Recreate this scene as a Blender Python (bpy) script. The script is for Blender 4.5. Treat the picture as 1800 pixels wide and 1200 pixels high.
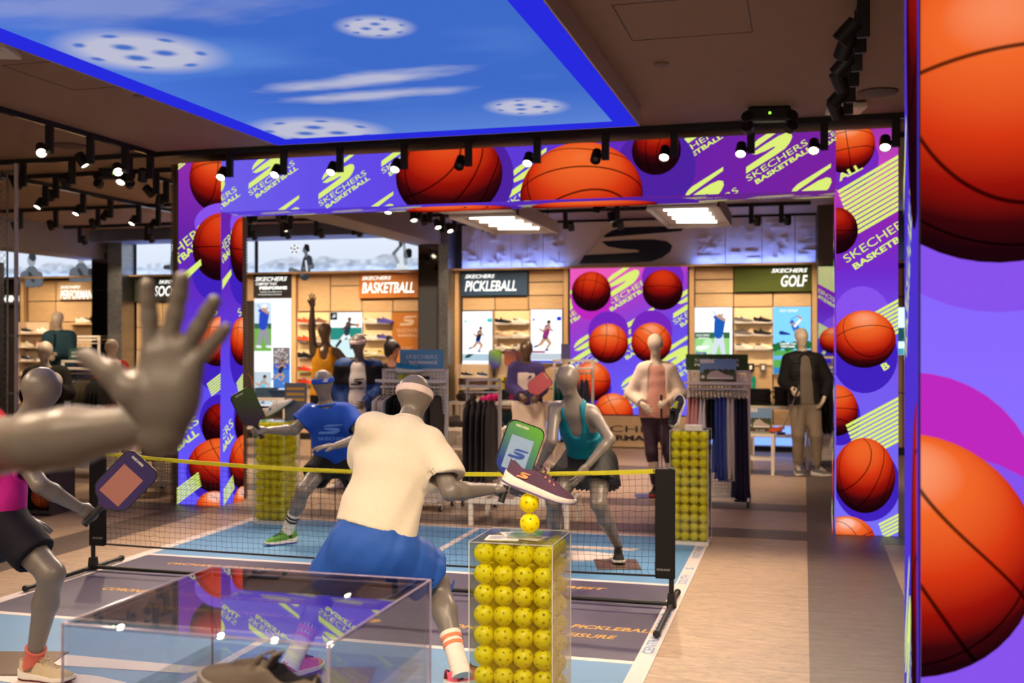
import bpy, bmesh, math, random
import numpy as np
from mathutils import Vector, Matrix, Euler

random.seed(7)
NP = np.random.RandomState(11)
for o in list(bpy.data.objects):
    bpy.data.objects.remove(o, do_unlink=True)
SC = bpy.context.scene
COL = SC.collection
PI = math.pi
R = math.radians

# ------------------------------------------------------------------ camera
YAW = R(15.26)                       # the store's aisles run along +Y, the camera looks 15 degrees to the left of them
EYE = 1.65
cam = bpy.data.cameras.new('camera')
cam.sensor_width = 36.0
cam.lens = 1877.0 / 1800.0 * 36.0
cam.clip_start = 0.05
cam.dof.use_dof = True
cam.dof.focus_distance = 4.9
cam.dof.aperture_fstop = 2.8
camo = bpy.data.objects.new('camera', cam)
camo.location = (0, 0, EYE)
camo.rotation_euler = (R(90), 0, YAW)
COL.objects.link(camo)
SC.camera = camo

# ------------------------------------------------------------------ world, exposure
W = bpy.data.worlds.new('store_ambient')
SC.world = W
W.use_nodes = True
W.node_tree.nodes['Background'].inputs[0].default_value = (1.0, 0.80, 0.62, 1)
W.node_tree.nodes['Background'].inputs[1].default_value = 0.5
SC.view_settings.view_transform = 'Standard'
SC.view_settings.look = 'None'
SC.view_settings.exposure = 0.0
SC.view_settings.gamma = 1.0
SC.view_settings.use_curve_mapping = False
SC.cycles.transparent_max_bounces = 32
SPOT_W = 240.0                        # power of one lit track spotlight
WARM = (1.0, 0.77, 0.54)

# ------------------------------------------------------------------ materials
def lin1(v):
    v = v / 255.0
    return v / 12.92 if v <= 0.04045 else ((v + 0.055) / 1.055) ** 2.4
def lin(c):
    return tuple(lin1(v) for v in c[:3]) + (1.0,)
_M = {}
def pm(key, rgb, rough=0.6, metal=0.0, nz=0.07, ns=25.0, bump=0.0, bs=300.0, spec=0.5, stretch=None, sheen=0.0):
    """procedural painted / fabric / metal surface: colour broken up by noise, optional fine relief"""
    if key in _M: return _M[key]
    m = bpy.data.materials.new(key); m.use_nodes = True
    nt = m.node_tree; b = nt.nodes['Principled BSDF']
    tc = nt.nodes.new('ShaderNodeTexCoord'); mp = nt.nodes.new('ShaderNodeMapping')
    nt.links.new(tc.outputs['Object'], mp.inputs['Vector'])
    if stretch: mp.inputs['Scale'].default_value = stretch
    n = nt.nodes.new('ShaderNodeTexNoise'); n.inputs['Scale'].default_value = ns; n.inputs['Detail'].default_value = 4
    nt.links.new(mp.outputs[0], n.inputs['Vector'])
    mx = nt.nodes.new('ShaderNodeMix'); mx.data_type = 'RGBA'
    c = lin(rgb)
    mx.inputs[6].default_value = tuple(max(0, v * (1 - nz * 2)) for v in c[:3]) + (1,)
    mx.inputs[7].default_value = tuple(min(1, v * (1 + nz * 2)) for v in c[:3]) + (1,)
    nt.links.new(n.outputs['Fac'], mx.inputs[0]); nt.links.new(mx.outputs[2], b.inputs['Base Color'])
    b.inputs['Roughness'].default_value = rough; b.inputs['Metallic'].default_value = metal
    b.inputs['Specular IOR Level'].default_value = spec
    if sheen: b.inputs['Sheen Weight'].default_value = sheen
    if bump:
        n2 = nt.nodes.new('ShaderNodeTexNoise'); n2.inputs['Scale'].default_value = bs; n2.inputs['Detail'].default_value = 3
        nt.links.new(mp.outputs[0], n2.inputs['Vector'])
        bp = nt.nodes.new('ShaderNodeBump'); bp.inputs['Strength'].default_value = bump; bp.inputs['Distance'].default_value = 0.01
        nt.links.new(n2.outputs['Fac'], bp.inputs['Height']); nt.links.new(bp.outputs[0], b.inputs['Normal'])
    _M[key] = m
    return m
def em(key, rgb, strength=1.0):
    """a self-lit surface (screen print, lamp, lightbox)"""
    if key in _M: return _M[key]
    m = bpy.data.materials.new(key); m.use_nodes = True
    nt = m.node_tree; nt.nodes.clear()
    o = nt.nodes.new('ShaderNodeOutputMaterial'); e = nt.nodes.new('ShaderNodeEmission')
    n = nt.nodes.new('ShaderNodeTexNoise'); n.inputs['Scale'].default_value = 40
    tc = nt.nodes.new('ShaderNodeTexCoord'); nt.links.new(tc.outputs['Object'], n.inputs['Vector'])
    mx = nt.nodes.new('ShaderNodeMix'); mx.data_type = 'RGBA'
    c = lin(rgb)
    mx.inputs[6].default_value = tuple(v * .96 for v in c[:3]) + (1,); mx.inputs[7].default_value = tuple(v * 1.04 for v in c[:3]) + (1,)
    nt.links.new(n.outputs['Fac'], mx.inputs[0]); nt.links.new(mx.outputs[2], e.inputs[0])
    e.inputs[1].default_value = strength
    nt.links.new(e.outputs[0], o.inputs[0])
    _M[key] = m
    return m
def em_attr(key, strength=1.0, dots=0.0):
    """a lit screen whose picture is the mesh's computed colour layer"""
    if key in _M: return _M[key]
    m = bpy.data.materials.new(key); m.use_nodes = True
    nt = m.node_tree; nt.nodes.clear()
    o = nt.nodes.new('ShaderNodeOutputMaterial'); e = nt.nodes.new('ShaderNodeEmission')
    a = nt.nodes.new('ShaderNodeAttribute'); a.attribute_name = 'pic'
    nt.links.new(a.outputs['Color'], e.inputs[0]); e.inputs[1].default_value = strength
    nt.links.new(e.outputs[0], o.inputs[0])
    _M[key] = m
    return m
def glass(key, rgb=(245, 250, 250), rough=0.0, refl=1.0, dens=0.93):
    """clear acrylic sheet: thin transparent body with mirror-like sheen at glancing angles"""
    if key in _M: return _M[key]
    m = bpy.data.materials.new(key); m.use_nodes = True
    nt = m.node_tree; nt.nodes.clear()
    o = nt.nodes.new('ShaderNodeOutputMaterial')
    t = nt.nodes.new('ShaderNodeBsdfTransparent'); g = nt.nodes.new('ShaderNodeBsdfGlossy')
    c = lin(rgb); t.inputs[0].default_value = tuple(v * dens for v in c[:3]) + (1,)
    g.inputs['Roughness'].default_value = rough
    lw = nt.nodes.new('ShaderNodeLayerWeight'); lw.inputs[0].default_value = .5
    pw = nt.nodes.new('ShaderNodeMath'); pw.operation = 'POWER'; pw.inputs[1].default_value = 5.0
    nt.links.new(lw.outputs['Facing'], pw.inputs[0])
    mu = nt.nodes.new('ShaderNodeMath'); mu.operation = 'MULTIPLY_ADD'; mu.inputs[1].default_value = .9 * refl; mu.inputs[2].default_value = .025 * refl; mu.use_clamp = True
    nt.links.new(pw.outputs[0], mu.inputs[0])
    mx = nt.nodes.new('ShaderNodeMixShader')
    nt.links.new(mu.outputs[0], mx.inputs[0]); nt.links.new(t.outputs[0], mx.inputs[1]); nt.links.new(g.outputs[0], mx.inputs[2])
    nt.links.new(mx.outputs[0], o.inputs[0])
    _M[key] = m
    return m

# ------------------------------------------------------------------ mesh builder
class MB:
    def __init__(s): s.v = []; s.f = []; s.m = []; s.mats = []
    def mi(s, mat):
        if mat is None: return 0
        if mat not in s.mats: s.mats.append(mat)
        return s.mats.index(mat)
    def add(s, vs, fs, mat=None, M=None):
        o = len(s.v); k = s.mi(mat)
        if M is not None: vs = [tuple(M @ Vector(v)) for v in vs]
        s.v += [tuple(v) for v in vs]
        for f in fs: s.f.append(tuple(i + o for i in f)); s.m.append(k)
        return s
    def box(s, a, b, mat=None, M=None):
        x0, y0, z0 = a; x1, y1, z1 = b
        vs = [(x0,y0,z0),(x1,y0,z0),(x1,y1,z0),(x0,y1,z0),(x0,y0,z1),(x1,y0,z1),(x1,y1,z1),(x0,y1,z1)]
        fs = [(3,2,1,0),(4,5,6,7),(0,1,5,4),(1,2,6,5),(2,3,7,6),(3,0,4,7)]
        return s.add(vs, fs, mat, M)
    def rbox(s, a, b, r=0.01, mat=None, M=None):
        """box with chamfered edges"""
        bm = bmesh.new(); bmesh.ops.create_cube(bm, size=1)
        for v in bm.verts:
            v.co = Vector([(a[i] + b[i]) / 2 + v.co[i] * (b[i] - a[i]) for i in range(3)])
        bmesh.ops.bevel(bm, geom=list(bm.edges), offset=r, segments=2, affect='EDGES', profile=0.6)
        return s.bm(bm, mat, M)
    def bm(s, bm, mat=None, M=None):
        bm.verts.index_update()
        vs = [tuple(v.co) for v in bm.verts]; fs = [tuple(v.index for v in f.verts) for f in bm.faces]
        bm.free()
        return s.add(vs, fs, mat, M)
    def cyl(s, p0, p1, r0, r1=None, n=12, mat=None, caps=True):
        if r1 is None: r1 = r0
        p0 = Vector(p0); p1 = Vector(p1); d = (p1 - p0).normalized()
        u = d.orthogonal().normalized(); w = d.cross(u)
        vs = []
        for p, r in ((p0, r0), (p1, r1)):
            for i in range(n):
                a = 2 * PI * i / n
                vs.append(tuple(p + (u * math.cos(a) + w * math.sin(a)) * r))
        fs = [(i, (i + 1) % n, n + (i + 1) % n, n + i) for i in range(n)]
        if caps: fs += [tuple(range(n - 1, -1, -1)), tuple(range(n, 2 * n))]
        return s.add(vs, fs, mat)
    def tube(s, pts, r, n=8, mat=None, closed=False):
        pts = [Vector(p) for p in pts]; k = len(pts)
        rs = r if isinstance(r, (list, tuple)) else [r] * k
        vs = []; u = None
        for i, p in enumerate(pts):
            if closed: d = pts[(i + 1) % k] - pts[i - 1]
            else: d = pts[min(i + 1, k - 1)] - pts[max(i - 1, 0)]
            d.normalize()
            u = d.orthogonal().normalized() if u is None else (u - d * u.dot(d)).normalized()
            w = d.cross(u)
            for j in range(n):
                a = 2 * PI * j / n
                vs.append(tuple(p + (u * math.cos(a) + w * math.sin(a)) * rs[i]))
        fs = []
        for i in range(k if closed else k - 1):
            i2 = (i + 1) % k
            for j in range(n):
                fs.append((i * n + j, i * n + (j + 1) % n, i2 * n + (j + 1) % n, i2 * n + j))
        if not closed: fs += [tuple(range(n - 1, -1, -1)), tuple(range((k - 1) * n, k * n))]
        return s.add(vs, fs, mat)
    def lathe(s, prof, n=20, mat=None, M=None):
        vs = []; fs = []
        for r, z in prof:
            for i in range(n):
                a = 2 * PI * i / n; vs.append((r * math.cos(a), r * math.sin(a), z))
        for k in range(len(prof) - 1):
            for i in range(n):
                fs.append((k * n + i, k * n + (i + 1) % n, (k + 1) * n + (i + 1) % n, (k + 1) * n + i))
        fs += [tuple(range(n - 1, -1, -1)), tuple(range((len(prof) - 1) * n, len(prof) * n))]
        return s.add(vs, fs, mat, M)
    def sphere(s, c, r, nu=14, nv=8, mat=None, sc=(1, 1, 1)):
        vs = []; fs = []
        for j in range(nv + 1):
            t = PI * j / nv
            for i in range(nu):
                a = 2 * PI * i / nu
                vs.append((c[0] + r * sc[0] * math.sin(t) * math.cos(a), c[1] + r * sc[1] * math.sin(t) * math.sin(a), c[2] + r * sc[2] * math.cos(t)))
        for j in range(nv):
            for i in range(nu):
                fs.append((j * nu + i, (j + 1) * nu + i, (j + 1) * nu + (i + 1) % nu, j * nu + (i + 1) % nu))
        return s.add(vs, fs, mat)
    def prism(s, poly, d, mat=None, M=None):
        """flat outline (x, z) given thickness d along y (from 0 to d)"""
        n = len(poly)
        vs = [(p[0], 0, p[1]) for p in poly] + [(p[0], d, p[1]) for p in poly]
        fs = [tuple(range(n)), tuple(range(2 * n - 1, n - 1, -1))] + [(i, n + i, n + (i + 1) % n, (i + 1) % n) for i in range(n)]
        return s.add(vs, fs, mat, M)
    def mesh(s, name, mat=None):
        me = bpy.data.meshes.new(name); me.from_pydata(s.v, [], s.f)
        mats = s.mats if s.mats else [mat]
        for x in mats: me.materials.append(x)
        if s.mats: me.polygons.foreach_set('material_index', s.m)
        me.update()
        return me
    def build(s, name, mat=None, parent=None, smooth=False, loc=None, rot=None, kind=None):
        me = s.mesh(name, mat)
        bm = bmesh.new(); bm.from_mesh(me); bmesh.ops.recalc_face_normals(bm, faces=list(bm.faces)); bm.to_mesh(me); bm.free()
        if smooth:
            me.polygons.foreach_set('use_smooth', [True] * len(me.polygons))
            if smooth == 'auto': me.set_sharp_from_angle(angle=R(40))
        return ob(name, me, parent, loc, rot, kind)
def ob(name, me, parent=None, loc=None, rot=None, kind=None):
    o = bpy.data.objects.new(name, me); COL.objects.link(o)
    if parent: o.parent = parent
    if loc is not None: o.location = loc
    if rot is not None: o.rotation_euler = rot
    if kind: o['kind'] = kind
    return o
def tag(o, label, cat, group=None, kind=None):
    o['label'] = label; o['category'] = cat
    if group: o['group'] = group
    if kind: o['kind'] = kind
    return o
def thing(name, label, cat, loc=(0, 0, 0), rz=0.0, group=None):
    o = bpy.data.objects.new(name, None); o.empty_display_size = 0.1; COL.objects.link(o)
    o.location = loc; o.rotation_euler = (0, 0, rz)
    return tag(o, label, cat, group)
def struct(o):
    o['kind'] = 'structure'; return o
def copy_tree(o, parent=None):
    c = o.copy(); COL.objects.link(c); c.parent = parent
    for ch in list(o.children): copy_tree(ch, c)
    return c
def setmat(o, mat, slot=0):
    """give one copy its own colour while it shares the mesh"""
    o.material_slots[slot].link = 'OBJECT'; o.material_slots[slot].material = mat

# ------------------------------------------------------------------ flat print: text, emblems, clipped to their panel
_T = {}
def text_geo(s, bold=0.0, shear=0.0, spacing=1.0):
    k = (s, bold, shear, spacing)
    if k in _T: return _T[k]
    cu = bpy.data.curves.new('t', 'FONT'); cu.body = s; cu.size = 1; cu.offset = bold; cu.shear = shear; cu.space_character = spacing
    cu.resolution_u = 3
    o = bpy.data.objects.new('t', cu); COL.objects.link(o)
    bpy.context.view_layer.update()
    me = bpy.data.meshes.new_from_object(o.evaluated_get(bpy.context.evaluated_depsgraph_get()))
    v = np.array([x.co[:2] for x in me.vertices]); f = [tuple(p.vertices) for p in me.polygons]
    bpy.data.objects.remove(o); bpy.data.curves.remove(cu); bpy.data.meshes.remove(me)
    v[:, 0] -= v[:, 0].min(); v[:, 1] -= v[:, 1].min()
    v /= v[:, 1].max()
    _T[k] = (v, f)
    return _T[k]
class Flat:
    """2-D geometry collected in panel coordinates (x right, y up)"""
    def __init__(s): s.v = []; s.f = []; s.m = []; s.mats = []; s.lay = []; s.n = 0
    def add(s, vs, fs, mat=None):
        if mat is not None: s.n += 1           # later ink lies a hair above earlier ink
        s.lay += [s.n] * len(vs)
        if mat is not None and mat not in s.mats: s.mats.append(mat)
        k = s.mats.index(mat) if mat is not None else 0
        o = len(s.v); s.v += [tuple(v[:2]) for v in vs]
        for f in fs: s.f.append(tuple(i + o for i in f)); s.m.append(k)
        return s
    def poly(s, pts, mat=None): return s.add(pts, [tuple(range(len(pts)))], mat)
    def rect(s, x0, y0, x1, y1, mat=None): return s.poly([(x0,y0),(x1,y0),(x1,y1),(x0,y1)], mat)
    def disc(s, c, rx, ry=None, mat=None, n=24, a0=0):
        ry = rx if ry is None else ry
        return s.poly([(c[0] + rx * math.cos(a0 + 2*PI*i/n), c[1] + ry * math.sin(a0 + 2*PI*i/n)) for i in range(n)], mat)
    def limb(s, a, b, ra, rb=None, mat=None):
        rb = ra if rb is None else rb
        s.disc(a, ra, mat=mat, n=12); s.disc(b, rb, mat=mat, n=12)
        d = Vector((b[0]-a[0], b[1]-a[1])); L = d.length or 1e-6; n = Vector((-d.y, d.x)) / L
        return s.poly([(a[0]+n.x*ra, a[1]+n.y*ra), (a[0]-n.x*ra, a[1]-n.y*ra), (b[0]-n.x*rb, b[1]-n.y*rb), (b[0]+n.x*rb, b[1]+n.y*rb)], mat)
    def text(s, t, x, y, w, h, mat=None, bold=0.0, shear=0.0, ang=0.0, spacing=1.0, right=False):
        v, f = text_geo(t, bold, shear, spacing)
        v = v.copy(); v[:, 0] *= w / v[:, 0].max(); v[:, 1] *= h
        if right: v[:, 0] -= w
        ca, sa = math.cos(ang), math.sin(ang)
        return s.add(np.c_[x + v[:, 0]*ca - v[:, 1]*sa, y + v[:, 0]*sa + v[:, 1]*ca], f, mat)
    def emblem(s, x, y, w, h, mat=None, ang=0.0):
        """slanted S emblem of three strokes"""
        top = [(0.235,0.73),(0.25,0.80),(0.32,0.93),(0.42,1.0),(1.0,1.0),(0.965,0.85),(0.6,0.79)]
        body = [(0.22,0.62),(0.45,0.65),(0.70,0.645),(0.83,0.58),(0.88,0.45),(0.86,0.28),(0.78,0.12),(0.68,0.02),(0.5,0.0),(0,0),(0.055,0.24),(0.40,0.27),(0.56,0.29),(0.575,0.33),(0.55,0.36),(0.42,0.39),(0.28,0.47)]
        ca, sa = math.cos(ang), math.sin(ang)
        for P in (top, body):
            s.poly([(x + p[0]*w*ca - p[1]*h*sa, y + p[0]*w*sa + p[1]*h*ca) for p in P], mat)
        return s
    def build(s, name, parent, mat=None, z=0.001, clip=None, loc=None, rot=None, flip=True):
        bm = bmesh.new()
        vs = [bm.verts.new((v[0], v[1], k * 5e-5)) for v, k in zip(s.v, s.lay)]
        for f, k in zip(s.f, s.m):
            try: fc = bm.faces.new([vs[i] for i in f]); fc.material_index = k
            except ValueError: pass
        if clip:
            x0, y0, x1, y1 = clip
            for co, no in (((x0,0,0),(-1,0,0)), ((x1,0,0),(1,0,0)), ((0,y0,0),(0,-1,0)), ((0,y1,0),(0,1,0))):
                bmesh.ops.bisect_plane(bm, geom=list(bm.verts) + list(bm.edges) + list(bm.faces), plane_co=co, plane_no=no, clear_outer=True)
        for f in bm.faces:
            if f.normal.z < 0: f.normal_flip()
        me = bpy.data.meshes.new(name)
        if not bm.faces: bm.free(); return None
        bm.to_mesh(me); bm.free()
        for x in (s.mats or [mat]): me.materials.append(x)
        return ob(name, me, parent, loc if loc is not None else (0, 0, z), rot)
FRONT = (R(90), 0, 0); BACK = (R(90), 0, R(180)); FACE_PX = (R(90), 0, R(90)); FACE_NX = (R(90), 0, R(-90)); DOWN = (R(180), 0, 0)
def pic_grid(name, w, h, nx, ny, fn, mat, parent=None, loc=None, rot=None, z=0.0):
    """flat screen (0..w, 0..h) whose picture fn(u, v) -> linear rgb arrays is stored as a colour layer"""
    u = np.linspace(0, 1, nx + 1); v = np.linspace(0, 1, ny + 1)
    U, V = np.meshgrid(u, v)
    co = np.stack([U.ravel() * w, V.ravel() * h, np.full(U.size, z)], 1)
    idx = np.arange((nx + 1) * (ny + 1)).reshape(ny + 1, nx + 1)
    fs = np.stack([idx[:-1, :-1].ravel(), idx[:-1, 1:].ravel(), idx[1:, 1:].ravel(), idx[1:, :-1].ravel()], 1)
    me = bpy.data.meshes.new(name); me.from_pydata(co.tolist(), [], fs.tolist())
    rgb = fn(U.ravel(), V.ravel())
    a = me.attributes.new('pic', 'FLOAT_COLOR', 'POINT')
    a.data.foreach_set('color', np.c_[rgb, np.ones(len(rgb))].astype(np.float32).ravel())
    me.materials.append(mat); me.update()
    return ob(name, me, parent, loc, rot)
def linA(c): return np.array(lin(c)[:3])
def vnoise(U, V, seed=0, oct=4, fx=4.0, fy=4.0):
    """fractal value noise for computed screen pictures"""
    r = np.random.RandomState(seed); T = r.rand(64, 64); out = np.zeros_like(U); amp = 0.5
    for k in range(oct):
        x = U * fx * 2**k; y = V * fy * 2**k
        x0 = np.floor(x).astype(int); y0 = np.floor(y).astype(int); fx_ = x - x0; fy_ = y - y0
        sx = fx_*fx_*(3-2*fx_); sy = fy_*fy_*(3-2*fy_)
        g = lambda i, j: T[(x0+i) % 64, (y0+j) % 64]
        out += amp * ((g(0,0)*(1-sx)+g(1,0)*sx)*(1-sy) + (g(0,1)*(1-sx)+g(1,1)*sx)*sy); amp *= 0.5
    return out
# ================================================================== THE SHELL
CEIL = 3.56
BACKY = 16.5
m_floor = pm('lino_beige', (182, 156, 132), rough=0.42, nz=0.16, ns=3.2, stretch=(1.3, 5.0, 1), spec=0.4)
m_floor2 = pm('lino_taupe', (106, 90, 82), rough=0.42, nz=0.18, ns=3.2, stretch=(1.3, 5.0, 1), spec=0.4)
def flecks(m, dark):
    """short lengthwise flecks of the marbled sheet floor"""
    nt = m.node_tree; b = nt.nodes['Principled BSDF']; src = b.inputs['Base Color'].links[0].from_socket
    tc = nt.nodes.new('ShaderNodeTexCoord'); mp = nt.nodes.new('ShaderNodeMapping'); mp.inputs['Scale'].default_value = (5, 22, 1)
    nt.links.new(tc.outputs['Object'], mp.inputs['Vector'])
    n = nt.nodes.new('ShaderNodeTexNoise'); n.inputs['Scale'].default_value = 1.7; n.inputs['Detail'].default_value = 6; n.inputs['Roughness'].default_value = .65
    n.inputs['Distortion'].default_value = 1.6
    nt.links.new(mp.outputs[0], n.inputs['Vector'])
    r = nt.nodes.new('ShaderNodeValToRGB'); r.color_ramp.elements[0].position = .36; r.color_ramp.elements[1].position = .66
    r.color_ramp.elements[0].color = (dark, dark, dark, 1); r.color_ramp.elements[1].color = (1.13, 1.12, 1.1, 1)
    nt.links.new(n.outputs['Fac'], r.inputs[0])
    mu = nt.nodes.new('ShaderNodeMix'); mu.data_type = 'RGBA'; mu.blend_type = 'MULTIPLY'; mu.inputs[0].default_value = 1
    nt.links.new(src, mu.inputs[6]); nt.links.new(r.outputs[0], mu.inputs[7]); nt.links.new(mu.outputs[2], b.inputs['Base Color'])
flecks(m_floor, .72); flecks(m_floor2, .72)
m_ceil = pm('ceiling_brown', (150, 120, 98), rough=0.75, nz=0.04, ns=6)
m_ceil2 = pm('ceiling_grey', (138, 126, 120), rough=0.75, nz=0.04, ns=6)
m_black = pm('matt_black', (18, 17, 17), rough=0.5, nz=0.1)
m_gloss_black = pm('gloss_black', (14, 13, 15), rough=0.12, nz=0.05)
m_white = pm('white_powder_coat', (222, 212, 198), rough=0.45, nz=0.03)
m_greyc = pm('warm_grey_column', (92, 84, 80), rough=0.7)

floor = struct(MB().box((-17, -3, -0.10), (4.5, 17.5, 0)).build('floor', m_floor))
for a, b in (((0.03, -3, 0), (0.63, 17, 0.0012)), ((-17, 9.05+.12, 0), (0.03, 9.62, 0.0012)), ((-17, 10.7, 0), (0.03, 11.15, 0.0012)), ((0.63, 9.17, 0), (4.5, 9.62, 0.0012)),
             ((-6.05, -3, 0), (-5.55, 9.17, 0.0012)), ((-17, 13.6, 0), (0.03, 14.1, 0.0012))):
    MB().box(a, b).build('floor_inlay', m_floor2, floor)
# thin seams where the sheets meet
for x in (-8.0, -10.0, 2.6):
    MB().box((x, -3, 0), (x + .004, 17, .0008)).build('floor_seam', m_floor2, floor)

# ---- ceiling, beams, access hatches
ceil = struct(MB().box((-17, -3, CEIL), (4.5, 17.5, CEIL + .1)).build('ceiling', m_ceil))
# access hatch outlines
def hatch(x0, y0, x1, y1):
    g = .006
    mb = MB()
    for a, b in (((x0, y0), (x1, y0 + g)), ((x0, y1 - g), (x1, y1)), ((x0, y0), (x0 + g, y1)), ((x1 - g, y0), (x1, y1))):
        mb.box((a[0], a[1], CEIL - .002), (b[0], b[1], CEIL + .001))
    return mb.build('ceiling_hatch', m_black, ceil)
hatch(-1.05, 6.0, -0.30, 6.75); hatch(-5.35, 6.2, -4.75, 6.95)
trim_1 = struct(MB().box((-6.05, 10.05, 3.20), (-5.55, 16.45, CEIL)).build('trim_1', m_ceil2))
trim_2 = struct(MB().box((-12.4, 10.6, 3.10), (-11.8, 16.45, CEIL)).build('trim_2', m_ceil2))
trim_3 = struct(MB().box((-17, 15.75, 3.36), (-6.05, 16.45, CEIL)).build('trim_3', pm('cove_blue_grey', (92, 98, 120), rough=.7)))
trim_4 = struct(MB().box((0.19, 15.6, 2.72), (0.62, 16.48, CEIL)).build('trim_4', m_greyc))

# ---- back wall core and side walls
m_wallcore = pm('dark_reveal', (46, 36, 28), rough=0.8)
wall_back = struct(MB().box((-17, BACKY, 0), (4.5, BACKY + .2, CEIL)).build('wall_back', m_wallcore))
wall_right = struct(MB().box((4.5, -3, 0), (4.7, 17.5, CEIL)).build('wall_right', pm('wall_tan', (170, 140, 104), rough=.7)))
wall_left = struct(MB().box((-17.2, -3, 0), (-17, 17.5, CEIL)).build('wall_left', pm('wall_dark', (60, 52, 48), rough=.7)))

# honey-coloured timber boards on the back wall, each board a piece of its own
def wood(key, rgb, rough=.5):
    return pm(key, rgb, rough=rough, nz=0.13, ns=7, stretch=(1.2, 1, 9), bump=.03, bs=60)
m_wood = [wood('oak_panel_a', (200, 166, 120)), wood('oak_panel_b', (193, 158, 112)), wood('oak_panel_c', (205, 171, 126))]
m_basket = wood('court_maple', (196, 122, 52), .35)
def wood_panel(x0, z0, x1, z1, y=BACKY - .03, mat=None):
    g = .008
    return MB().rbox((x0 + g, y, z0 + g), (x1 - g, BACKY, z1 - g), .004).build('panel', mat or random.choice(m_wood), wall_back)
# segment A (far left, PERFORMANCE), X -13.05 .. -12.05
for z0, z1 in ((2.38, 2.76), (2.0, 2.38), (1.62, 2.0), (1.24, 1.62), (.86, 1.24), (.1, .86)):
    for x0, x1 in ((-13.65, -13.05), (-13.05, -12.06)): wood_panel(x0, z0, x1, z1)
# segment B (behind the hand), X -11.35 .. -10.0
for z0, z1 in ((1.9, 2.34), (1.5, 1.9), (.9, 1.5), (.1, .9)):
    for x0, x1 in ((-11.38, -10.85), (-10.85, -10.2), (-10.2, -9.3)): wood_panel(x0, z0, x1, z1)
for z0, z1 in ((2.34, 2.78),): wood_panel(-9.3, z0, -9.02, z1)
# segment C (BASKETBALL), X -8.75 .. -5.97
for x0, x1, zs in ((-8.25, -7.65, (.1, .6, 1.1, 1.65, 2.15, 2.8)), (-7.65, -7.08, (.1, .6, 1.1, 1.5, 2.15, 2.58, 2.8)), (-7.08, -6.53, (.1, .6, 1.1, 1.65, 2.14, 2.36)), (-6.53, -5.97, (.1, .6, 1.1, 1.65, 2.14, 2.36))):
    for z0, z1 in zip(zs[:-1], zs[1:]): wood_panel(x0, z0, x1, z1)
# segment D (PICKLEBALL), X -5.33 .. -3.55
for x0, x1, zs in ((-5.33, -4.78, (.1, .9, 1.45, 2.15, 2.38)), (-4.78, -4.22, (.1, .9, 1.45, 2.15, 2.38)), (-4.22, -3.65, (.1, .9, 1.45, 2.16, 2.38, 2.59, 2.78))):
    for z0, z1 in zip(zs[:-1], zs[1:]): wood_panel(x0, z0, x1, z1)
# segment E (GOLF), X -1.62 .. 0.18
for x0, x1, zs in ((-1.60, -1.02, (.1, .9, 1.5, 2.17, 2.38, 2.59, 2.78)), (-1.02, -.44, (.1, .9, 1.5, 2.17, 2.39)), (-.44, .12, (.1, .9, 1.5, 2.17, 2.39))):
    for z0, z1 in zip(zs[:-1], zs[1:]): wood_panel(x0, z0, x1, z1)
# right of the mirror
for x0, x1 in ((.62, 1.4), (1.4, 2.4), (2.4, 3.4), (3.4, 4.4)):
    for z0, z1 in ((.1, .9), (.9, 1.5), (1.9, 2.3), (2.3, 2.72)): wood_panel(x0, z0, x1, z1)
# upright timber posts that frame the bays
m_post = pm('light_oak_post', (214, 176, 124), rough=.5, nz=.08)
for x in (-13.72, -8.29, -5.40, -3.60, -1.64, .16, -11.48):
    MB().box((x - .035, BACKY - .10, 0), (x + .035, BACKY, 2.8)).build('wall_post', m_post, wall_back)
# base panel below the LED wall
MB().box((-3.56, BACKY - .12, 0.02), (-1.68, BACKY, .50)).build('base_panel', pm('base_board', (196, 166, 128), rough=.5), wall_back)
baseboard_back = struct(MB().box((-17, BACKY - .05, 0), (4.5, BACKY, .1)).build('baseboard_back', m_black))

# relief wall above (raised white blocks like a city map), right-hand bays
m_relief = pm('white_relief', (214, 206, 208), rough=.6, nz=.03)
rr = random.Random(5)
xs = [-5.33, -4.99, -4.5, -3.98, -3.6]
xs2 = [-1.66, -1.14, -.6, -.12, .18]
for x0, x1 in list(zip(xs[:-1], xs[1:])) + list(zip(xs2[:-1], xs2[1:])):
    mb = MB().box((x0 + .004, BACKY - .05, 2.80), (x1 - .004, BACKY, 3.52))
    for k in range(16):
        w = rr.uniform(.04, .2); h = rr.uniform(.015, .06); cx = rr.uniform(x0 + .1, x1 - .1); cz = rr.uniform(2.86, 3.46)
        Mx = Matrix.Translation((cx, BACKY - .05, cz)) @ Matrix.Rotation(rr.choice((0, 0, 0, R(45), R(-45), R(90))), 4, 'Y')
        w = min(w, (x1 - x0) - .12)
        mb.box((-w / 2, -rr.uniform(.012, .045), -h / 2), (w / 2, 0, h / 2), None, Mx)
    mb.build('relief_tile', m_relief, wall_back)
# smooth tile field with the big dark S emblem
mb = MB().box((-3.6, BACKY - .05, 2.80), (-1.66, BACKY, 3.52))
mb.tube([(-3.55 + .5 * math.sin(t), BACKY - .05, 2.85 + .55 * t / 1.6) for t in np.linspace(0, 1.6, 12)], .02)
mb.build('relief_tile', pm('cream_relief', (222, 206, 184), rough=.6, nz=.03), wall_back)

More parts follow.
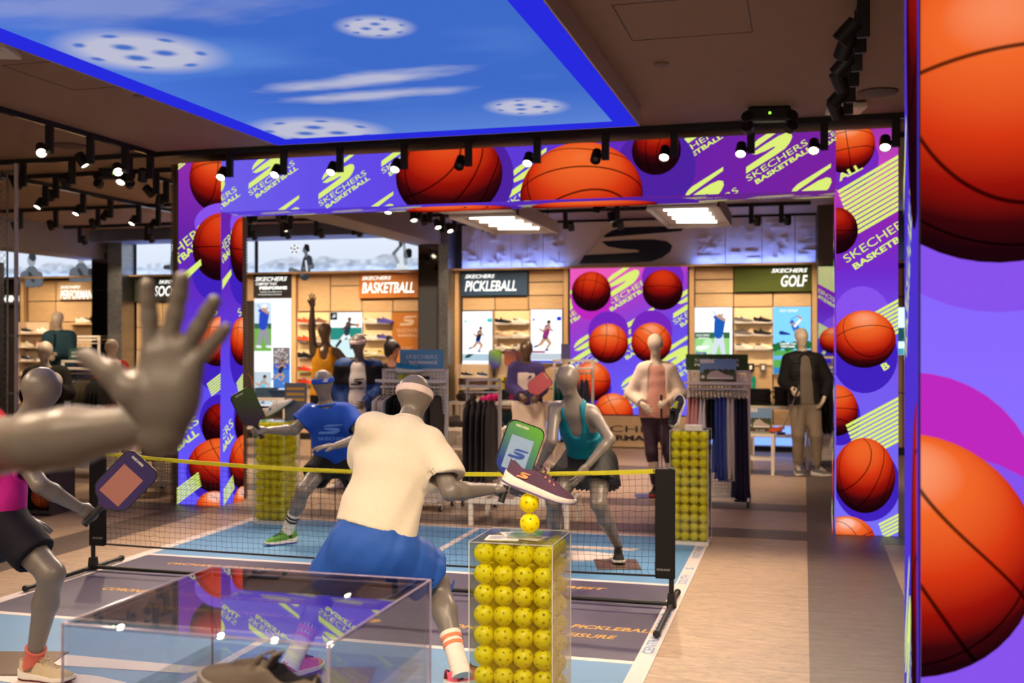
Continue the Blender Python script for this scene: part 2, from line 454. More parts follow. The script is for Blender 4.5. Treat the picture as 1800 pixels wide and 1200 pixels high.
# cove light strip along the bottom of the upper band
m_cove = em('cove_light_blue', (120, 150, 255), 34.0)
for x0, x1 in ((-14.3, -12.06), (-11.38, -9.05), (-8.75, -5.97), (-5.33, -3.62), (-1.6, .15), (.65, 4.3)):
    MB().box((x0, BACKY - .185, 2.802), (x1, BACKY - .15, 2.812)).build('cove_light', m_cove, wall_back)
MB().box((-17, BACKY - .20, 2.79), (4.4, BACKY - .0, 2.80)).build('cove_ledge', m_post, wall_back)
MB().box((-17, BACKY - .21, 2.788), (4.4, BACKY - .2, 2.818)).build('cove_lip', m_post, wall_back)

# mirrored columns between the bays
m_mirror = pm('dark_mirror', (120, 116, 112), rough=.04, metal=1.0, nz=.01)
m_mirror2 = pm('bright_mirror', (225, 225, 228), rough=.015, metal=1.0, nz=.005)
m_galv = pm('galvanised_steel', (150, 150, 148), rough=.35, metal=.9, nz=.3, ns=30)
for x0, x1 in ((-12.06, -11.70), (-5.97, -5.62)):
    c = thing('mirror_column', 'tall dark mirrored column between the ' + ('left-hand wall bays' if x0 < -8 else 'basketball and pickleball bays'), 'column', ((x0 + x1) / 2, BACKY - .2, 0))
    w = (x1 - x0) / 2
    MB().box((-w, -.15, 0), (w, .18, 3.2)).build('core', m_black, c)
    MB().box((-w + .01, -.16, .05), (w - .01, -.15, 2.55)).build('mirror', m_mirror, c)
    MB().box((-w + .01, -.16, 2.56), (w - .01, -.15, 3.18)).build('mirror', m_mirror, c)
for x0, x1, lab in ((-11.68, -11.40, 'left-hand bays'), (-5.60, -5.44, 'basketball and pickleball bays')):
    c = MB()
    c.box((x0, BACKY - .42, 0), (x1, BACKY - .05, 3.45))
    for k in range(6): c.box((x0 - .004, BACKY - .424, .3 + k * .55), (x1 + .004, BACKY - .05, .31 + k * .55))
    tag(c.build('steel_column', m_galv), 'galvanised steel column beside the mirror between the ' + lab, 'column')
c = thing('mirror_column', 'mirrored column beside the golf bay reflecting the purple screens', 'column', (.40, 15.6, 0))
MB().box((-.21, .0, 0), (.21, .4, 2.72)).build('core', m_black, c)
MB().box((-.205, -.012, .02), (.205, 0, 2.70)).build('mirror', m_mirror2, c)
# ================================================================== LED SCREENS
LIME = (222, 240, 120)
m_lime = em('led_lime', LIME, 1.0)
def ball_mat():
    """picture of a basketball on a screen; spin and shade come from each disc"""
    m = bpy.data.materials.new('led_basketball'); m.use_nodes = True
    nt = m.node_tree; nt.nodes.clear(); N = nt.nodes.new; L = nt.links.new
    def math_(op, a, b=None, clamp=False):
        n = N('ShaderNodeMath'); n.operation = op; n.use_clamp = clamp
        for i, x in enumerate((a, b)):
            if x is None: continue
            if isinstance(x, (int, float)): n.inputs[i].default_value = x
            else: L(x, n.inputs[i])
        return n.outputs[0]
    tc = N('ShaderNodeTexCoord'); sp = N('ShaderNodeSeparateXYZ'); L(tc.outputs['Object'], sp.inputs[0])
    x, y = sp.outputs[0], sp.outputs[1]
    r2 = math_('ADD', math_('MULTIPLY', x, x), math_('MULTIPLY', y, y))
    z = math_('SQRT', math_('MAXIMUM', math_('SUBTRACT', 1.0, r2), 0.0))
    cb = N('ShaderNodeCombineXYZ'); L(x, cb.inputs[0]); L(y, cb.inputs[1]); L(z, cb.inputs[2])
    at = N('ShaderNodeAttribute'); at.attribute_type = 'OBJECT'; at.attribute_name = 'spin'
    vr = N('ShaderNodeVectorRotate'); vr.rotation_type = 'EULER_XYZ'; L(cb.outputs[0], vr.inputs['Vector']); L(at.outputs['Vector'], vr.inputs['Rotation'])
    s2 = N('ShaderNodeSeparateXYZ'); L(vr.outputs[0], s2.inputs[0])
    X, Y, Z = s2.outputs
    d1 = math_('ABSOLUTE', X); d2 = math_('ABSOLUTE', Y)
    k = math_('ADD', .42, math_('MULTIPLY', math_('MULTIPLY', Z, Z), .28))
    d3 = math_('ABSOLUTE', math_('SUBTRACT', d1, k))
    d = math_('MINIMUM', math_('MINIMUM', d1, d2), d3)
    seam = N('ShaderNodeMapRange'); seam.inputs[1].default_value = .008; seam.inputs[2].default_value = .024; seam.inputs[3].default_value = .12; seam.inputs[4].default_value = 1
    L(d, seam.inputs[0])
    lt = math_('ADD', math_('MULTIPLY', y, .72), math_('MULTIPLY', z, .68))
    sh = N('ShaderNodeAttribute'); sh.attribute_type = 'OBJECT'; sh.attribute_name = 'shade'
    lt = math_('SUBTRACT', lt, sh.outputs['Fac'])
    rp = N('ShaderNodeValToRGB'); e = rp.color_ramp.elements
    e[0].position = 0.0; e[0].color = lin((28, 4, 10)); e[1].position = 1.0; e[1].color = lin((255, 190, 170))
    for p, c in ((.22, (58, 6, 10)), (.45, (150, 18, 10)), (.66, (212, 54, 18)), (.90, (242, 104, 42)), (.975, (252, 150, 104))):
        q = e.new(p); q.color = lin(c)
    mr = N('ShaderNodeMapRange'); mr.inputs[1].default_value = -.42; mr.inputs[2].default_value = 1.02
    L(lt, mr.inputs[0]); L(mr.outputs[0], rp.inputs[0])
    mu = N('ShaderNodeMix'); mu.data_type = 'RGBA'; mu.blend_type = 'MULTIPLY'; mu.inputs[0].default_value = 1
    L(rp.outputs[0], mu.inputs[6]); L(seam.outputs[0], mu.inputs[7])
    em_ = N('ShaderNodeEmission'); L(mu.outputs[2], em_.inputs[0]); em_.inputs[1].default_value = 1.0
    o = N('ShaderNodeOutputMaterial'); L(em_.outputs[0], o.inputs[0])
    return m
m_ball = ball_mat()
m_trail = [em('led_trail_indigo', (66, 34, 190), 1), em('led_trail_violet', (118, 40, 190), 1), em('led_trail_magenta', (190, 40, 190), 1), em('led_trail_lilac', (136, 82, 236), 1), em('led_trail_plum', (78, 34, 160), 1)]
rb = random.Random(3)
class Panel:
    """one flat LED face: picture background plus the graphics shown on it (panel coordinates x right, y up)"""
    def __init__(s, parent, w, h, loc, rot, bg, nx=12, ny=40, name='screen_panel'):
        s.w, s.h = w, h; s.k = 1
        s.o = pic_grid(name, w, h, nx, ny, bg, em_attr('led_picture'), parent, loc, rot)
        s.clip = (0, 0, w, h)
    def z(s): s.k += 1; return s.k * .0012
    def logo(s, x, y, L, ang=31, ax=1.0, mat=None):
        """emblem over two lines of lettering, baseline starting at (x, y)"""
        f = Flat()
        f.emblem(.03, .10, .97, .34, mat)
        f.text('SKECHERS', 0, -.02, 1.0, .09, mat, bold=.0)
        f.text('BASKETBALL', .08, -.125, .93, .075, mat, bold=.035)
        ca, sa = math.cos(R(ang)), math.sin(R(ang))
        f.v = [((x + (p[0]*ca - p[1]*sa) * L * ax), y + (p[0]*sa + p[1]*ca) * L) for p in f.v]
        return f.build('logo_graphic', s.o, mat or m_lime, s.z(), s.clip)
    def ball(s, x, y, r, ry=None, spin=None, shade=0.0):
        ry = ry or r
        n = 48; f = Flat(); f.disc((0, 0), 1, n=n)
        o = f.build('basketball_graphic', s.o, m_ball, 0, ((0 - x) / r, (0 - y) / ry, (s.w - x) / r, (s.h - y) / ry), loc=(x, y, s.z()))
        if o is None: return
        o.scale = (r, ry, 1)
        o['spin'] = spin or [rb.uniform(-3, 3), rb.uniform(-3, 3), rb.uniform(-3, 3)]; o['shade'] = float(shade)
        return o
    def disc(s, x, y, r, ry=None, mat=0):
        return Flat().disc((x, y), r, ry, n=40).build('trail_graphic', s.o, m_trail[mat], s.z(), s.clip)
    def stripes(s, x, y, L, wid, ang=31, n=8, mat=None):
        f = Flat(); ca, sa = math.cos(R(ang)), math.sin(R(ang)); st = wid / n
        for i in range(n):
            q = [(0 + .2 * st * i, i * st), (L - .4 * st * (n - i), i * st), (L - .4 * st * (n - i), i * st + st * .72), (.2 * st * i, i * st + st * .72)]
            f.poly([(x + a*ca - b*sa, y + a*sa + b*ca) for a, b in q])
        return f.build('stripe_graphic', s.o, mat or m_lime, s.z(), s.clip)
    def emblem(s, x, y, w, h, ang=31, mat=None):
        return Flat().emblem(x, y, w, h, ang=R(ang)).build('logo_graphic', s.o, mat or m_lime, s.z(), s.clip)
    def text(s, t, x, y, w, h, ang=31, bold=0.0, mat=None):
        return Flat().text(t, x, y, w, h, ang=R(ang), bold=bold).build('lettering', s.o, mat or m_lime, s.z(), s.clip)
def grad(stops, axis=1, skew=0.0):
    P = np.array([p for p, _ in stops]); C = np.array([linA(c) for _, c in stops])
    def fn(U, V):
        t = (V if axis else U) + skew * ((U if axis else V) - .5)
        return np.stack([np.interp(t, P, C[:, i]) for i in range(3)], 1)
    return fn
VIO = (110, 84, 238); PUR = (104, 40, 176); MAG = (176, 62, 190); PERI = (112, 92, 226)

# ---------------- the LED arch over the court's far end
AY = 9.58; AH = 3.46; HB = 2.95; PX = (-6.13, -5.64, .27, .775); AD = .40
arch = thing('led_arch', 'purple LED screen archway with basketballs and lime logos spanning the aisle', 'screen arch', (0, AY, 0))
mb = MB()
mb.box((PX[0], .004, 0.01), (PX[1] - .004, AD - .004, AH)); mb.box((PX[2] + .004, .004, 0.01), (PX[3], AD - .004, AH)); mb.box((PX[1] - .004, .004, HB + .004), (PX[2] + .004, AD - .004, AH))
mb.build('frame', m_black, arch)
def left_pillar_art(p, sx=1.0, mirror=False):
    # x in 0..w, heights as in the store
    w = p.w
    p.stripes(w * -.1, 3.36, .2, .1, 34, 4)
    p.emblem(w * -.62, 2.62, .52 * sx, .40, 36)
    p.ball(w * 1.0, 3.30, .36 * sx, .36, [.37, -.55, .09], .1)
    p.disc(w * 1.0, 2.36, .33 * sx, .33, 0); p.disc(w * 1.0, 2.84, .30 * sx, .2, 3)
    p.text('HERS', w * .0, 2.53, .40 * sx, .095, 36); p.text('TBALL', w * .0, 2.42, .36 * sx, .075, 36, .035)
    p.ball(w * 1.0, 2.60, .32 * sx, .34, [.8, 1.56, .79], .38)
    p.emblem(w * -.35, 1.72, .80 * sx, .36, 36)
    p.text('S', w * .82, 1.90, .07, .08, 30)
    p.disc(w * 1.0, 1.50, .33 * sx, .36, 0)
    p.ball(w * .98, 1.65, .31 * sx, .25, [.55, -.26, .19])
    p.stripes(w * .80, 1.10, .3 * sx, .14, 35, 6)
    p.disc(w * 1.0, .86, .24 * sx, .26, 0)
    p.ball(w * 1.0, .80, .21 * sx, .23, [.9, .5, 1.], .75)
    p.text('ERS', w * .02, .66, .30 * sx, .09, 35); p.text('BALL', w * .02, .54, .30 * sx, .075, 35, .035)
    p.disc(w * .98, .34, .38 * sx, .32, 0)
    p.ball(w * 1.0, .40, .36 * sx, .28, [.4, .8, -.48], .15)
    p.stripes(w * .0, .0, .4 * sx, .14, 35, 6)
    p.ball(w * .9, -.02, .22 * sx, .17, [.57, -.92, -.75], -.1)
bgL = grad([(0, (104, 92, 255)), (.35, (96, 74, 240)), (.62, (98, 44, 196)), (.8, (104, 36, 170)), (1, (142, 44, 172))])
w = PX[1] - PX[0]
p = Panel(arch, w, AH, (PX[0], 0, 0), FRONT, bgL); left_pillar_art(p)
p = Panel(arch, AD, AH - (AH - HB), (PX[1], 0, 0), FACE_PX, grad([(0, (104, 92, 255)), (.42, (96, 74, 240)), (.74, (98, 44, 196)), (1, (104, 36, 170))])); left_pillar_art(p, .8)
# header
hx0 = PX[1]; hw = PX[2] - PX[1]; hh = AH - HB
bgH = grad([(0, (112, 96, 232)), (.2, (100, 78, 232)), (.38, (96, 66, 226)), (.62, (92, 52, 206)), (.75, (104, 34, 168)), (1, (122, 34, 158))], axis=0)
p = Panel(arch, hw, hh, (hx0, 0, HB), FRONT, bgH, 40, 4)
def hdr(p, sy=1.0, y0=0.0, soffit=False):
    X = lambda x: x - hx0
    Y = lambda z: (z - HB) * sy + y0
    lg = [(-5.32, 3.11, .57), (-4.56, 2.98, .57), (-5.98, 2.86, .6), (-5.14, 2.58, .57), (-4.15, 2.58, .57), (-3.9, 3.27, .57), (-2.66, 2.90, .6), (-1.21, 3.21, .57), (-.47, 3.06, .59), (-1.04, 2.68, .57), (-.13, 2.67, .57), (.15, 3.36, .4)]
    for x, z, L in lg:
        if soffit:
            f = Flat(); f.emblem(0, .1, 1, .34); f.text('SKECHERS', 0, -.02, 1, .09); f.text('BASKETBALL', .08, -.125, .93, .075, bold=.035)
            ca, sa = math.cos(R(28)), math.sin(R(28))
            f.v = [(X(x) + (q[0]*ca - q[1]*sa) * L, .05 + (z - HB) * .4 + (q[0]*sa + q[1]*ca) * L * .45) for q in f.v]
            f.build('logo_graphic', p.o, em('led_lime_dim', (196, 190, 116), .8), p.z(), p.clip)
        else: p.logo(X(x), Y(z), L)
    p.disc(X(-3.15), Y(3.18) if not soffit else .1, .56, .5 if not soffit else .3, 4)
    p.disc(X(-1.28), Y(3.2) if not soffit else .1, .36, .36, 4)
    if not soffit:
        p.ball(X(-1.27), Y(3.36), .22, .22, [1.2, .2, .4], .55)
        p.ball(X(-3.23), Y(3.22), .53, .43, [-1.13, .29, .64], .3)
        p.ball(X(-1.96), Y(2.98), .57, .49, [.6, 1.07, -1.54], .1)
    else:
        p.ball(X(-3.23), .12, .53, .30, [-1.13, .29, .64], .12)
        p.ball(X(-1.9), .10, .60, .34, [.6, 1.07, -1.54], .1)
hdr(p)
ps = Panel(arch, hw, AD, (hx0, AD, HB), DOWN, grad([(0, (92, 64, 216)), (.4, (84, 50, 200)), (.7, (88, 34, 150)), (1, (110, 40, 130))], axis=0), 40, 3)
hdr(ps, soffit=True)
# right pillar
def right_pillar_art(p, sx=1.0):
    w = p.w; X = lambda x: (x - .27) / .505 * w
    p.disc(X(.36), 3.2, .26 * sx, .26, 1)
    p.ball(X(.36), 3.33, .23 * sx, .24, [.52, .05, 1.42], -.05)
    p.text('ALL', X(.30), 3.02, .22 * sx, .06, 28, .04)
    p.stripes(X(.42), 2.55, .7, .42, 30, 11)
    p.disc(X(.27), 2.48, .2 * sx, .22, 1)
    p.ball(X(.27), 2.60, .18 * sx, .2, [.8, 1.56, .79], .6)
    p.text('SKECHERS', X(.36), 2.32, .62, .07, 33)
    p.text('BASKETBALL', X(.43), 2.26, .62, .055, 33, .035)
    p.disc(X(.48), 1.86, .23 * sx, .26, 3)
    p.stripes(X(.60), 1.62, .5, .26, 30, 8)
    p.disc(X(.5), 1.53, .27 * sx, .32, 0)
    p.text('S', X(.30), 1.13, .09, .11, 35); p.text('L', X(.32), 1.08, .06, .06, 35, .04)
    p.text('B', X(.66), 1.40, .06, .06, 30, .04)
    p.ball(X(.50), 1.67, .255 * sx, .245, [-.17, 1.31, -.66])
    p.disc(X(.30), 1.00, .17 * sx, .24, 0)
    p.ball(X(.27), 1.06, .18 * sx, .22, [.61, 1.59, -1.05], .15)
    p.stripes(X(.46), .62, .6, .34, 30, 10)
    p.disc(X(.52), .44, .27 * sx, .32, 0)
    p.ball(X(.50), .51, .25 * sx, .32, [-1.13, .29, .64], .15)
    p.ball(X(.36), -.04, .23 * sx, .2, [.57, -.92, -.75], -.05)
    p.stripes(X(.66), -.02, .3, .14, 30, 5)
bgR = grad([(0, (120, 112, 250)), (.3, (118, 96, 240)), (.5, (118, 78, 240)), (.65, (112, 44, 205)), (.78, (140, 38, 176)), (.88, (206, 70, 196)), (1, (162, 52, 172))])
p = Panel(arch, PX[3] - PX[2], AH, (PX[2], 0, 0), FRONT, bgR); right_pillar_art(p)
# the arch shows the same show on its far side (seen in the mirror column)
p = Panel(arch, PX[3] - PX[2], AH, (PX[3], AD, 0), BACK, bgR); right_pillar_art(p)
p = Panel(arch, AD, HB, (PX[2], AD, 0), FACE_NX, bgR); left_pillar_art(p, .8)
# perforated metal side cheeks
m_perf = pm('perforated_metal', (128, 104, 82), rough=.45, metal=.6, nz=.05)
def perf_panel(w, h, pitch, r, name, mat, parent, loc, rot, depth=.004):
    """sheet with a real grid of round holes (hexagonal cut-outs)"""
    nx = max(1, int(w / pitch)); ny = max(1, int(h / pitch)); px, py = w / nx, h / ny
    vs = []; fs = []
    for j in range(ny):
        for i in range(nx):
            x0, y0 = i * px, j * py; cx, cy = x0 + px / 2, y0 + py / 2; o = len(vs)
            vs += [(x0, y0, 0), (x0 + px, y0, 0), (x0 + px, y0 + py, 0), (x0, y0 + py, 0)]
            vs += [(cx + r * math.cos(R(45 + 90 * k + 180)), cy + r * math.sin(R(45 + 90 * k + 180)), 0) for k in range(4)]
            fs += [(o + k, o + (k + 1) % 4, o + 4 + (k + 1) % 4, o + 4 + k) for k in range(4)]
    mb = MB(); mb.v = vs; mb.f = fs; mb.m = [0] * len(fs)
    me = mb.mesh(name, mat)
    return ob(name, me, parent, loc, rot)
perf_panel(.10, 3.45, .026, .010, 'perforated_cheek', m_perf, arch, (PX[0] - .105, .03, 0.005), FRONT)
MB().box((PX[0] - .105, .06, 0.005), (PX[0] - .002, AD, 3.45)).build('cheek_core', m_black, arch)
perf_panel(.12, 2.94, .03, .011, 'perforated_cheek', m_perf, arch, (PX[1] + .001, AD + .004, 0.005), FACE_PX)
MB().box((PX[1] - .06, AD + .002, .005), (PX[1] - .012, AD + .12, 2.94)).build('cheek_core', m_black, arch)

# ---------------- the near LED column at the right edge of the view
NX = .275; NY = 2.77
col = thing('led_column', 'near purple LED column at the right edge with two giant basketballs', 'screen column', (NX, NY, 0))
MB().box((.004, .004, .01), (.5, .41, 3.46)).build('frame', m_gloss_black, col)
bgN = grad([(0, (146, 124, 255)), (.4, (140, 112, 255)), (.6, (132, 94, 252)), (1, (128, 60, 230))])
p = Panel(col, .5, 3.46, (0, 0, 0), FRONT, bgN)
p.disc(.178, 2.08, .36, .36, 3)
p.ball(.178, 2.19, .352, .352, [-.17, 1.31, -.66], .04)
p.disc(-.02, 1.29, .285, .285, 2)
p.text('C', .05, 1.335, .05, .06, -60, .0, em('led_gold', (250, 190, 50), 1)); p.text('S', .10, 1.29, .04, .055, -60, .0, em('led_gold', (250, 190, 50), 1))
p.disc(.0, 1.05, .40, .34, 3)
p.ball(-.037, 1.13, .297, .297, [-1.0, -.49, -.33], .0)
MB().box((-.004, -.004, 0.01), (.0, .004, 3.46)).build('edge_trim', m_black, col)
pl = Panel(col, .41, 3.46, (-.001, .41, 0), FACE_NX, grad([(0, (84, 60, 214)), (.5, (80, 50, 205)), (1, (92, 50, 214))]))
pl.logo(.02, 1.6, .62, 60, .7); pl.logo(.1, .55, .5, 55, .7); pl.logo(-.1, .1, .5, 55, .7)
pl.ball(.34, 2.55, .22, .62, [.2, .3, 1.4], .45)
pl.ball(.40, 1.0, .14, .5, [.2, .3, 1.4], .6)

# ---------------- LED wall on the back wall
wl = thing('led_wall_screen', 'tall pink and violet LED screen with basketballs on the back wall', 'screen', (-3.53, BACKY - .1, .52))
MB().box((-.03, .002, -.03), (1.86, .1, 2.31)).build('bezel', m_black, wl)
p = Panel(wl, 1.83, 2.28, (0, 0, 0), FRONT, grad([(0, (104, 100, 255)), (.5, (110, 70, 226)), (.8, (170, 60, 200)), (1, (236, 90, 186))], skew=-.35), 14, 16)
X = lambda x: x + 3.53
Y = lambda z: z - .52
p.logo(X(-2.99), Y(2.17), .86, 31); p.logo(X(-1.9), Y(1.92), .8, 31); p.logo(X(-3.95), Y(1.78), .8, 31); p.logo(X(-2.75), Y(1.42), .86, 31); p.logo(X(-3.5), Y(1.2), .8, 31)
p.logo(X(-2.2), Y(1.0), .86, 31); p.logo(X(-2.75), Y(.6), .8, 31)
for x, z, s, sh, t in ((-3.19, 2.43, [.55, -.26, .19], .4, 2), (-2.08, 2.44, [-.03, -1.43, .24], .45, 1), (-2.92, 1.62, [.37, -.55, .09], 0, 1), (-2.25, 1.63, [.25, -.29, -.84], 0, 1), (-3.19, 1.03, [.8, 1.56, .79], 0, 0), (-2.84, .54, [.4, .8, -.48], 0, 0)):
    p.disc(X(x), Y(z) + (.18 if t == 1 else -.12), .32, .32, t)
    p.ball(X(x), Y(z), .31, .31, s, sh)
f = Flat().text('SKECHERS', .1, -.27, 1.5, .1, bold=.0); f.text('PERFORMANCE', .1, -.40, 1.5, .085, bold=.04)
f.build('lettering', wl, pm('black_letters', (40, 34, 30), rough=.5), 0, loc=(0, -.03, 0), rot=FRONT)

# ---------------- the ceiling screen: a sky with drifting balls
CX0, CX1, CY0, CY1, CZ = -4.57, -1.285, 3.3, 8.70, 3.41
cs = thing('ceiling_screen', 'large blue sky screen with clouds and pickleballs hung from the ceiling', 'screen', (0, 0, CZ))
fr = .19
mb = MB()
mb.box((CX0, CY0, 0), (CX0 + .012, CY1, CEIL - CZ)); mb.box((CX1 - .012, CY0, 0), (CX1, CY1, CEIL - CZ))
mb.box((CX0, CY0, 0), (CX1, CY0 + .012, CEIL - CZ)); mb.box((CX0, CY1 - .012, 0), (CX1, CY1, CEIL - CZ))
mb.build('fascia', pm('fascia_grey', (188, 170, 166), rough=.55), cs)
m_lip = em('cove_glow_blue', (40, 44, 226), .95)
for a, b in (((CX0 + .012, CY0 + .012, .001), (CX0 + fr, CY1 - .012, .02)), ((CX1 - fr, CY0 + .012, .001), (CX1 - .012, CY1 - .012, .02)),
             ((CX0 + fr, CY0 + .012, .001), (CX1 - fr, CY0 + fr, .02)), ((CX0 + fr, CY1 - fr, .001), (CX1 - fr, CY1 - .012, .02))):
    MB().box(a, b).build('glow_border', m_lip, cs)
SW, SH = (CX1 - CX0 - 2 * fr), (CY1 - CY0 - 2 * fr)
def sky(U, V):
    # U along +X, V along -Y (panel faces down); world position
    x = CX0 + fr + U * SW; y = CY1 - fr - V * SH
    base = linA((62, 106, 200)) * np.ones((len(U), 1))
    n = vnoise(U, V, 2, 4, 1.6, 4.0)
    base = base + (linA((96, 144, 226)) - linA((58, 104, 206))) * np.clip((n[:, None] - .35) * 2.4, 0, 1.2)
    edge = np.clip(1 - (CY1 - fr - y) / 1.2, 0, 1)[:, None]
    base = base + (linA((110, 150, 225)) - base) * edge * .5
    left = np.clip(1 - (x - (CX0 + fr)) / .8, 0, 1)[:, None]
    base = base + (linA((84, 128, 232)) - base) * left * .4
    W_ = linA((188, 190, 214))
    def soft(d, a, b): return np.clip((b - d) / (b - a), 0, 1) ** 1.2
    # long torn clouds
    for cx, cy, lx, ly, ang, s in SKYC:
        dx = x - cx; dy = y - cy; ca, sa = math.cos(ang), math.sin(ang)
        a = (dx * ca + dy * sa) / lx; b = (-dx * sa + dy * ca) / ly
        wv = vnoise(U * 3, V * 3, 9, 4, 3, 9)
        m = soft(np.sqrt(a * a + b * b) + (wv - .5) * .9, .25, 1.05) * s
        base = base + (W_ - base) * m[:, None]
    for cx, cy, r, rot in SKYB:
        dx = x - cx; dy = y - cy; d = np.sqrt(dx * dx + dy * dy) / r
        m = soft(d, .62, 1.12)
        col_ = W_ * np.ones((len(U), 1))
        for k in range(10):
            rad = .28 if k < 3 else .72; a = rot + (k * 2.094 if k < 3 else (k - 3) * .898)
            hx, hy = cx + r * rad * math.cos(a), cy + r * rad * math.sin(a)
            hr = r * (.145 if k < 3 else .11)
            # holes near the rim are seen edge-on
            ra = (dx - (hx - cx)) * math.cos(a) + (dy - (hy - cy)) * math.sin(a); ta = -(dx - (hx - cx)) * math.sin(a) + (dy - (hy - cy)) * math.cos(a)
            hd = np.sqrt((ra / (1 if k < 3 else .7)) ** 2 + ta ** 2) / hr
            hm = soft(hd, .5, 1.3)[:, None]
            col_ = col_ + (linA((70, 110, 196)) - col_) * hm
        base = base + (col_ - base) * m[:, None]
    return base
SKYB = [(-3.92, 5.73, .50, .3), (-2.33, 5.61, .22, .9), (-2.02, 7.82, .31, .2), (-3.94, 8.26, .58, .7)]
SKYC = [(-2.85, 6.72, .95, .19, -.10, .9), (-3.02, 7.15, .85, .17, -.02, .85), (-3.6, 4.9, 1.2, .35, .1, .35)]
pic_grid('sky_panel', SW, SH, 170, 260, sky, em_attr('led_picture'), cs, (CX0 + fr, CY1 - fr, .012), DOWN)
# ================================================================== THE COURT ON THE FLOOR
m_cblue = pm('court_light_blue', (84, 136, 180), rough=.5, nz=.04, ns=8)
m_cnavy = pm('court_purple_navy', (60, 51, 82), rough=.5, nz=.05, ns=8)
m_cline = pm('court_white', (214, 200, 196), rough=.5, nz=.03)
m_gold = pm('court_gold_print', (214, 160, 60), rough=.5)
m_cprint = pm('court_blue_print', (96, 140, 186), rough=.5)
QX0, QX1, QY0, QY1 = -4.98, -.745, 3.5, 9.05
K0, K1 = 5.47, 7.22
court = thing('court_mat', 'blue and purple pickleball court laid on the floor with white lines', 'court', (0, 0, 0))
T = .003
MB().box((QX0, QY0, 0), (QX1, K0, T)).build('court_panel', m_cblue, court)
MB().box((QX0, K1, 0), (QX1, QY1, T)).build('court_panel', m_cblue, court)
MB().box((QX0, K0, 0), (QX1, K1, T)).build('court_panel', m_cnavy, court)
lw = .05
def cl(x0, y0, x1, y1): MB().box((x0, y0, T), (x1, y1, T + .0012)).build('court_line', m_cline, court)
cl(QX1 - .095, QY0, QX1, QY1); cl(QX0, QY0, QX0 + .095, QY1)
cl(QX0 + .095, QY1 - lw, QX1 - .095, QY1); cl(QX0 + .095, QY0, QX1 - .095, QY0 + lw)
cl(QX0 + .095, K0 - lw, QX1 - .095, K0); cl(QX0 + .095, K1, QX1 - .095, K1 + lw)
cl(-2.80, K1 + lw, -2.745, QY1 - lw); cl(-2.90, QY0 + lw, -2.845, K0 - lw)
def ctext(t, x, y, w, h, mat, ang=0, bold=0.02, shear=.25):
    return Flat().text(t, x, y, w, h, ang=ang, bold=bold, shear=shear).build('floor_lettering', court, mat, 0, loc=(0, 0, T + .0016))
ctext('BONNIE DOON LEISURE', -2.02, 5.84, 1.02, .075, m_gold)
ctext('ROYAL PICKLEBALL', -1.62, 6.02, .82, .075, m_gold)
ctext('AQUATIC', -1.56, 5.72, .42, .075, m_gold)
ctext('CREST', -1.62, 6.98, .36, .06, m_gold)
ctext('DOUBLE SQUARE / PICKLEBALL HUB - SOUTH', -3.98, 5.78, 1.42, .075, m_gold)
Flat().disc((-2.44, 5.86), .04, .04).build('floor_lettering', court, m_gold, 0, loc=(0, 0, T + .0016))
ctext('CORONATION RECREATION / PICKLEBALL', -4.5, 6.12, 1.5, .07, m_gold)
ctext('ORCHARD GARDENS PARK', -4.55, 6.95, 1.1, .06, m_gold)
# blue print along the white side line (reads along the court)
for t, y, w in (('CENTRAL PARK', 5.62, .62), ('PICKLEBALL', 6.22, .4), ('SOUTH', 7.3, .28), ('S', 7.78, .06), ('NORTH PARK', 8.2, .5)):
    ctext(t, QX1 - .02, y, w, .06, m_cprint, R(90), .02, 0)
# big striped emblems printed on both service areas
def floor_emblem(x, y, w, h):
    f = Flat(); f.emblem(x, y, w, h)
    return f.build('floor_emblem', court, m_cline, 0, loc=(0, 0, T + .0016))
floor_emblem(-4.4, 4.05, 1.5, .75)
floor_emblem(-2.35, 7.85, 1.1, .6)
# ================================================================== TRACKS, SPOTLIGHTS, CEILING FITTINGS
def track(pts, label):
    (x0, y0), (x1, y1) = pts
    z0 = CEIL - .045
    if abs(x1 - x0) > abs(y1 - y0): a, b = (min(x0, x1), y0 - .018, z0), (max(x0, x1), y0 + .018, CEIL - .001)
    else: a, b = (x0 - .018, min(y0, y1), z0), (x0 + .018, max(y0, y1), CEIL - .001)
    o = thing('lighting_track', label, 'track', ((a[0] + b[0]) / 2, (a[1] + b[1]) / 2, z0))
    c = o.location
    MB().box(tuple(a[i] - c[i] for i in range(3)), tuple(b[i] - c[i] for i in range(3))).build('rail', m_black, o)
    MB().box(((a[0]-c[0])*.998, -.006 if b[1]-a[1] < .1 else a[1]-c[1], -.003), ((b[0]-c[0])*.998, .006 if b[1]-a[1] < .1 else b[1]-c[1], 0)).build('conductor_slot', m_gloss_black, o)
    return o
m_lens_on = em('lamp_warm', (255, 236, 205), 14.0)
m_lens_off = pm('lamp_dark_glass', (60, 52, 44), rough=.1)
_stem = MB().rbox((-.033, -.02, -.24), (.033, .02, 0), .004).mesh('stem', m_black)
_knuckle = MB().cyl((-.02, 0, -.2), (-.055, 0, -.2), .018, n=8).mesh('knuckle', m_black)
hd = MB(); hd.lathe([(.018, .075), (.044, .07), (.048, .0), (.048, -.055), (.043, -.06), (.040, -.045), (.01, -.04)], n=14)
_head = hd.mesh('lamp_head', m_black)
_lens = MB().lathe([(.001, -.047), (.041, -.0475), (.041, -.046), (.001, -.045)], n=14).mesh('lens', m_lens_on)
for me in (_head, _lens): me.polygons.foreach_set('use_smooth', [True] * len(me.polygons))
_head.set_sharp_from_angle(angle=R(40))
NLAMP = [0]
ORD = 'first second third fourth fifth sixth seventh eighth ninth tenth eleventh twelfth thirteenth fourteenth fifteenth sixteenth seventeenth'.split()
_CNT = {}
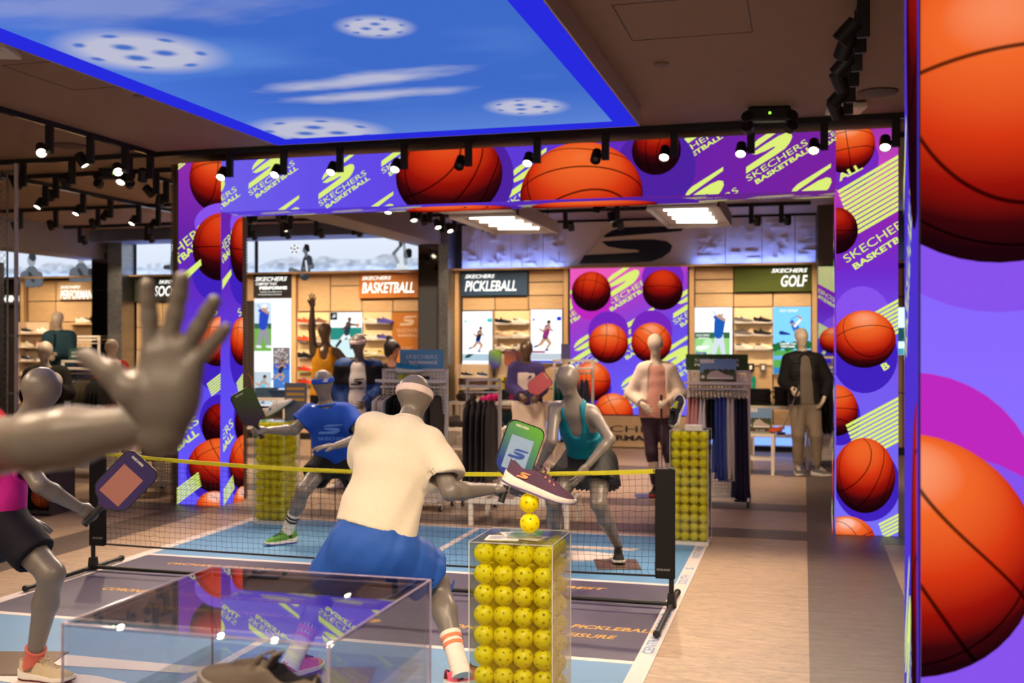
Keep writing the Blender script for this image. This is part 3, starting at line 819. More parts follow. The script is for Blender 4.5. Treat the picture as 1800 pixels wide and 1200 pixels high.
def spot(x, y, rz, tilt, lit, label, group, power=None, z=CEIL - .045, cone=58, side=-1):
    """track spotlight: stem with driver, side-mounted cylinder head aimed rz/tilt (tilt 0 = straight down)"""
    k = _CNT.get(group, 0); _CNT[group] = k + 1
    o = thing('track_spotlight', ORD[k] + ' ' + label + (', lit' if lit else ', unlit'), 'spotlight', (x, y, z), 0, group)
    ob('stem', _stem, o); 
    k = ob('knuckle', _knuckle, o)
    if side > 0: k.rotation_euler = (0, 0, PI)
    h = ob('lamp_head', _head, o, (side * .085, 0, -.205), (0, R(tilt), R(rz)))
    l = ob('lens', _lens, h)
    setmat(l, m_lens_on if lit else m_lens_off)
    if lit:
        NLAMP[0] += 1
        ld = bpy.data.lights.new('lamp_beam', 'SPOT'); ld.energy = power or SPOT_W; ld.color = WARM; ld.spot_size = R(cone); ld.spot_blend = .7; ld.shadow_soft_size = .035
        lo = bpy.data.objects.new('lamp_beam', ld); COL.objects.link(lo); lo.parent = h; lo.location = (0, 0, -.052)
    return o
# rz is the compass direction the beam leans to: with tilt about local Y, beam leans toward -X rotated by rz
def aim(frm, to):
    d = Vector(to) - Vector(frm); t = math.degrees(math.atan2(math.hypot(d.x, d.y), -d.z)); a = math.degrees(math.atan2(d.y, d.x))
    return a + 180, t
def spot_at(x, y, target, lit, label, group, **k):
    s = k.get('side', -1)
    rz, t = aim((x + s * .085, y, CEIL - .25), target)
    return spot(x, y, rz, t, lit, label, group, **k)
track(((-10.4, 9.46), (1.4, 9.46)), 'black lighting track running along the front of the LED arch')
track(((-6.3, 1.0), (-6.3, 9.4)), 'black lighting track on the ceiling left of the sky screen')
track(((-8.8, 10.2), (-8.8, 15.2)), 'black lighting track receding towards the performance bay')
track(((-11.6, 13.0), (-6.2, 13.0)), 'black lighting track crossing the ceiling behind the arch at left')
track(((.31, .5), (.31, 8.3)), 'black lighting track on the brown ceiling at right')
track(((-13.8, 15.1), (.1, 15.1)), 'long black lighting track in front of the back wall')
track(((-4.93, 10.6), (-4.93, 15.0)), 'black lighting track beside the hanging luminaire')
track(((-6.2, 1.6), (.25, 1.6)), 'black lighting track added out of view over the front of the court')  # added track, out of view, carries fill from the camera side
gA = 'spotlights on the arch track'
for i, x in enumerate((-5.476, -4.888, -4.293, -3.635, -2.999, -2.342, -1.712, -1.098, -.437, .172, .747)):
    on = i not in (4, 6) 
    spot_at(x, 9.46, (x * .92 - .25, 7.0, .6), on, 'small black spotlight hanging in front of the LED arch header', gA, cone=66)
for i, (x, y) in enumerate(((-6.3, 7.87), (-6.3, 8.42), (-6.3, 8.94), (-6.3, 9.35))):
    spot_at(x, y, (-4.6, 8.85, .5) if i == 1 else (-7.4, y + .9, .4) if i % 2 else (-4.0, y - 2.6, .8), i in (0, 1, 2), 'added out-of-view black spotlight on the track left of the sky screen', 'spotlights left of the sky screen')
for y in (6.4, 5.2, 4.0, 2.8):  # nearer heads out of view, added to light the mannequins
    spot_at(-6.3, y, (-3.4, y + .7, .8), True, 'added out-of-view black spotlight on the track left of the sky screen', 'spotlights left of the sky screen')
for x, t, on in ((-7.9, (-8.2, 11.5, 1), 0), (-7.3, (-8, 12, 1), 0), (-6.62, (-6.4, 7.4, .6), 1)):
    spot_at(x, 9.46, t, on, 'black spotlight on the arch track left of the arch', 'spotlights left of the arch')
for y, on in ((10.92, 1), (11.62, 1), (12.17, 0), (12.79, 1), (13.25, 0)):
    spot_at(-8.8, y, (-9.4, y - 1.4, .9), on, 'black spotlight on the receding track behind the arch at left', 'spotlights on the receding left track')
for x, y, on in ((-10.9, 13.0, 1), (-10.3, 13.0, 1), (-9.6, 13.0, 0), (-7.4, 13.0, 1), (-6.7, 13.0, 1)):
    spot_at(x, y, (x - .6, 14.9, 1.4), on, 'black spotlight on the track crossing behind the arch', 'spotlights on the crossing track')
wallspots = [(-13.4, 1), (-12.7, 1), (-11.5, 1), (-10.24, 1), (-9.3, 1), (-8.4, 1), (-7.82, 1), (-7.25, 1), (-6.62, 1), (-5.2, 1), (-4.55, 1), (-3.9, 1), (-3.32, 0), (-2.6, 0), (-1.45, 1), (-.694, 1), (-.29, 1)]  # leftmost heads added to brighten the far-left wall
for x, on in wallspots:
    spot_at(x, 15.1, (x, 16.5, 1.45), on, 'black spotlight aimed at the back wall displays', 'spotlights along the back wall', cone=74, side=1, power=SPOT_W * .6)
for y, on in ((11.3, 1), (12.5, 1), (13.4, 1), (13.8, 0), (14.35, 1), (14.88, 1)):
    spot_at(-4.93, y, (-4.6 + (y - 13) * .5, y - 1.0, .9), on, 'black spotlight on the track beside the hanging luminaire', 'spotlights beside the luminaire')
for i, y in enumerate((6.01, 6.33, 6.75, 7.15, 7.62, 8.01)):
    spot_at(.31, y, (-.9, 8.85, .5) if i == 1 else (-2.2, y + .8, .7) if i % 2 == 0 else (1.6, y + 1.5, .5), i % 2 == 0 or i == 1, 'added out-of-view black cylinder spotlight on the right ceiling track', 'spotlights on the right ceiling track', power=SPOT_W * .8)
for y in (4.9, 3.9, 2.4, 1.2):  # unseen heads added along the near end, extra light on the court
    spot_at(.31, y, (-1.3, y + 1.6, .6), True, 'added out-of-view black cylinder spotlight on the right ceiling track', 'spotlights on the right ceiling track')
for x, t, pw in ((-5.2, (-4.2, 4.6, .8), .5), (-4.2, (-3.7, 4.4, .8), .5), (-3.2, (-2.9, 4.8, 1.0), .36), (-2.2, (-2.3, 5.2, 1.0), .3), (-1.2, (-1.0, 4.0, .7), .6), (-.2, (-1.2, 4.0, .8), .5)):  # added heads that light the mannequins from the camera side
    spot_at(x, 1.6, t, True, 'added out-of-view black spotlight on the front court track', 'added spotlights over the front of the court', power=SPOT_W * pw)
spot_at(-1.05, 1.6, (-1.1, 1.28, 1.4), True, 'added out-of-view black spotlight on the front court track', 'added spotlights over the front of the court', power=SPOT_W * .9)  # added above the raised arm to brighten its top
spot_at(-2.6, 1.6, (-1.3, 1.25, 1.5), True, 'added out-of-view black spotlight on the front court track', 'added spotlights over the front of the court', power=SPOT_W * .9)  # added sideways lamp aimed at the same arm

track(((-10.8, 10.35), (1.2, 10.35)), 'added black lighting track hidden just behind the LED arch')  # added track hidden by the header, front light for the mannequins beyond
for x, t in ((-10.6, (-12.4, 15.6, 1.2)), (-9.6, (-10.4, 13.2, 1.7)), (-8.2, (-8.4, 11.0, 1.2)), (-6.9, (-6.2, 12.4, 1.4)), (-5.4, (-4.9, 11.2, 1.2)), (-4.3, (-3.6, 12.6, 1.2)), (-3.2, (-3.2, 12.6, 1.2)), (-2.2, (-1.7, 11.6, 1.2)), (-1.2, (-1.0, 11.3, .9)), (-.3, (-.1, 13.4, 1.2)), (.8, (.2, 13.6, 1.0))):
    spot_at(x, 10.35, t, True, 'added black spotlight on the hidden track just behind the LED arch', 'added spotlights behind the arch header')
for tx in (-7.2, -2.4):  # added downlights that brighten the floor behind the arch
    track(((tx, 10.6), (tx, 15.0)), 'added black lighting track on the ceiling ' + ('above the basketball aisle' if tx < -5 else 'between the hanging luminaires'))
    for k in range(4):
        spot_at(tx, 11.0 + k * 1.05, (tx + (.5 if k % 2 else -.5), 11.1 + k * 1.0, 0), True, 'added black downlight ' + ('above the basketball aisle' if tx < -5 else 'between the hanging luminaires'), 'added downlights on track %s' % ('one' if tx < -5 else 'two'), power=SPOT_W * .8, cone=80)
track(((-5.0, -.7), (.9, -.7)), 'added black lighting track behind the camera')  # added behind the camera to fill surfaces that face it
for x, t in ((-4.4, (-3.8, 3.2, .8)), (-3.2, (-2.6, 3.6, .8)), (-2.1, (-1.6, 1.5, 1.3)), (-1.0, (-1.2, 2.8, .9)), (.1, (-.9, 3.6, .9))):
    spot_at(x, -.7, t, True, 'added black fill spotlight behind the camera', 'added fill spotlights behind the camera', power=SPOT_W * .42)

# ---- hanging luminaires behind the arch: perforated trays with four tubes
m_tray = pm('tray_warm_white', (206, 192, 180), rough=.5, nz=.03)
m_tube = em('tube_light', (255, 246, 230), 5.0)
def luminaire(x0, y0, x1, y1, z, label):
    o = thing('hanging_luminaire', label, 'ceiling lamp', ((x0 + x1) / 2, (y0 + y1) / 2, z))
    w, d = (x1 - x0) / 2, (y1 - y0) / 2
    mb = MB(); t = .02; H = .16
    mb.box((-w, -d, 0), (-w + t, d, H)); mb.box((w - t, -d, 0), (w, d, H)); mb.box((-w, -d, 0), (w, -d + t, H)); mb.box((-w, d - t, 0), (w, d, H))
    mb.build('tray_side', m_tray, o)
    MB().box((-w, -d, .05), (w, d, .06)).build('tray_back', m_tray, o)
    for i in range(4):
        yy = -d * .62 + i * d * .41
        Mx = Matrix.Translation((0, yy, .03)) @ Matrix.Rotation(R(14), 4, 'Z')
        a = Mx @ Vector((-w * .62, 0, 0)); b = Mx @ Vector((w * .62, 0, 0))
        MB().cyl(a, b, .014, n=8).build('light_tube', m_tube, o)
    for sx in (-1, 1):
        MB().cyl((sx * w * .8, d * .8, H - .02), (sx * w * .8, d * .8, CEIL - z), .006, n=6).build('hanger_rod', m_black, o)
    perf_panel(d * 2, .1, .03, .009, 'perforated_skirt', m_tray, o, (w + .001, -d, .02), FACE_PX)
    return o
luminaire(-3.90, 11.5, -3.06, 13.45, 3.05, 'rectangular tray lamp with four glowing tubes hanging above the pickleball bay')
luminaire(-3.90, 10.1, -3.06, 11.4, 3.08, 'rectangular tray lamp just behind the arch above the pickleball aisle')
luminaire(-1.62, 11.3, -.845, 13.3, 3.05, 'rectangular tray lamp with four glowing tubes hanging before the golf bay')
luminaire(-1.62, 10.1, -.845, 11.2, 3.08, 'rectangular tray lamp just behind the arch above the golf aisle')

# ---- small ceiling fittings
def access_point(x, y, rz, label):
    o = thing('wireless_access_point', label, 'access point', (x, y, CEIL - .06), R(rz))
    MB().rbox((-.14, -.14, 0), (.14, .14, .045), .012).build('shell', m_white, o)
    MB().box((-.1, -.1, .045), (.1, .1, .06)).build('mount', m_greyc, o)
    MB().cyl((.09, -.1, -.002), (.09, -.1, .0), .006, n=8).build('status_light', m_black, o)
access_point(.33, 9.0, 10, 'flat white access point on the ceiling near the right spotlights')
access_point(-5.04, 5.75, 20, 'small white access point on the ceiling at upper left')
def ceil_disc(x, y, r, label, mat, name):
    o = thing(name, label, 'ceiling fitting', (x, y, CEIL - .018))
    MB().lathe([(.002, 0), (r * .8, 0), (r, .008), (r, .017)], n=24).build('cover', mat, o, smooth='auto')
    MB().lathe([(.004, -.004), (r * .18, -.003), (r * .2, .001)], n=12).build('centre', m_greyc, o, smooth='auto')
ceil_disc(.55, 8.62, .15, 'round brown ceiling speaker beside the right spotlights', pm('speaker_brown', (92, 70, 62), rough=.7), 'ceiling_speaker')
ceil_disc(-.94, 7.35, .05, 'small round sprinkler cover on the brown ceiling at right', pm('cover_tan', (138, 112, 96), rough=.6), 'sprinkler_cover')
ceil_disc(-4.98, 7.25, .05, 'small round sprinkler cover left of the sky screen', pm('cover_tan', (138, 112, 96), rough=.6), 'sprinkler_cover')
ceil_disc(-6.9, 8.9, .16, 'round brown ceiling speaker left of the sky screen', pm('speaker_brown', (92, 70, 62), rough=.7), 'ceiling_speaker')
def emergency(x, y, rz, label):
    o = thing('emergency_light', label, 'emergency light', (x, y, CEIL - .12), R(rz))
    MB().rbox((-.17, -.06, 0), (.17, .06, .119), .02).build('body', m_black, o)
    MB().sphere((0, -.062, .06), .012, 8, 5).build('indicator', em('indicator_green', (150, 230, 60), 2), o)
    for sx in (-1, 1):
        for k, zz in enumerate((.03, -.05)):
            h = MB(); Mx = Matrix.Translation((sx * .17, -.03, zz)) @ Matrix.Rotation(R(70), 4, 'X') @ Matrix.Rotation(R(sx * 18), 4, 'Y')
            h.lathe([(.02, -.05), (.05, -.03), (.052, .03), (.046, .035)], n=14, M=Mx)
            hh = h.build('lamp', m_black, o, smooth='auto')
            MB().lathe([(.002, .030), (.044, .0305), (.044, .031), (.002, .032)], n=14, M=Mx).build('lens', pm('lamp_lens_grey', (190, 180, 170), rough=.2), hh)
emergency(-.27, 8.95, 8, 'black twin-lamp emergency light on the ceiling before the arch')
emergency(-7.35, 10.25, 20, 'black emergency light with several lamps on the ceiling at left')
# ================================================================== SIGNS, LIGHTBOXES AND MURALS ON THE BACK WALL
WY = BACKY - .03
m_sign_white = em('sign_letter_white', (255, 252, 245), 1.5)
def sign(x0, z0, x1, z1, mat, lines, label, y=BACKY - .09, name='wall_sign'):
    """board with raised lit letters; lines = (text, x, z, w, h, bold, shear, right) in metres from the board's lower left"""
    o = thing(name, label, 'sign', (x0, y, z0))
    MB().rbox((0, 0, 0), (x1 - x0, .055, z1 - z0), .004).build('board', mat, o)
    for t, x, z, w, h, b, sh in lines:
        f = Flat().text(t, x, z, w, h, bold=b, shear=sh)
        f.build('lettering', o, m_sign_white, 0, loc=(0, -.012, 0), rot=FRONT)
    return o
sign(-5.33, 2.385, -4.225, 2.785, pm('sign_navy', (30, 62, 92), rough=.5), [('SKECHERS', .07, .28, .5, .06, .018, .3), ('PICKLEBALL', .07, .07, .86, .17, .018, .22)], 'dark blue PICKLEBALL sign over the pickleball bay')
sign(-7.11, 2.365, -5.98, 2.785, m_basket, [('SKECHERS', .06, .30, .52, .06, .018, .3), ('BASKETBALL', .06, .08, .92, .18, .018, .2)], 'maple floor board sign reading BASKETBALL')
sign(-1.01, 2.395, .15, 2.79, pm('sign_turf', (74, 84, 30), rough=.95, nz=.2, ns=120, bump=.3), [('SKECHERS', .55, .28, .52, .06, .018, .3), ('GOLF', .69, .07, .38, .17, .018, .2)], 'green turf GOLF sign at the right of the back wall')
sign(-12.95, 2.40, -12.07, 2.72, random.choice(m_wood), [('SKECHERS', .05, .2, .42, .05, .018, .3), ('PERFORMANCE', .05, .01, .82, .16, .018, .2)], 'PERFORMANCE lettering on wooden panel at far left')
sign(-11.38, 2.35, -10.25, 2.78, pm('sign_olive', (34, 38, 22), rough=.8), [('SKECHERS', .5, .31, .5, .06, .018, .3), ('SOCCER', .4, .09, .65, .18, .018, .2)], 'dark olive SOCCER sign half hidden by the raised hand')
sign(-14.3, 2.32, -13.75, 2.5, pm('sign_grey', (70, 66, 62), rough=.6), [('RUNNING', .02, .05, .5, .12, .05, 0)], 'lit RUNNING sign behind the chain-link fence')
sign(-9.05, 2.395, -8.34, 2.785, pm('sign_black', (30, 24, 22), rough=.5), [('SKECHERS', .04, .28, .60, .07, .018, .3), ('COMFORT THAT', .05, .21, .4, .045, .02, 0), ('PERFORMS', .12, .135, .52, .055, .05, 0), ('Experience the difference of', .14, .08, .4, .03, .0, 0), ('our performance footwear', .1, .035, .44, .03, .0, 0)], 'black sign COMFORT THAT PERFORMS above the tall lightbox')
# second PERFORMANCE sign in green turf behind the golf rack, SOCCER board etc. follow with the furniture

m_boxside = pm('lightbox_frame', (200, 196, 190), rough=.4, metal=.4)
WHT = (248, 250, 255)
def lightbox(x0, z0, x1, z1, label, bg=WHT, s=1.35, y=BACKY - .085, name='lightbox'):
    o = thing(name, label, 'lightbox', (x0, y, z0))
    w, h = x1 - x0, z1 - z0
    MB().box((0, .004, 0), (w, .06, h)).build('frame', m_boxside, o)
    MB().box((.008, 0, .008), (w - .008, .004, h - .008)).build('lit_face', em('lightbox_%d_%d_%d' % bg, bg, s), o)
    return o
def ink(rgb, s=1.1): return em('print_%d_%d_%d' % tuple(rgb), rgb, s)
def art(o, f, k=1): return f.build('print', o, None, 0, loc=(0, -.0015 * k, 0), rot=FRONT)
SKIN = (196, 150, 118)
def fig(f, x, y, s, parts):
    """athlete picture from limbs: (x0,y0,x1,y1,r0,r1,colour) in body units"""
    for a in parts:
        f.limb((x + a[0]*s, y + a[1]*s), (x + a[2]*s, y + a[3]*s), a[4]*s, a[5]*s, ink(a[6]))
def golfer(f, x, y, s, shirt=(30, 90, 180), pants=(214, 222, 232)):
    fig(f, x, y, s, [(-.12, .0, .0, .48, .045, .07, pants), (.12, .02, .04, .48, .045, .07, pants), (0, .5, .03, .78, .10, .12, shirt), (.03, .8, -.08, .88, .04, .035, shirt), (.03, .8, .12, .82, .05, .04, shirt), (.12, .82, -.02, .9, .03, .025, SKIN), (.05, .94, .05, .96, .06, .06, SKIN), (.05, .985, .0, .985, .05, .03, (250, 250, 250)), (-.04, .9, -.12, 1.02, .008, .008, (90, 90, 90)), (-.14, .0, -.06, -.01, .03, .03, (240, 240, 240)), (.1, .0, .19, -.01, .03, .03, (240, 240, 240))])
def runner(f, x, y, s, top, bottom):
    fig(f, x, y, s, [(-.02, .45, .14, .25, .07, .05, SKIN), (.14, .25, .02, .05, .04, .03, SKIN), (.0, .45, -.16, .22, .07, .05, SKIN), (-.16, .22, -.32, .14, .04, .03, SKIN), (-.02, .46, .0, .5, .09, .09, bottom), (0, .5, .06, .74, .09, .10, top), (.06, .76, -.10, .62, .035, .03, SKIN), (-.1, .62, -.2, .7, .03, .025, SKIN), (.06, .76, .22, .64, .035, .03, SKIN), (.1, .86, .1, .9, .055, .06, SKIN), (.09, .92, .11, .93, .05, .05, (50, 40, 36)), (.0, .03, .07, .03, .03, .03, (60, 90, 140)), (-.36, .13, -.3, .16, .03, .03, (60, 90, 140))])
# pickleball bay
o = lightbox(-5.31, 1.28, -4.80, 2.14, 'lit poster of a pickleball player in navy, left of the pickleball shoes')
f = Flat(); f.rect(.0, .0, .5, .05, ink((250, 250, 250))); f.rect(.01, .06, .5, .17, ink((176, 200, 214))); f.poly([(.02, .68), (.07, .68), (.07, .73)], ink((60, 190, 190))); f.rect(.42, .68, .5, .74, ink((70, 200, 205)))
f.text('SKECHERS PICKLEBALL', .1, .8, .28, .025, ink((90, 130, 170))); art(o, f)
f = Flat(); runner(f, .27, .2, .42, (26, 34, 66), (60, 130, 220)); f.poly([(.05, .1), (.12, .11), (.2, .17), (.1, .17), (.05, .13)], ink((40, 70, 70))); art(o, f, 2)
o = lightbox(-4.175, 1.30, -3.66, 2.16, 'lit poster of a running pickleball player in magenta, beside the LED wall')
f = Flat(); f.rect(.01, .01, .5, .05, ink((70, 80, 200))); f.rect(.01, .06, .5, .16, ink((190, 200, 210))); f.poly([(.02, .68), (.07, .68), (.07, .73)], ink((40, 70, 200))); f.rect(.43, .68, .5, .74, ink((30, 50, 200))); f.rect(.02, .17, .24, .2, ink((150, 40, 90)))
f.text('SKECHERS VIPER COURT', .1, .8, .28, .025, ink((130, 130, 140))); art(o, f)
f = Flat(); runner(f, .25, .2, .5, (150, 50, 120), (46, 60, 66)); art(o, f, 2)
# golf bay
o = lightbox(-1.60, 1.37, -1.03, 2.17, 'lit poster of a golfer in a blue shirt, left of the golf shoes')
f = Flat(); f.rect(.008, .008, .53, .33, ink((150, 214, 130))); f.rect(.008, .33, .53, .42, ink((52, 104, 64))); f.poly([(.0, .0), (.2, .0), (.3, .2), (.24, .33), (.15, .3)], ink((198, 236, 190))); art(o, f)
f = Flat(); golfer(f, .36, .05, .68); f.limb((.06, .18), (.2, .2), .035, .02, ink((250, 250, 250))); f.rect(.02, .07, .18, .12, ink((40, 90, 130))); f.text('GO GOLF', .03, .08, .12, .03, ink((255, 255, 255))); f.text('SLIP ON COMFORT', .03, .36, .2, .03, ink((255, 255, 255)), bold=.03); f.text('PERFORMANCE', .06, .32, .16, .025, ink((255, 255, 255)), bold=.03); art(o, f, 2)
o = lightbox(-.44, 1.16, .11, 2.17, 'lit poster of a swinging golfer against blue sky, right of the golf shoes', bg=(120, 196, 250))
f = Flat(); f.rect(.01, .01, .54, .36, ink((92, 170, 84))); f.rect(.01, .22, .54, .28, ink((110, 180, 230))); 
for k in range(9): f.disc((.03 + k * .06, .40 + .02 * (k % 3)), .05, .06, ink((40, 104, 62)))
f.rect(.01, .01, .54, .10, ink((60, 130, 190))); art(o, f)
f = Flat(); fig(f, .36, .62, .5, [(0, 0, -.08, .2, .09, .1, (40, 110, 200)), (-.08, .2, .1, .42, .04, .035, (245, 245, 250)), (.1, .42, .0, .5, .03, .025, SKIN), (-.16, .28, -.17, .3, .06, .06, SKIN), (-.16, .33, -.2, .31, .05, .03, (40, 90, 190)), (.0, .5, -.2, .4, .008, .008, (70, 80, 90)), (0, 0, .0, -.2, .1, .08, (230, 240, 250))])
f.limb((.12, .62), (.24, .6), .03, .012, ink((30, 60, 130))); f.text('GO GOLF', .1, .93, .26, .04, ink((255, 255, 255)), bold=.03); f.text('COMFORT THAT', .1, .44, .24, .03, ink((255, 255, 255)), bold=.04); f.text('PERFORMS', .12, .40, .2, .03, ink((255, 255, 255)), bold=.04); art(o, f, 2)
# far right strip
o = lightbox(1.05, 1.45, 2.0, 2.15, 'lit poster at the far right, glimpsed beside the near LED column', bg=(210, 240, 255))
f = Flat(); f.rect(.01, .01, .94, .1, ink((70, 160, 180))); f.rect(.05, .2, .5, .4, ink((30, 80, 90))); art(o, f)
# tall white lightbox of sports pictures
o = lightbox(-9.04, .55, -8.34, 2.385, 'tall white lightbox with golf, tennis and running pictures', s=1.45)
TB = 1.835 / 2.06
f = Flat(); f.rect(.008, 1.05, .33, 1.98, ink((206, 226, 246))); f.rect(.008, 1.05, .33, 1.48, ink((116, 176, 76))); f.rect(.008, 1.48, .33, 1.58, ink((60, 100, 70)))
f.rect(.36, .34, .672, 1.12, ink((72, 122, 196))); f.rect(.36, .8, .672, 1.12, ink((128, 120, 120))); f.rect(.36, .70, .672, .8, ink((40, 90, 200)))
rr = random.Random(9)
for k in range(60): f.disc((rr.uniform(.37, .66), rr.uniform(.82, 1.1)), .012, .014, ink(rr.choice([(220, 200, 190), (60, 60, 80), (250, 250, 250), (150, 60, 60)])), n=6)
f.poly([(.36, .62), (.37, .62), (.66, .36), (.65, .36)], ink((245, 245, 245))); f.rect(.008, .02, .33, .66, ink((190, 206, 216)))
f.text('GO GOLF', .38, 1.5, .24, .04, ink((150, 160, 170))); f.text('PICKLEBALL', .05, .86, .22, .035, ink((150, 160, 170))); f.rect(.37, .04, .66, .12, ink((20, 20, 20))); f.text('MAX', .39, .045, .22, .06, ink((250, 250, 250)), bold=.05); f.text('CUSHIONING', .38, .01, .28, .025, ink((60, 60, 60))); f.v = [(a, b * TB) for a, b in f.v]; art(o, f)
f = Flat(); golfer(f, .17, 1.14, .78, (44, 74, 190), (150, 150, 160)); runner(f, .5, .46, .44, (40, 40, 60), (30, 60, 150)); runner(f, .15, .05, .56, (120, 196, 220), (30, 40, 60)); f.v = [(a, b * TB) for a, b in f.v]; art(o, f, 2)
# basketball bay
o = lightbox(-7.63, 1.38, -7.05, 2.14, 'lit poster of a leaping basketball player in the basketball bay', bg=(236, 244, 248))
f = Flat(); f.rect(.008, .008, .57, .3, ink((210, 236, 238))); f.rect(.008, .3, .57, .5, ink((44, 140, 128))); f.rect(.008, .63, .13, .75, ink((24, 30, 40))); f.emblem(.03, .67, .08, .05, ink((240, 240, 240))); art(o, f)
f = Flat(); fig(f, .3, .22, .6, [(0, .3, -.18, .1, .06, .05, (240, 240, 240)), (-.18, .1, -.3, -.05, .04, .035, (30, 40, 60)), (0, .3, .12, .12, .06, .05, (240, 240, 240)), (.12, .12, .14, -.1, .04, .035, (30, 30, 40)), (0, .32, .06, .56, .08, .08, (44, 60, 70)), (.06, .56, .3, .54, .03, .025, (110, 70, 50)), (.06, .56, -.12, .42, .03, .025, (110, 70, 50)), (.09, .68, .09, .71, .05, .05, (110, 70, 50)), (.33, .53, .335, .535, .05, .05, (220, 130, 70))]); art(o, f, 2)
# maple board with white lettering
o = thing('product_board', 'tall maple board with white emblem and product names', 'sign', (-6.52, BACKY - .09, .63))
MB().rbox((0, 0, 0), (.55, .05, 1.5), .004).build('board', m_basket, o)
f = Flat(); mw = pm('faded_white_print', (224, 196, 168), rough=.6); f.emblem(.13, 1.28, .3, .16, mw); f.text('SKECHERS', .08, 1.17, .4, .06, mw); f.text('BASKETBALL', .11, 1.1, .34, .04, mw, bold=.03); f.text('FLOAT', .17, .89, .2, .045, mw); f.text('NEXUS', .16, .7, .22, .045, mw); f.text('LEAGUE', .14, .5, .25, .045, mw)
f.build('lettering', o, mw, 0, loc=(0, -.003, 0), rot=FRONT)

# ---- black-and-white mountain murals in the upper band (backlit)
def mural_fn(seed):
    def fn(U, V):
        c = np.full(len(U), .72) + .1 * V
        for k, (base, amp, tone) in enumerate(((.42, .38, .55), (.30, .3, .42), (.18, .25, .62))):
            ridge = base + amp * (vnoise(U, np.zeros_like(U) + k, seed + k, 5, 5, 1) - .45)
            tx = vnoise(U * 2, V * 1.2, seed + 5 + k, 5, 14, 5)
            m = np.clip((ridge - V) * 18, 0, 1)
            c = c * (1 - m) + (tone + (tx - .45) * .7 - .12 * (ridge - V)) * m
        glow = np.exp(-V / .16)
        c = np.clip(c, .06, 1)
        rgb = np.stack([c * .80, c * .88, c * 1.02], 1)
        rgb = rgb * (1 - .35 * glow[:, None]) + np.array([.35, .6, 1.1]) * glow[:, None] * .75
        return rgb
    return fn
def mural(x0, x1, z0, z1, seed, label):
    o = thing('wall_mural', label, 'mural', (x0, BACKY - .05, z0))
    MB().box((0, .002, 0), (x1 - x0, .05, z1 - z0)).build('frame', m_boxside, o)
    pic_grid('backlit_print', x1 - x0, z1 - z0, int((x1 - x0) * 60), 40, mural_fn(seed), em_attr('mural_print', 1.2), o, (0, 0, 0), FRONT)
    return o
G1, G2, G3, G4 = (54, 58, 64), (98, 102, 110), (150, 156, 166), (214, 220, 228)
def bust(f, x, y, s, arms=True, dark=G1, light=G2):
    fig(f, x, y, s, [(-.2, 0, -.2, .12, .16, .16, light), (.0, .05, .0, .2, .2, .2, light), (.2, 0, .2, .12, .14, .14, light), (0, .3, 0, .42, .07, .07, light), (0, .5, .0, .56, .12, .13, G3), (.02, .64, .05, .6, .11, .09, dark), (-.06, .2, .05, .02, .05, .05, dark)])
mu = mural(-14.5, -12.08, 2.79, 3.36, 3, 'black-and-white mountain mural with two athletes at far left')
f = Flat(); bust(f, .95, -.05, .72); bust(f, 2.0, 0, .7); f.limb((2.2, .1), (2.38, .18), .06, .03, ink(G1)); art(mu, f)
mu = mural(-11.36, -9.05, 2.79, 3.36, 12, 'black-and-white mountain mural with a running athlete behind the hand')
f = Flat(); fig(f, .75, .1, .6, [(0, .1, -.3, .1, .08, .06, G1), (0, .1, .3, .08, .1, .08, G1), (-.02, .1, .0, .5, .12, .1, G2), (.02, .5, .05, .62, .07, .07, G1)]); art(mu, f)
mu = mural(-8.98, -5.99, 2.79, 3.36, 21, 'black-and-white mountain mural with a footballer and a basketball player')
f = Flat(); f.disc((.68, .42), .085, .085, ink((236, 240, 246)))
for a in range(5): f.disc((.68 + .06 * math.cos(a * 1.257 + .3), .42 + .06 * math.sin(a * 1.257 + .3)), .018, .02, ink((30, 32, 36)), n=6)
f.disc((.68, .42), .02, .02, ink((30, 32, 36)), n=6)
fig(f, .88, -.02, .56, [(-.02, .0, .08, .45, .16, .16, G1), (.1, .45, .22, .25, .09, .08, G1), (.22, .25, -.05, .2, .06, .05, G2), (.02, .42, .06, .12, .03, .03, G4), (-.1, .05, -.45, .18, .07, .05, G2), (-.45, .18, -.5, .16, .06, .06, G2), (.03, .58, .03, .68, .05, .05, G2), (.0, .74, .02, .78, .09, .1, G2), (.05, .84, .1, .74, .09, .05, (24, 24, 26)), (.0, .9, .08, .88, .03, .03, (24, 24, 26))])
fig(f, 2.62, 0, .56, [(-.0, .0, .0, .3, .2, .16, G4), (-.14, .3, -.26, .55, .06, .05, G3), (-.26, .55, -.02, .8, .05, .04, G2), (.12, .25, .06, .85, .06, .04, G3), (.06, .85, .1, .95, .05, .04, G2), (.15, .5, .19, .58, .11, .11, G2), (.22, .6, .24, .48, .09, .07, (24, 24, 26)), (-.04, .78, -.05, .95, .05, .06, G1)]); art(mu, f)
# relief emblem (dark glossy S) over the LED wall
f = Flat().emblem(0, 0, 1.66, .55)
bm_o = f.build('wall_emblem', None, pm('emblem_navy', (16, 16, 44), rough=.25), 0, loc=(-3.4, BACKY - .055, 2.87), rot=FRONT)
sm = bm_o.modifiers.new('depth', 'SOLIDIFY'); sm.thickness = .03; sm.offset = 1
tag(bm_o, 'large dark navy slanted S emblem above the LED wall screen', 'emblem')
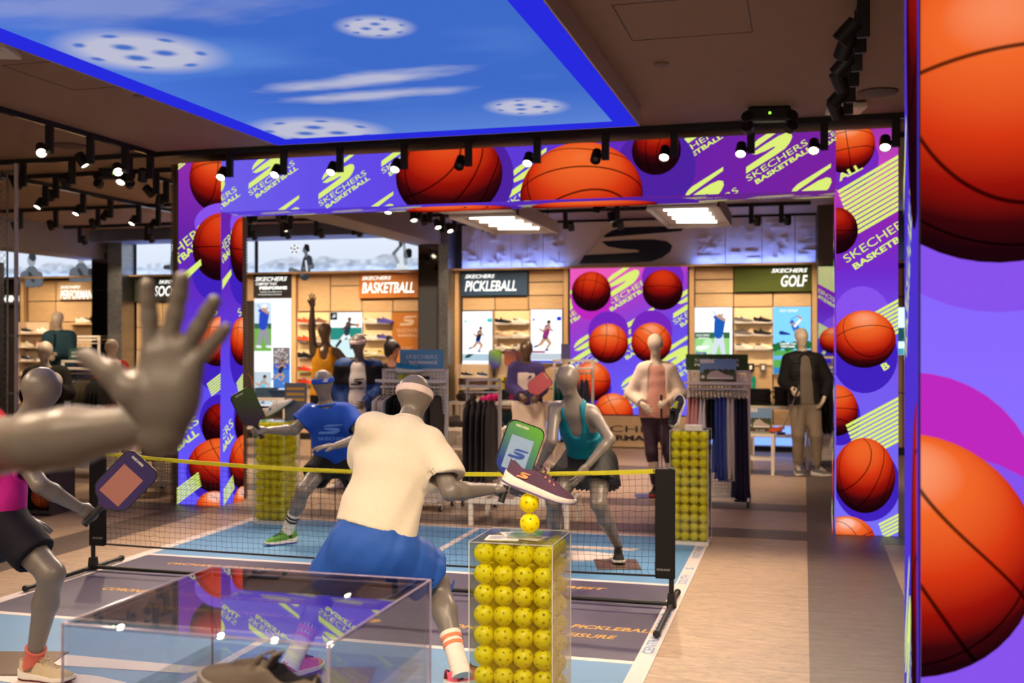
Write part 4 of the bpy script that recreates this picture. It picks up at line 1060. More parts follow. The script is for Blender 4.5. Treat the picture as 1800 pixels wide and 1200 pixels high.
# shelf back glow at far right bay
# ================================================================== SMOOTH BODIES AND CLOTH FROM DISTANCE FIELDS
V3 = lambda *a: np.array(a, dtype=np.float64)
def unit(v):
    v = np.asarray(v, float); return v / (np.linalg.norm(v) + 1e-9)
def seg(a, b, ra, rb=None, side=None, flat=1.0, k=.025):
    """tapered limb; side = direction of its wide axis, flat = depth / width"""
    return ('u', np.asarray(a, float), np.asarray(b, float), ra, ra if rb is None else rb, side, flat, k)
def carve(a, b, ra, rb=None, side=None, flat=1.0):
    return ('c', np.asarray(a, float), np.asarray(b, float), ra, ra if rb is None else rb, side, flat, 0)
def clip(p, n, rad=9.0):
    """cut away what lies beyond the plane, within rad of p"""
    return ('p', np.asarray(p, float), unit(n), rad)
def slab(p, n, t):
    return ('s', np.asarray(p, float), unit(n), t)
def _segd(P, a, b, ra, rb, side, flat):
    ab = b - a; L2 = float(ab @ ab) + 1e-12
    q = P - a
    t = np.clip((q @ ab) / L2, 0, 1)
    v = q - t[..., None] * ab
    r = ra + (rb - ra) * t
    if side is None or flat == 1.0:
        return np.sqrt((v * v).sum(-1)) - r
    s = unit(np.asarray(side, float) - ab * (np.dot(side, ab) / L2))
    f = unit(np.cross(ab / math.sqrt(L2), s))
    vs = v @ s; vf = v @ f; va = v - vs[..., None] * s - vf[..., None] * f
    d = np.sqrt(vs * vs + (vf / flat) ** 2 + (va * va).sum(-1))
    return (d - r) * (flat * .5 + .5)
def sdf_mesh(name, ops, h, mat, parent=None, pad=.03, wrinkle=None, smooth=True):
    us = [o for o in ops if o[0] == 'u']
    lo = np.min([np.minimum(o[1], o[2]) - max(o[3], o[4]) for o in us], 0) - pad
    hi = np.max([np.maximum(o[1], o[2]) + max(o[3], o[4]) for o in us], 0) + pad
    ax = [np.arange(lo[i], hi[i] + h, h) for i in range(3)]
    n = [len(a) for a in ax]
    d = np.full(n, .3, np.float32)
    G = np.stack(np.meshgrid(*ax, indexing='ij'), -1).astype(np.float32)
    def box(a, b, r):
        l = np.minimum(a, b) - r; u = np.maximum(a, b) + r
        return tuple(slice(max(0, int((l[i] - lo[i]) / h)), min(n[i], int((u[i] - lo[i]) / h) + 2)) for i in range(3))
    for o in ops:
        if o[0] in 'uc':
            sl = box(o[1], o[2], max(o[3], o[4]) + .06)
            e = _segd(G[sl], *o[1:7])
            D = d[sl]
            if o[0] == 'u':
                k = o[7]
                hh = np.maximum(k - np.abs(D - e), 0) / k
                d[sl] = np.minimum(D, e) - hh * hh * k * .25
            else: d[sl] = np.maximum(D, -e)
        elif o[0] == 'p':
            sl = box(o[1], o[1], o[3]); Q = G[sl] - o[1]
            pl = Q @ o[2]
            m = (Q * Q).sum(-1) < o[3] ** 2
            d[sl] = np.where(m, np.maximum(d[sl], pl), d[sl])
        elif o[0] == 's':
            d = np.maximum(d, np.abs((G - o[1]) @ o[2]) - o[3])
    if wrinkle is not None: d = d + wrinkle(G[..., 0], G[..., 1], G[..., 2]).astype(np.float32)
    # naive surface nets
    ins = d < 0
    cs = [slice(None, -1), slice(1, None)]
    cnt = sum(ins[cs[i], cs[j], cs[k]].astype(np.int8) for i in (0, 1) for j in (0, 1) for k in (0, 1))
    cell = (cnt > 0) & (cnt < 8)
    idx = np.full(cell.shape, -1, np.int64); I = np.argwhere(cell); idx[cell] = np.arange(len(I))
    acc = np.zeros((len(I), 3)); num = np.zeros(len(I))
    cor = {c: d[I[:, 0] + c[0], I[:, 1] + c[1], I[:, 2] + c[2]] for c in [(i, j, k) for i in (0, 1) for j in (0, 1) for k in (0, 1)]}
    for axis in range(3):
        for u in (0, 1):
            for w in (0, 1):
                c0 = [0, 0, 0]; c0[(axis + 1) % 3] = u; c0[(axis + 2) % 3] = w; c1 = list(c0); c1[axis] = 1
                a, b = cor[tuple(c0)], cor[tuple(c1)]
                m = (a < 0) != (b < 0)
                t = np.where(m, a / np.where(m, a - b, 1), 0)
                p = np.tile(np.array(c0, float), (len(I), 1)); p[:, axis] = t
                acc[m] += p[m]; num[m] += 1
    vs = (I + acc / np.maximum(num, 1)[:, None]) * h + lo
    quads = []
    for axis in range(3):
        a1, a2 = (axis + 1) % 3, (axis + 2) % 3
        s0 = [slice(None)] * 3; s1 = [slice(None)] * 3; s0[axis] = slice(None, -1); s1[axis] = slice(1, None)
        A, B = ins[tuple(s0)], ins[tuple(s1)]
        E = np.argwhere(A != B)
        E = E[(E[:, a1] > 0) & (E[:, a2] > 0) & (E[:, a1] < n[a1] - 1) & (E[:, a2] < n[a2] - 1)]
        flip = A[tuple(E.T)]
        q = []
        for u, w in ((0, 0), (1, 0), (1, 1), (0, 1)):
            c = E.copy(); c[:, a1] -= 1 - u; c[:, a2] -= 1 - w
            q.append(idx[tuple(c.T)])
        q = np.stack(q, 1); q[~flip] = q[~flip][:, ::-1]
        quads.append(q)
    Q = np.concatenate(quads); Q = Q[(Q >= 0).all(1)]
    # one relaxing pass keeps the lattice from showing
    for it in range(2 if smooth else 0):
        s_ = np.zeros_like(vs); c_ = np.zeros(len(vs))
        for i in range(4):
            np.add.at(s_, Q[:, i], vs[Q[:, (i + 1) % 4]]); np.add.at(c_, Q[:, i], 1)
            np.add.at(s_, Q[:, i], vs[Q[:, (i + 3) % 4]]); np.add.at(c_, Q[:, i], 1)
        vs = vs * .5 + (s_ / np.maximum(c_, 1)[:, None]) * .5
    me = bpy.data.meshes.new(name); me.from_pydata(vs.tolist(), [], Q.tolist())
    me.materials.append(mat); me.polygons.foreach_set('use_smooth', [True] * len(Q)); me.update()
    if isinstance(parent, str): return me
    return ob(name, me, parent)
def folds(amp=.004, f=1.0, seed=0):
    r = np.random.RandomState(seed); ph = r.rand(8) * 6.28; dr = r.randn(4, 3)
    def w(x, y, z):
        q = 7 * f
        a = np.sin((dr[0,0]*x + dr[0,1]*y + .6*z) * q * 1.4 + ph[0] + 1.5 * np.sin(z * q * .8 + ph[1]))
        b = np.sin((dr[1,0]*x + dr[1,1]*y - .9*z) * q * 2.1 + ph[2] + 1.7 * np.sin(x * q * 1.1 + ph[3]))
        c = np.sin((dr[2,0]*x + dr[2,1]*y + 1.3*z) * q * 3.3 + ph[4] + 1.2 * np.sin(y * q + ph[5]))
        return amp * (a * .6 + np.maximum(b, 0) ** 2 * .9 + c * .3 - .3)
    return w

# ------------------------------------------------------------------ mannequin
m_skin = pm('mannequin_taupe', (116, 107, 99), rough=.36, nz=.03, ns=9)
m_skin_w = pm('mannequin_cream', (214, 196, 170), rough=.4, nz=.03, ns=9)
m_skin_b = pm('mannequin_bronze', (104, 84, 66), rough=.28, nz=.05, ns=9, metal=.25)
def head_ops(J, s=1.0, face=(0, -1, 0), grow=0.0, neck=True):
    H, N = V3(*J['H']), V3(*J['N']); up = unit(H - N + V3(0, 0, .06)); f = unit(V3(*face) - up * np.dot(face, up))
    o = [seg(H + up*.032*s - f*.012*s, H + up*.018*s + f*.012*s, (.082 + grow)*1*s, (.078 + grow)*s, np.cross(up, f), 1.12, k=.02),
         seg(H + up*.0*s + f*.018*s, H - up*.072*s + f*.034*s, (.072 + grow)*s, (.043 + grow)*s, k=.03)]
    if neck: o += [seg(N - up*.02, H - up*.05*s - f*.006, .056*s, .047*s, k=.03)]
    return o
def hand_mesh(key, curl, spread=(6, 2, -3, -8), thumb=((.024,.006,.028),(.046,.014,.056),(.058,.02,.086)), size=1.0, h=.0035, mat=None, fat=1.0):
    """one hand: wrist at origin, fingers +z, thumb side +x, palm faces +y"""
    k = ('hand', key)
    if k in _M: return _M[k]
    K = [(.029, 0, .088), (.009, -.002, .093), (-.011, -.001, .087), (-.029, .002, .077)]
    Ln = [.072, .081, .074, .057]; rd = [.0092, .0095, .009, .0078]
    ops = [seg((0, 0, -.012), (0, .001, .03), .026, .030, (1, 0, 0), .72, k=.012), seg((.016, 0, .02), (.024, 0, .075), .017, .013, k=.015), seg((-.016, 0, .02), (-.025, 0, .065), .017, .012, k=.015), seg((0, 0, .03), (0, 0, .08), .026, .020, (1, 0, 0), .6, k=.015)]
    for i in range(4):
        p = V3(*K[i]); a = R(spread[i]); d = V3(math.sin(a), 0, math.cos(a)); c = curl[i] if isinstance(curl[i], (tuple, list)) else (curl[i] * .8, curl[i], curl[i] * .7)
        ang = 0.0; r = rd[i]
        for j, fr in enumerate((.45, .30, .25)):
            ang += R(c[j]); dd = d * math.cos(ang) + V3(0, 1, 0) * math.sin(ang)
            q = p + dd * Ln[i] * fr * 1.0
            ops.append(seg(p, q, r, r * .93, k=.006)); r *= .93; p = q
    t = [V3(*x) for x in thumb]
    ops += [seg((.012, .004, .012), t[0], .018, .0165, k=.012), seg(t[0], t[1], .0155, .012, k=.008), seg(t[1], t[2], .0115, .0092, k=.006)]
    ops = [(o[0], o[1]*size, o[2]*size, o[3]*size*fat, o[4]*size*fat) + o[5:7] + (o[7]*size,) for o in ops]
    _M[k] = sdf_mesh('hand', ops, h * size, mat or m_skin, 'mesh', pad=.008)
    return _M[k]
OPEN = dict(key='open', curl=(12, 10, 12, 16), spread=(9, 2, -6, -14))
RELAX = dict(key='relax', curl=(22, 28, 32, 36), spread=(4, 1, -2, -5))
GRIP = dict(key='grip', curl=((75, 85, 50), (78, 88, 50), (78, 88, 50), (78, 88, 50)), spread=(1, 0, 0, -1), thumb=((.026,.012,.028),(.036,.034,.052),(.018,.046,.066)))
def place_hand(parent, hk, W, fing, palm, right, mat, s=1.0, h=.0045):
    me = hand_mesh(hk['key'], hk['curl'], hk['spread'], hk.get('thumb', ((.024,.006,.028),(.046,.014,.056),(.058,.02,.086))), h=hk.get('h', h), fat=hk.get('fat', 1.0))
    z = unit(fing); y = unit(np.asarray(palm, float) - z * np.dot(palm, z)); x = np.cross(y, z) * (-1 if right else 1)
    M = Matrix(((x[0]*s, y[0]*s, z[0]*s, W[0]), (x[1]*s, y[1]*s, z[1]*s, W[1]), (x[2]*s, y[2]*s, z[2]*s, W[2]), (0, 0, 0, 1)))
    if right != (np.dot(np.cross(x, y), z) > 0): pass
    # a mirrored hand needs its own mesh so that nothing has negative scale
    if np.dot(np.cross(x, y), z) < 0:
        kk = ('handm', hk['key'])
        if kk not in _M:
            m2 = me.copy(); co = np.empty(len(m2.vertices) * 3); m2.vertices.foreach_get('co', co); co = co.reshape(-1, 3); co[:, 0] *= -1
            m2.vertices.foreach_set('co', co.ravel()); m2.flip_normals(); m2.update(); _M[kk] = m2
        me = _M[kk]; M = Matrix(((-x[0]*s, y[0]*s, z[0]*s, W[0]), (-x[1]*s, y[1]*s, z[1]*s, W[1]), (-x[2]*s, y[2]*s, z[2]*s, W[2]), (0, 0, 0, 1)))
    o = ob('hand', me, parent); o.matrix_basis = M
    if mat is not m_skin: setmat(o, mat)
    return o
def torso_ops(J, w=1.0, grow=0.0, fem=False, k=.05):
    P, N, SL, SR, HL, HR = (V3(*J[x]) for x in ('P', 'N', 'SL', 'SR', 'HL', 'HR'))
    ss = unit(SR - SL); hs = unit(HR - HL); ms = unit(ss + hs)
    S = (SL + SR) / 2; ch = P + (S - P) * .70; wa = P + (S - P) * .34
    sw = np.linalg.norm(SR - SL)
    rc = (.150 if not fem else .128) * w; rw = (.128 if not fem else .100) * w; rh = (.155 if not fem else .150) * w
    g = grow
    return [seg(P, wa, rh + g, rw + g, ms, .74, k=k), seg(wa, ch, rw + g, rc + g, ms, .74, k=k), seg(ch, S - (S - P) * .06, rc + g, rc * .78 + g, ss, .66, k=k),
            seg(SL * .86 + SR * .14, SR * .86 + SL * .14, .066 * w + g, .066 * w + g, k=k), seg(S, N, .075 * w + g * .5, .058 * w + g * .3, k=k)]
def body_ops(J, w=1.0, fem=False, s=1.0, face=(0, -1, 0), legs=True):
    g = {k: V3(*v) for k, v in J.items() if k != 'base'}
    o = torso_ops(J, w, 0, fem)
    aw = (.92 if fem else 1.0) * w
    for a in 'LR':
        o += [seg(g['S'+a], g['E'+a], .056*aw, .042*aw, k=.04), seg(g['E'+a], g['E'+a] + (g['W'+a] - g['E'+a]) * .3, .041*aw, .043*aw, k=.02), seg(g['E'+a] + (g['W'+a] - g['E'+a]) * .3, g['W'+a], .043*aw, .028*aw, k=.02)]
        if legs:
            hd_ = g['H'+a]; kn = g['K'+a]; an = g['A'+a]
            o += [seg(hd_, kn, .092*w, .058*w, k=.05), seg(kn, kn + (an - kn) * .35, .056*w, .058*w, k=.03), seg(kn + (an - kn) * .35, an, .058*w, .036*w, k=.03)]
    return o + head_ops(J, s, face)
def tee_ops(J, w=1.0, grow=.018, fem=False, sl=.62, hem=None, sleeve=.068, loose=.0, carve_hem=True, neck=.075):
    """short-sleeved shirt: torso shell, sleeves cut square, open hem and collar"""
    g = {k: V3(*v) for k, v in J.items() if k != 'base'}
    ms = unit(g['HR'] - g['HL']); up = unit((g['SL'] + g['SR']) / 2 - g['P'])
    o = torso_ops(J, w, grow, fem)
    low = g['P'] - up * .10
    o += [seg(g['P'] + up * .12, low, .150 * w + grow + loose, .158 * w + grow + loose, ms, .74, k=.06)]
    cut = []
    for a in 'LR':
        if sl <= 0: continue
        d = g['E'+a] - g['S'+a]; e = g['S'+a] + d * sl; u = unit(d)
        o += [seg(g['S'+a] - u * .0, e - u * .02, sleeve * w + grow * .3, sleeve * w + grow * .6 + .008, k=.05)]
        cut += [clip(e, u, .10 * w + .02), carve(e - u * .03, e + u * .05, sleeve * w + grow * .6 - .014, sleeve * w + grow * .6 - .012)]
    hp = g['P'] - up * (.06 if hem is None else hem)
    cut += [clip(hp, -up, .6), carve(hp + up * .02, hp - up * .1, .150 * w + grow + loose - .03, .150 * w + grow + loose - .024, ms, .70)]
    nk = unit(g['H'] - g['N'])
    cut += [clip(g['N'] + nk * .035, nk, .12), carve(g['N'], g['N'] + nk * .1, neck * w, neck * w + .01)]
    return o + cut
def shorts_ops(J, w=1.0, grow=.022, ln=.62, flare=.02, top=.07):
    g = {k: V3(*v) for k, v in J.items() if k != 'base'}
    ms = unit(g['HR'] - g['HL']); up = unit((g['SL'] + g['SR']) / 2 - g['P'])
    o = [seg(g['P'] + up * top, g['P'] - up * .04, .140 * w + grow, .158 * w + grow, ms, .78, k=.05)]
    cut = [clip(g['P'] + up * (top + .01), up, .3)]
    for a in 'LR':
        d = g['K'+a] - g['H'+a]; u = unit(d); e = g['H'+a] + d * ln
        r0 = .098 * w + grow; r1 = .085 * w + grow + flare
        o += [seg(g['H'+a], e + u * .04, r0, r1, k=.05)]
        cut += [clip(e, u, r1 + .04), carve(e - u * .03, e + u * .06, r1 - .026, r1 - .022)]
    return o + cut
def skirt_ops(J, w=1.0, r0=.125, r1=.24, drop=.32, flat=.9, dirv=None, thigh=.135):
    g = {k: V3(*v) for k, v in J.items() if k != 'base'}
    up = unit((g['SL'] + g['SR']) / 2 - g['P']); mid = (g['KL'] + g['KR']) / 2
    dn = unit(unit(mid - g['P']) + V3(0, 0, -.8)) if dirv is None else unit(dirv)
    a = g['P'] + up * .08; b = g['P'] + dn * drop
    ms = unit(g['HR'] - g['HL'])
    o = [seg(a, g['P'] - up*.02, r0 * w, r0 * w + .045, ms, .8, k=.04), seg(g['P'] - up*.02, b + dn * .06, r0 * w + .04, r1, ms, flat, k=.05)]
    for s in 'LR': o.append(seg(g['H' + s], g['H' + s] + (g['K' + s] - g['H' + s]) * .8, thigh, thigh + .01, k=.08))
    return o + [clip(a + up * .005, up, .25), clip(b, dn, .6)]
def trouser_ops(J, w=1.0, grow=.012, ankle=.045, knee=.066, end=.97):
    g = {k: V3(*v) for k, v in J.items() if k != 'base'}
    ms = unit(g['HR'] - g['HL']); up = V3(0, 0, 1)
    o = [seg(g['P'] + up * .09, g['P'] - up * .03, .128 * w + grow, .150 * w + grow, ms, .76, k=.05)]
    cut = [clip(g['P'] + up * .10, up, .3)]
    for a in 'LR':
        e = g['K'+a] + (g['A'+a] - g['K'+a]) * end; u = unit(g['A'+a] - g['K'+a])
        o += [seg(g['H'+a], g['K'+a], .094 * w + grow, knee * w + grow, k=.05), seg(g['K'+a], e + u * .03, knee * w + grow, ankle * w + grow, k=.03)]
        cut += [clip(e, u, ankle + .06), carve(e - u * .02, e + u * .05, ankle * w + grow - .008)]
    return o + cut
def long_sleeves(J, w=1.0, grow=.014, cuff=.94, r=.060):
    g = {k: V3(*v) for k, v in J.items() if k != 'base'}
    o = []; cut = []
    for a in 'LR':
        d = g['W'+a] - g['E'+a]; e = g['E'+a] + d * cuff; u = unit(d)
        o += [seg(g['S'+a], g['E'+a], r * w + grow, (r - .008) * w + grow, k=.05), seg(g['E'+a], e + u * .02, (r - .010) * w + grow, (r - .026) * w + grow, k=.03)]
        cut += [clip(e, u, .07)]
    return o, cut
def headband(parent, J, s, face, mat, zoff=.035, t=.017):
    H, N = V3(*J['H']), V3(*J['N']); up = unit(H - N + V3(0, 0, .06))
    return sdf_mesh('headband', head_ops(J, s, face, .007, neck=False) + [slab(H + up * zoff * s, up, t)], .005, mat, parent, wrinkle=None)
# ================================================================== SHOES AND SMALL GOODS
def shoe_meshes():
    """trainer pointing +x, heel at the origin, 0.29 long: upper with ankle opening, midsole, outsole, laces, tongue"""
    L = .29
    xs = np.array([0, .02, .06, .12, .18, .24, .30, .36, .42, .50, .58, .66, .74, .82, .90, .96, .99, 1.0])
    hw = np.interp(xs, [0, .03, .12, .25, .42, .6, .74, .86, .95, 1], [.016, .027, .035, .034, .034, .042, .047, .043, .030, .006])
    top = np.interp(xs, [0, .03, .1, .2, .3, .36, .42, .5, .62, .75, .88, .96, 1], [.100, .108, .094, .078, .080, .092, .100, .092, .078, .064, .052, .042, .030])
    base = np.interp(xs, [0, .1, .5, .85, 1], [.034, .032, .024, .022, .026])
    opn = np.interp(xs, [0, .03, .07, .34, .40, .44], [0, .3, 1, 1, .6, 0])
    cy = np.interp(xs, [0, .4, .75, 1], [0, .002, -.003, .004])
    vs = []; fs = []; mi = []
    n = 13
    for x, w, t, b, o_, c in zip(xs, hw, top, base, opn, cy):
        arch = []
        for k in range(n):
            a = PI * k / (n - 1)
            yy = -math.cos(a); zz = math.sin(a) ** .75
            arch.append([yy * w * (1.0 - .12 * zz), b + (t - b) * zz])
        rim = .62
        for k in range(n):
            y, z = arch[k]
            u = abs(k - (n - 1) / 2) / ((n - 1) / 2)          # 0 centre .. 1 edge
            if u < .5:                                         # inner points drop into the shoe
                y2 = (k - (n - 1) / 2) / ((n - 1) / 2) * w * 1.45; z2 = b + .014 + (.004 if u > .2 else 0)
                y, z = y * (1 - o_) + y2 * o_, z * (1 - o_) + z2 * o_
            elif u < .7:
                y2 = math.copysign(w * .74, k - (n - 1) / 2); z2 = t * (.94 if x < .3 else 1.0)
                y, z = y * (1 - o_) + y2 * o_, z * (1 - o_) + z2 * o_
            vs.append((x * L, y + c, z))
    for i in range(len(xs) - 1):
        for k in range(n - 1):
            fs.append((i * n + k, (i + 1) * n + k, (i + 1) * n + k + 1, i * n + k + 1))
            u = abs(k + .5 - (n - 1) / 2) / ((n - 1) / 2)
            mi.append(1 if (u < .52 and (opn[i] + opn[i + 1]) / 2 > .55) else 0)
    up = MB(); up.v = vs; up.f = fs; up.m = mi
    m_u = pm('shoe_upper_default', (200, 190, 175), rough=.75, bump=.2, bs=500); m_l = pm('shoe_lining_dark', (34, 30, 32), rough=.9)
    up.mats = [m_u, m_l]
    ume = up.mesh('upper'); ume.polygons.foreach_set('use_smooth', [True] * len(fs))
    def sole(z0f, z1f, grow, name):
        sv = []; sf = []; ring = 20
        xx = np.array([-.018, 0, .03, .12, .3, .45, .6, .74, .86, .95, 1.0, 1.018])
        ww = np.interp(xx, [-.018, 0, .03, .12, .3, .45, .6, .74, .86, .95, 1, 1.018], [.012, .024, .033, .040, .037, .038, .045, .050, .046, .034, .016, .006]) + grow
        zt = z1f(xx); zb = z0f(xx)
        m = len(xx)
        for i in range(m):
            c = np.interp(xx[i], [0, .4, .75, 1], [0, .002, -.003, .004])
            for y, z in ((-ww[i], zt[i]), (-ww[i] * 1.03, (zt[i] * .5 + zb[i] * .5)), (-ww[i] * .95, zb[i]), (ww[i] * .95, zb[i]), (ww[i] * 1.03, zt[i] * .5 + zb[i] * .5), (ww[i], zt[i])):
                sv.append((xx[i] * L, y + c, z))
        for i in range(m - 1):
            for k in range(6): sf.append((i * 6 + k, i * 6 + (k + 1) % 6, (i + 1) * 6 + (k + 1) % 6, (i + 1) * 6 + k))
        sf += [tuple(range(6)), tuple(range((m - 1) * 6 + 5, (m - 1) * 6 - 1, -1))]
        mb = MB(); mb.v = sv; mb.f = sf; mb.m = [0] * len(sf)
        me = mb.mesh(name, pm('shoe_sole_default', (232, 226, 214), rough=.6))
        me.polygons.foreach_set('use_smooth', [True] * len(sf)); me.set_sharp_from_angle(angle=R(50))
        return me
    zt = lambda x: np.interp(x, [0, .06, .2, .5, .8, 1], [.050, .044, .036, .031, .028, .034])
    zm = lambda x: np.interp(x, [0, .1, .6, .85, 1.02], [.012, .008, .007, .010, .022])
    zb = lambda x: np.interp(x, [-.02, .1, .6, .8, 1.02], [.006, 0, 0, .003, .016])
    sme = sole(zm, zt, .0, 'midsole'); ome = sole(zb, zm, -.001, 'outsole')
    lc = MB()
    for i in range(6):
        x = .145 + i * .0125; z = float(np.interp(x / L, [.42, .5, .62, .75], [.100, .092, .078, .064])) + .003
        lc.tube([(x - .004, -.024, z - .016), (x, -.012, z - .002), (x + .002, 0, z + .001), (x, .012, z - .002), (x - .004, .024, z - .016)], .0028, 5)
    lc.tube([(.142, 0, .104), (.128, .018, .112), (.138, .03, .100), (.146, .006, .102)], .0022, 5); lc.tube([(.142, 0, .104), (.128, -.018, .112), (.138, -.03, .100), (.146, -.006, .102)], .0022, 5)
    lme = lc.mesh('laces', pm('lace_default', (230, 224, 214), rough=.8))
    tg = MB(); tg.rbox((-.004, -.017, -.05), (.004, .017, .03), .004, None, Matrix.Translation((.118, 0, .092)) @ Matrix.Rotation(R(-28), 4, 'Y'))
    tme = tg.mesh('tongue', m_u)
    fl = Flat().emblem(.042, .046, .05, .022)
    eo = []
    for sy in (-1, 1):
        mb = MB()
        vs_ = [(x, sy * (np.interp(x / L, [.1, .3], [.0375, .036]) - (z - .046) * .16), z) for x, z in fl.v]
        mb.add(vs_, fl.f); eo.append(mb)
    e = MB(); [e.add(q.v, q.f) for q in eo]
    eme = e.mesh('emblem', pm('shoe_mark', (150, 140, 130), rough=.6))
    return dict(upper=ume, midsole=sme, outsole=ome, laces=lme, tongue=tme, emblem=eme)
SHOE = shoe_meshes()
def shoe_parts(parent, upper, sole, lace=None, outsole=None, mark=None, lining=None, level='thing', M=None, detail=True):
    """shoe parts under `parent`"""
    lace = lace or sole; outsole = outsole or sole
    a = ob('upper', SHOE['upper'], parent); setmat(a, upper)
    if lining: setmat(a, lining, 1)
    b = ob('midsole', SHOE['midsole'], parent); setmat(b, sole)
    r = [a, b]
    c = ob('outsole', SHOE['outsole'], parent); setmat(c, outsole); r.append(c)
    l = ob('laces', SHOE['laces'], parent); setmat(l, lace); r.append(l)
    if detail:
        t = ob('tongue', SHOE['tongue'], parent); setmat(t, upper); r.append(t)
        if mark: e = ob('emblem', SHOE['emblem'], parent); setmat(e, mark); r.append(e)
    if M is not None:
        for x in r: x.matrix_basis = M
    return r
def shoe(label, loc, rz, upper, sole, lace=None, outsole=None, mark=None, group=None, rot=None, s=1.0, name='shoe', lining=None):
    o = thing(name, label, 'shoe', loc, rz, group)
    if rot: o.rotation_euler = rot
    if s != 1: o.scale = (s, s, s)
    shoe_parts(o, upper, sole, lace, outsole, mark, lining)
    return o
def fab(key, rgb, **k): return pm('fabric_' + key, rgb, rough=k.get('rough', .85), nz=k.get('nz', .06), ns=k.get('ns', 40), bump=k.get('bump', .12), bs=k.get('bs', 400), spec=.25)
W_ = fab('white', (228, 220, 206)); K_ = fab('black', (24, 22, 24)); N_ = fab('navy', (36, 34, 56)); GY_ = fab('grey', (104, 98, 94))
m_rub = pm('rubber_white', (226, 220, 210), rough=.55); m_rubk = pm('rubber_black', (26, 25, 26), rough=.6)
def worn_shoe(parent, A, toe, upper, sole, lace=None, outsole=None, mark=None, s=.98, drop=None):
    """shoe on a mannequin's foot: A = ankle joint, toe = direction in the floor plane; returns the shoe (part with sub-parts)"""
    e = bpy.data.objects.new('shoe', None); e.empty_display_size = .05; COL.objects.link(e); e.parent = parent
    d = unit(V3(toe[0], toe[1], 0)); z = A[2] - .115 if drop is None else drop
    e.location = (A[0] - d[0] * .075, A[1] - d[1] * .075, z if drop is None else drop)
    pit = toe[2] if len(toe) > 2 else 0
    e.rotation_euler = Euler((0, pit, math.atan2(d[1], d[0])))
    e.scale = (s, s, s)
    shoe_parts(e, upper, sole, lace, outsole, mark)
    return e
def sock(parent, K, A, r, ln, mat, bands=None):
    """sock up the shin: mesh child with knitted stripes"""
    K, A = V3(*K), V3(*A); u = unit(K - A)
    pts = [A - u * .06, A - u * .02, A + u * ln * .35, A + u * ln * .7, A + u * ln]
    mb = MB(); mb.tube([tuple(p) for p in pts], [r * 1.1, r * 1.02, r, r * 1.06, r * 1.16], 16)
    o = mb.build('sock', mat, parent, smooth='auto')
    for t, m2 in (bands or []):
        c = A + u * ln * t
        rr_ = r * float(np.interp(t, [.35, .7, 1], [1, 1.06, 1.16])) + .0025
        b = MB(); b.tube([tuple(c - u * .009), tuple(c + u * .009)], [rr_, rr_ * 1.01], 16); b.build('stripe', m2, o, smooth='auto')
    return o
# ================================================================== MANNEQUINS (local axes: x to the camera's right, y away from it)
PC = dict(base=(-2.010, 4.842), H=(0.165, 0.235, 1.362), N=(0.142, 0.16, 1.235), SL=(-0.035, 0.1, 1.205), SR=(0.272, 0.08, 1.128), EL=(-0.097, 0.3, 0.976), WL=(-0.024, 0.55, 0.884), ER=(0.367, -0.05, 0.925), WR=(0.56, 0.12, 0.915), P=(-0.011, -0.02, 0.717), HL=(-0.105, 0.0, 0.653), HR=(0.093, -0.04, 0.647), KL=(-0.27, 0.20, 0.395), AL=(-0.400, 0.02, 0.11), KR=(0.288, 0.16, 0.435), AR=(0.411, -0.12, 0.11))
PB = dict(base=(-3.614, 4.404), H=(0.028, 0.0, 1.406), N=(-0.055, 0.0, 1.24), SL=(-0.30, 0.12, 1.123), SR=(0.003, -0.15, 1.112), EL=(-0.221, -0.12, 0.882), WL=(-0.084, 0.02, 0.797), ER=(0.139, -0.25, 0.986), WR=(0.254, -0.08, 0.853), P=(-0.198, 0.02, 0.774), HL=(-0.291, 0.1, 0.732), HR=(-0.089, -0.06, 0.746), KL=(-0.48, 0.3, 0.42), AL=(-0.74, 0.45, 0.115), KR=(0.155, -0.16, 0.554), AR=(0.0, 0.0, 0.112))
PD = dict(base=(-3.765, 7.991), H=(0.008, -0.1, 1.302), N=(0.032, -0.08, 1.108), SL=(-0.101, -0.08, 1.07), SR=(0.195, -0.04, 1.059), EL=(-0.221, -0.12, 0.939), WL=(-0.40, -0.30, 0.951), ER=(0.345, -0.2, 0.889), WR=(0.15, -0.38, 0.836), P=(0.077, 0.15, 0.707), HL=(0.001, 0.15, 0.66), HR=(0.153, 0.15, 0.65), KL=(-0.149, -0.12, 0.455), AL=(-0.301, 0.02, 0.112), KR=(0.338, -0.02, 0.445), AR=(0.318, 0.3, 0.11))
PE = dict(base=(-1.530, 7.875), H=(-0.189, -0.2, 1.367), N=(-0.144, -0.14, 1.198), SL=(-0.28, -0.1, 1.15), SR=(0.0, -0.14, 1.122), EL=(-0.308, -0.25, 0.928), WL=(-0.386, -0.1, 0.755), ER=(0.109, -0.3, 0.943), WR=(-0.059, -0.38, 0.763), P=(-0.014, 0.1, 0.765), HL=(-0.09, 0.1, 0.722), HR=(0.065, 0.06, 0.714), KL=(-0.291, -0.15, 0.472), AL=(-0.26, 0.1, 0.11), KR=(0.035, -0.2, 0.465), AR=(0.202, 0.04, 0.11))
PF = dict(base=(-5.829, 12.403), H=(0.002, -0.05, 1.765), N=(0.007, 0.0, 1.564), SL=(-0.151, 0.0, 1.521), SR=(0.151, 0.0, 1.506), EL=(-0.163, -0.05, 1.808), WL=(-0.147, -0.1, 2.078), ER=(0.316, 0.0, 1.326), WR=(0.446, -0.2, 1.154), P=(0.007, 0.0, 1.003), HL=(-0.072, 0.0, 0.952), HR=(0.086, 0.0, 0.952), KL=(-0.077, -0.05, 0.525), AL=(-0.086, 0.0, 0.104), KR=(0.123, -0.05, 0.525), AR=(0.129, 0.0, 0.104))
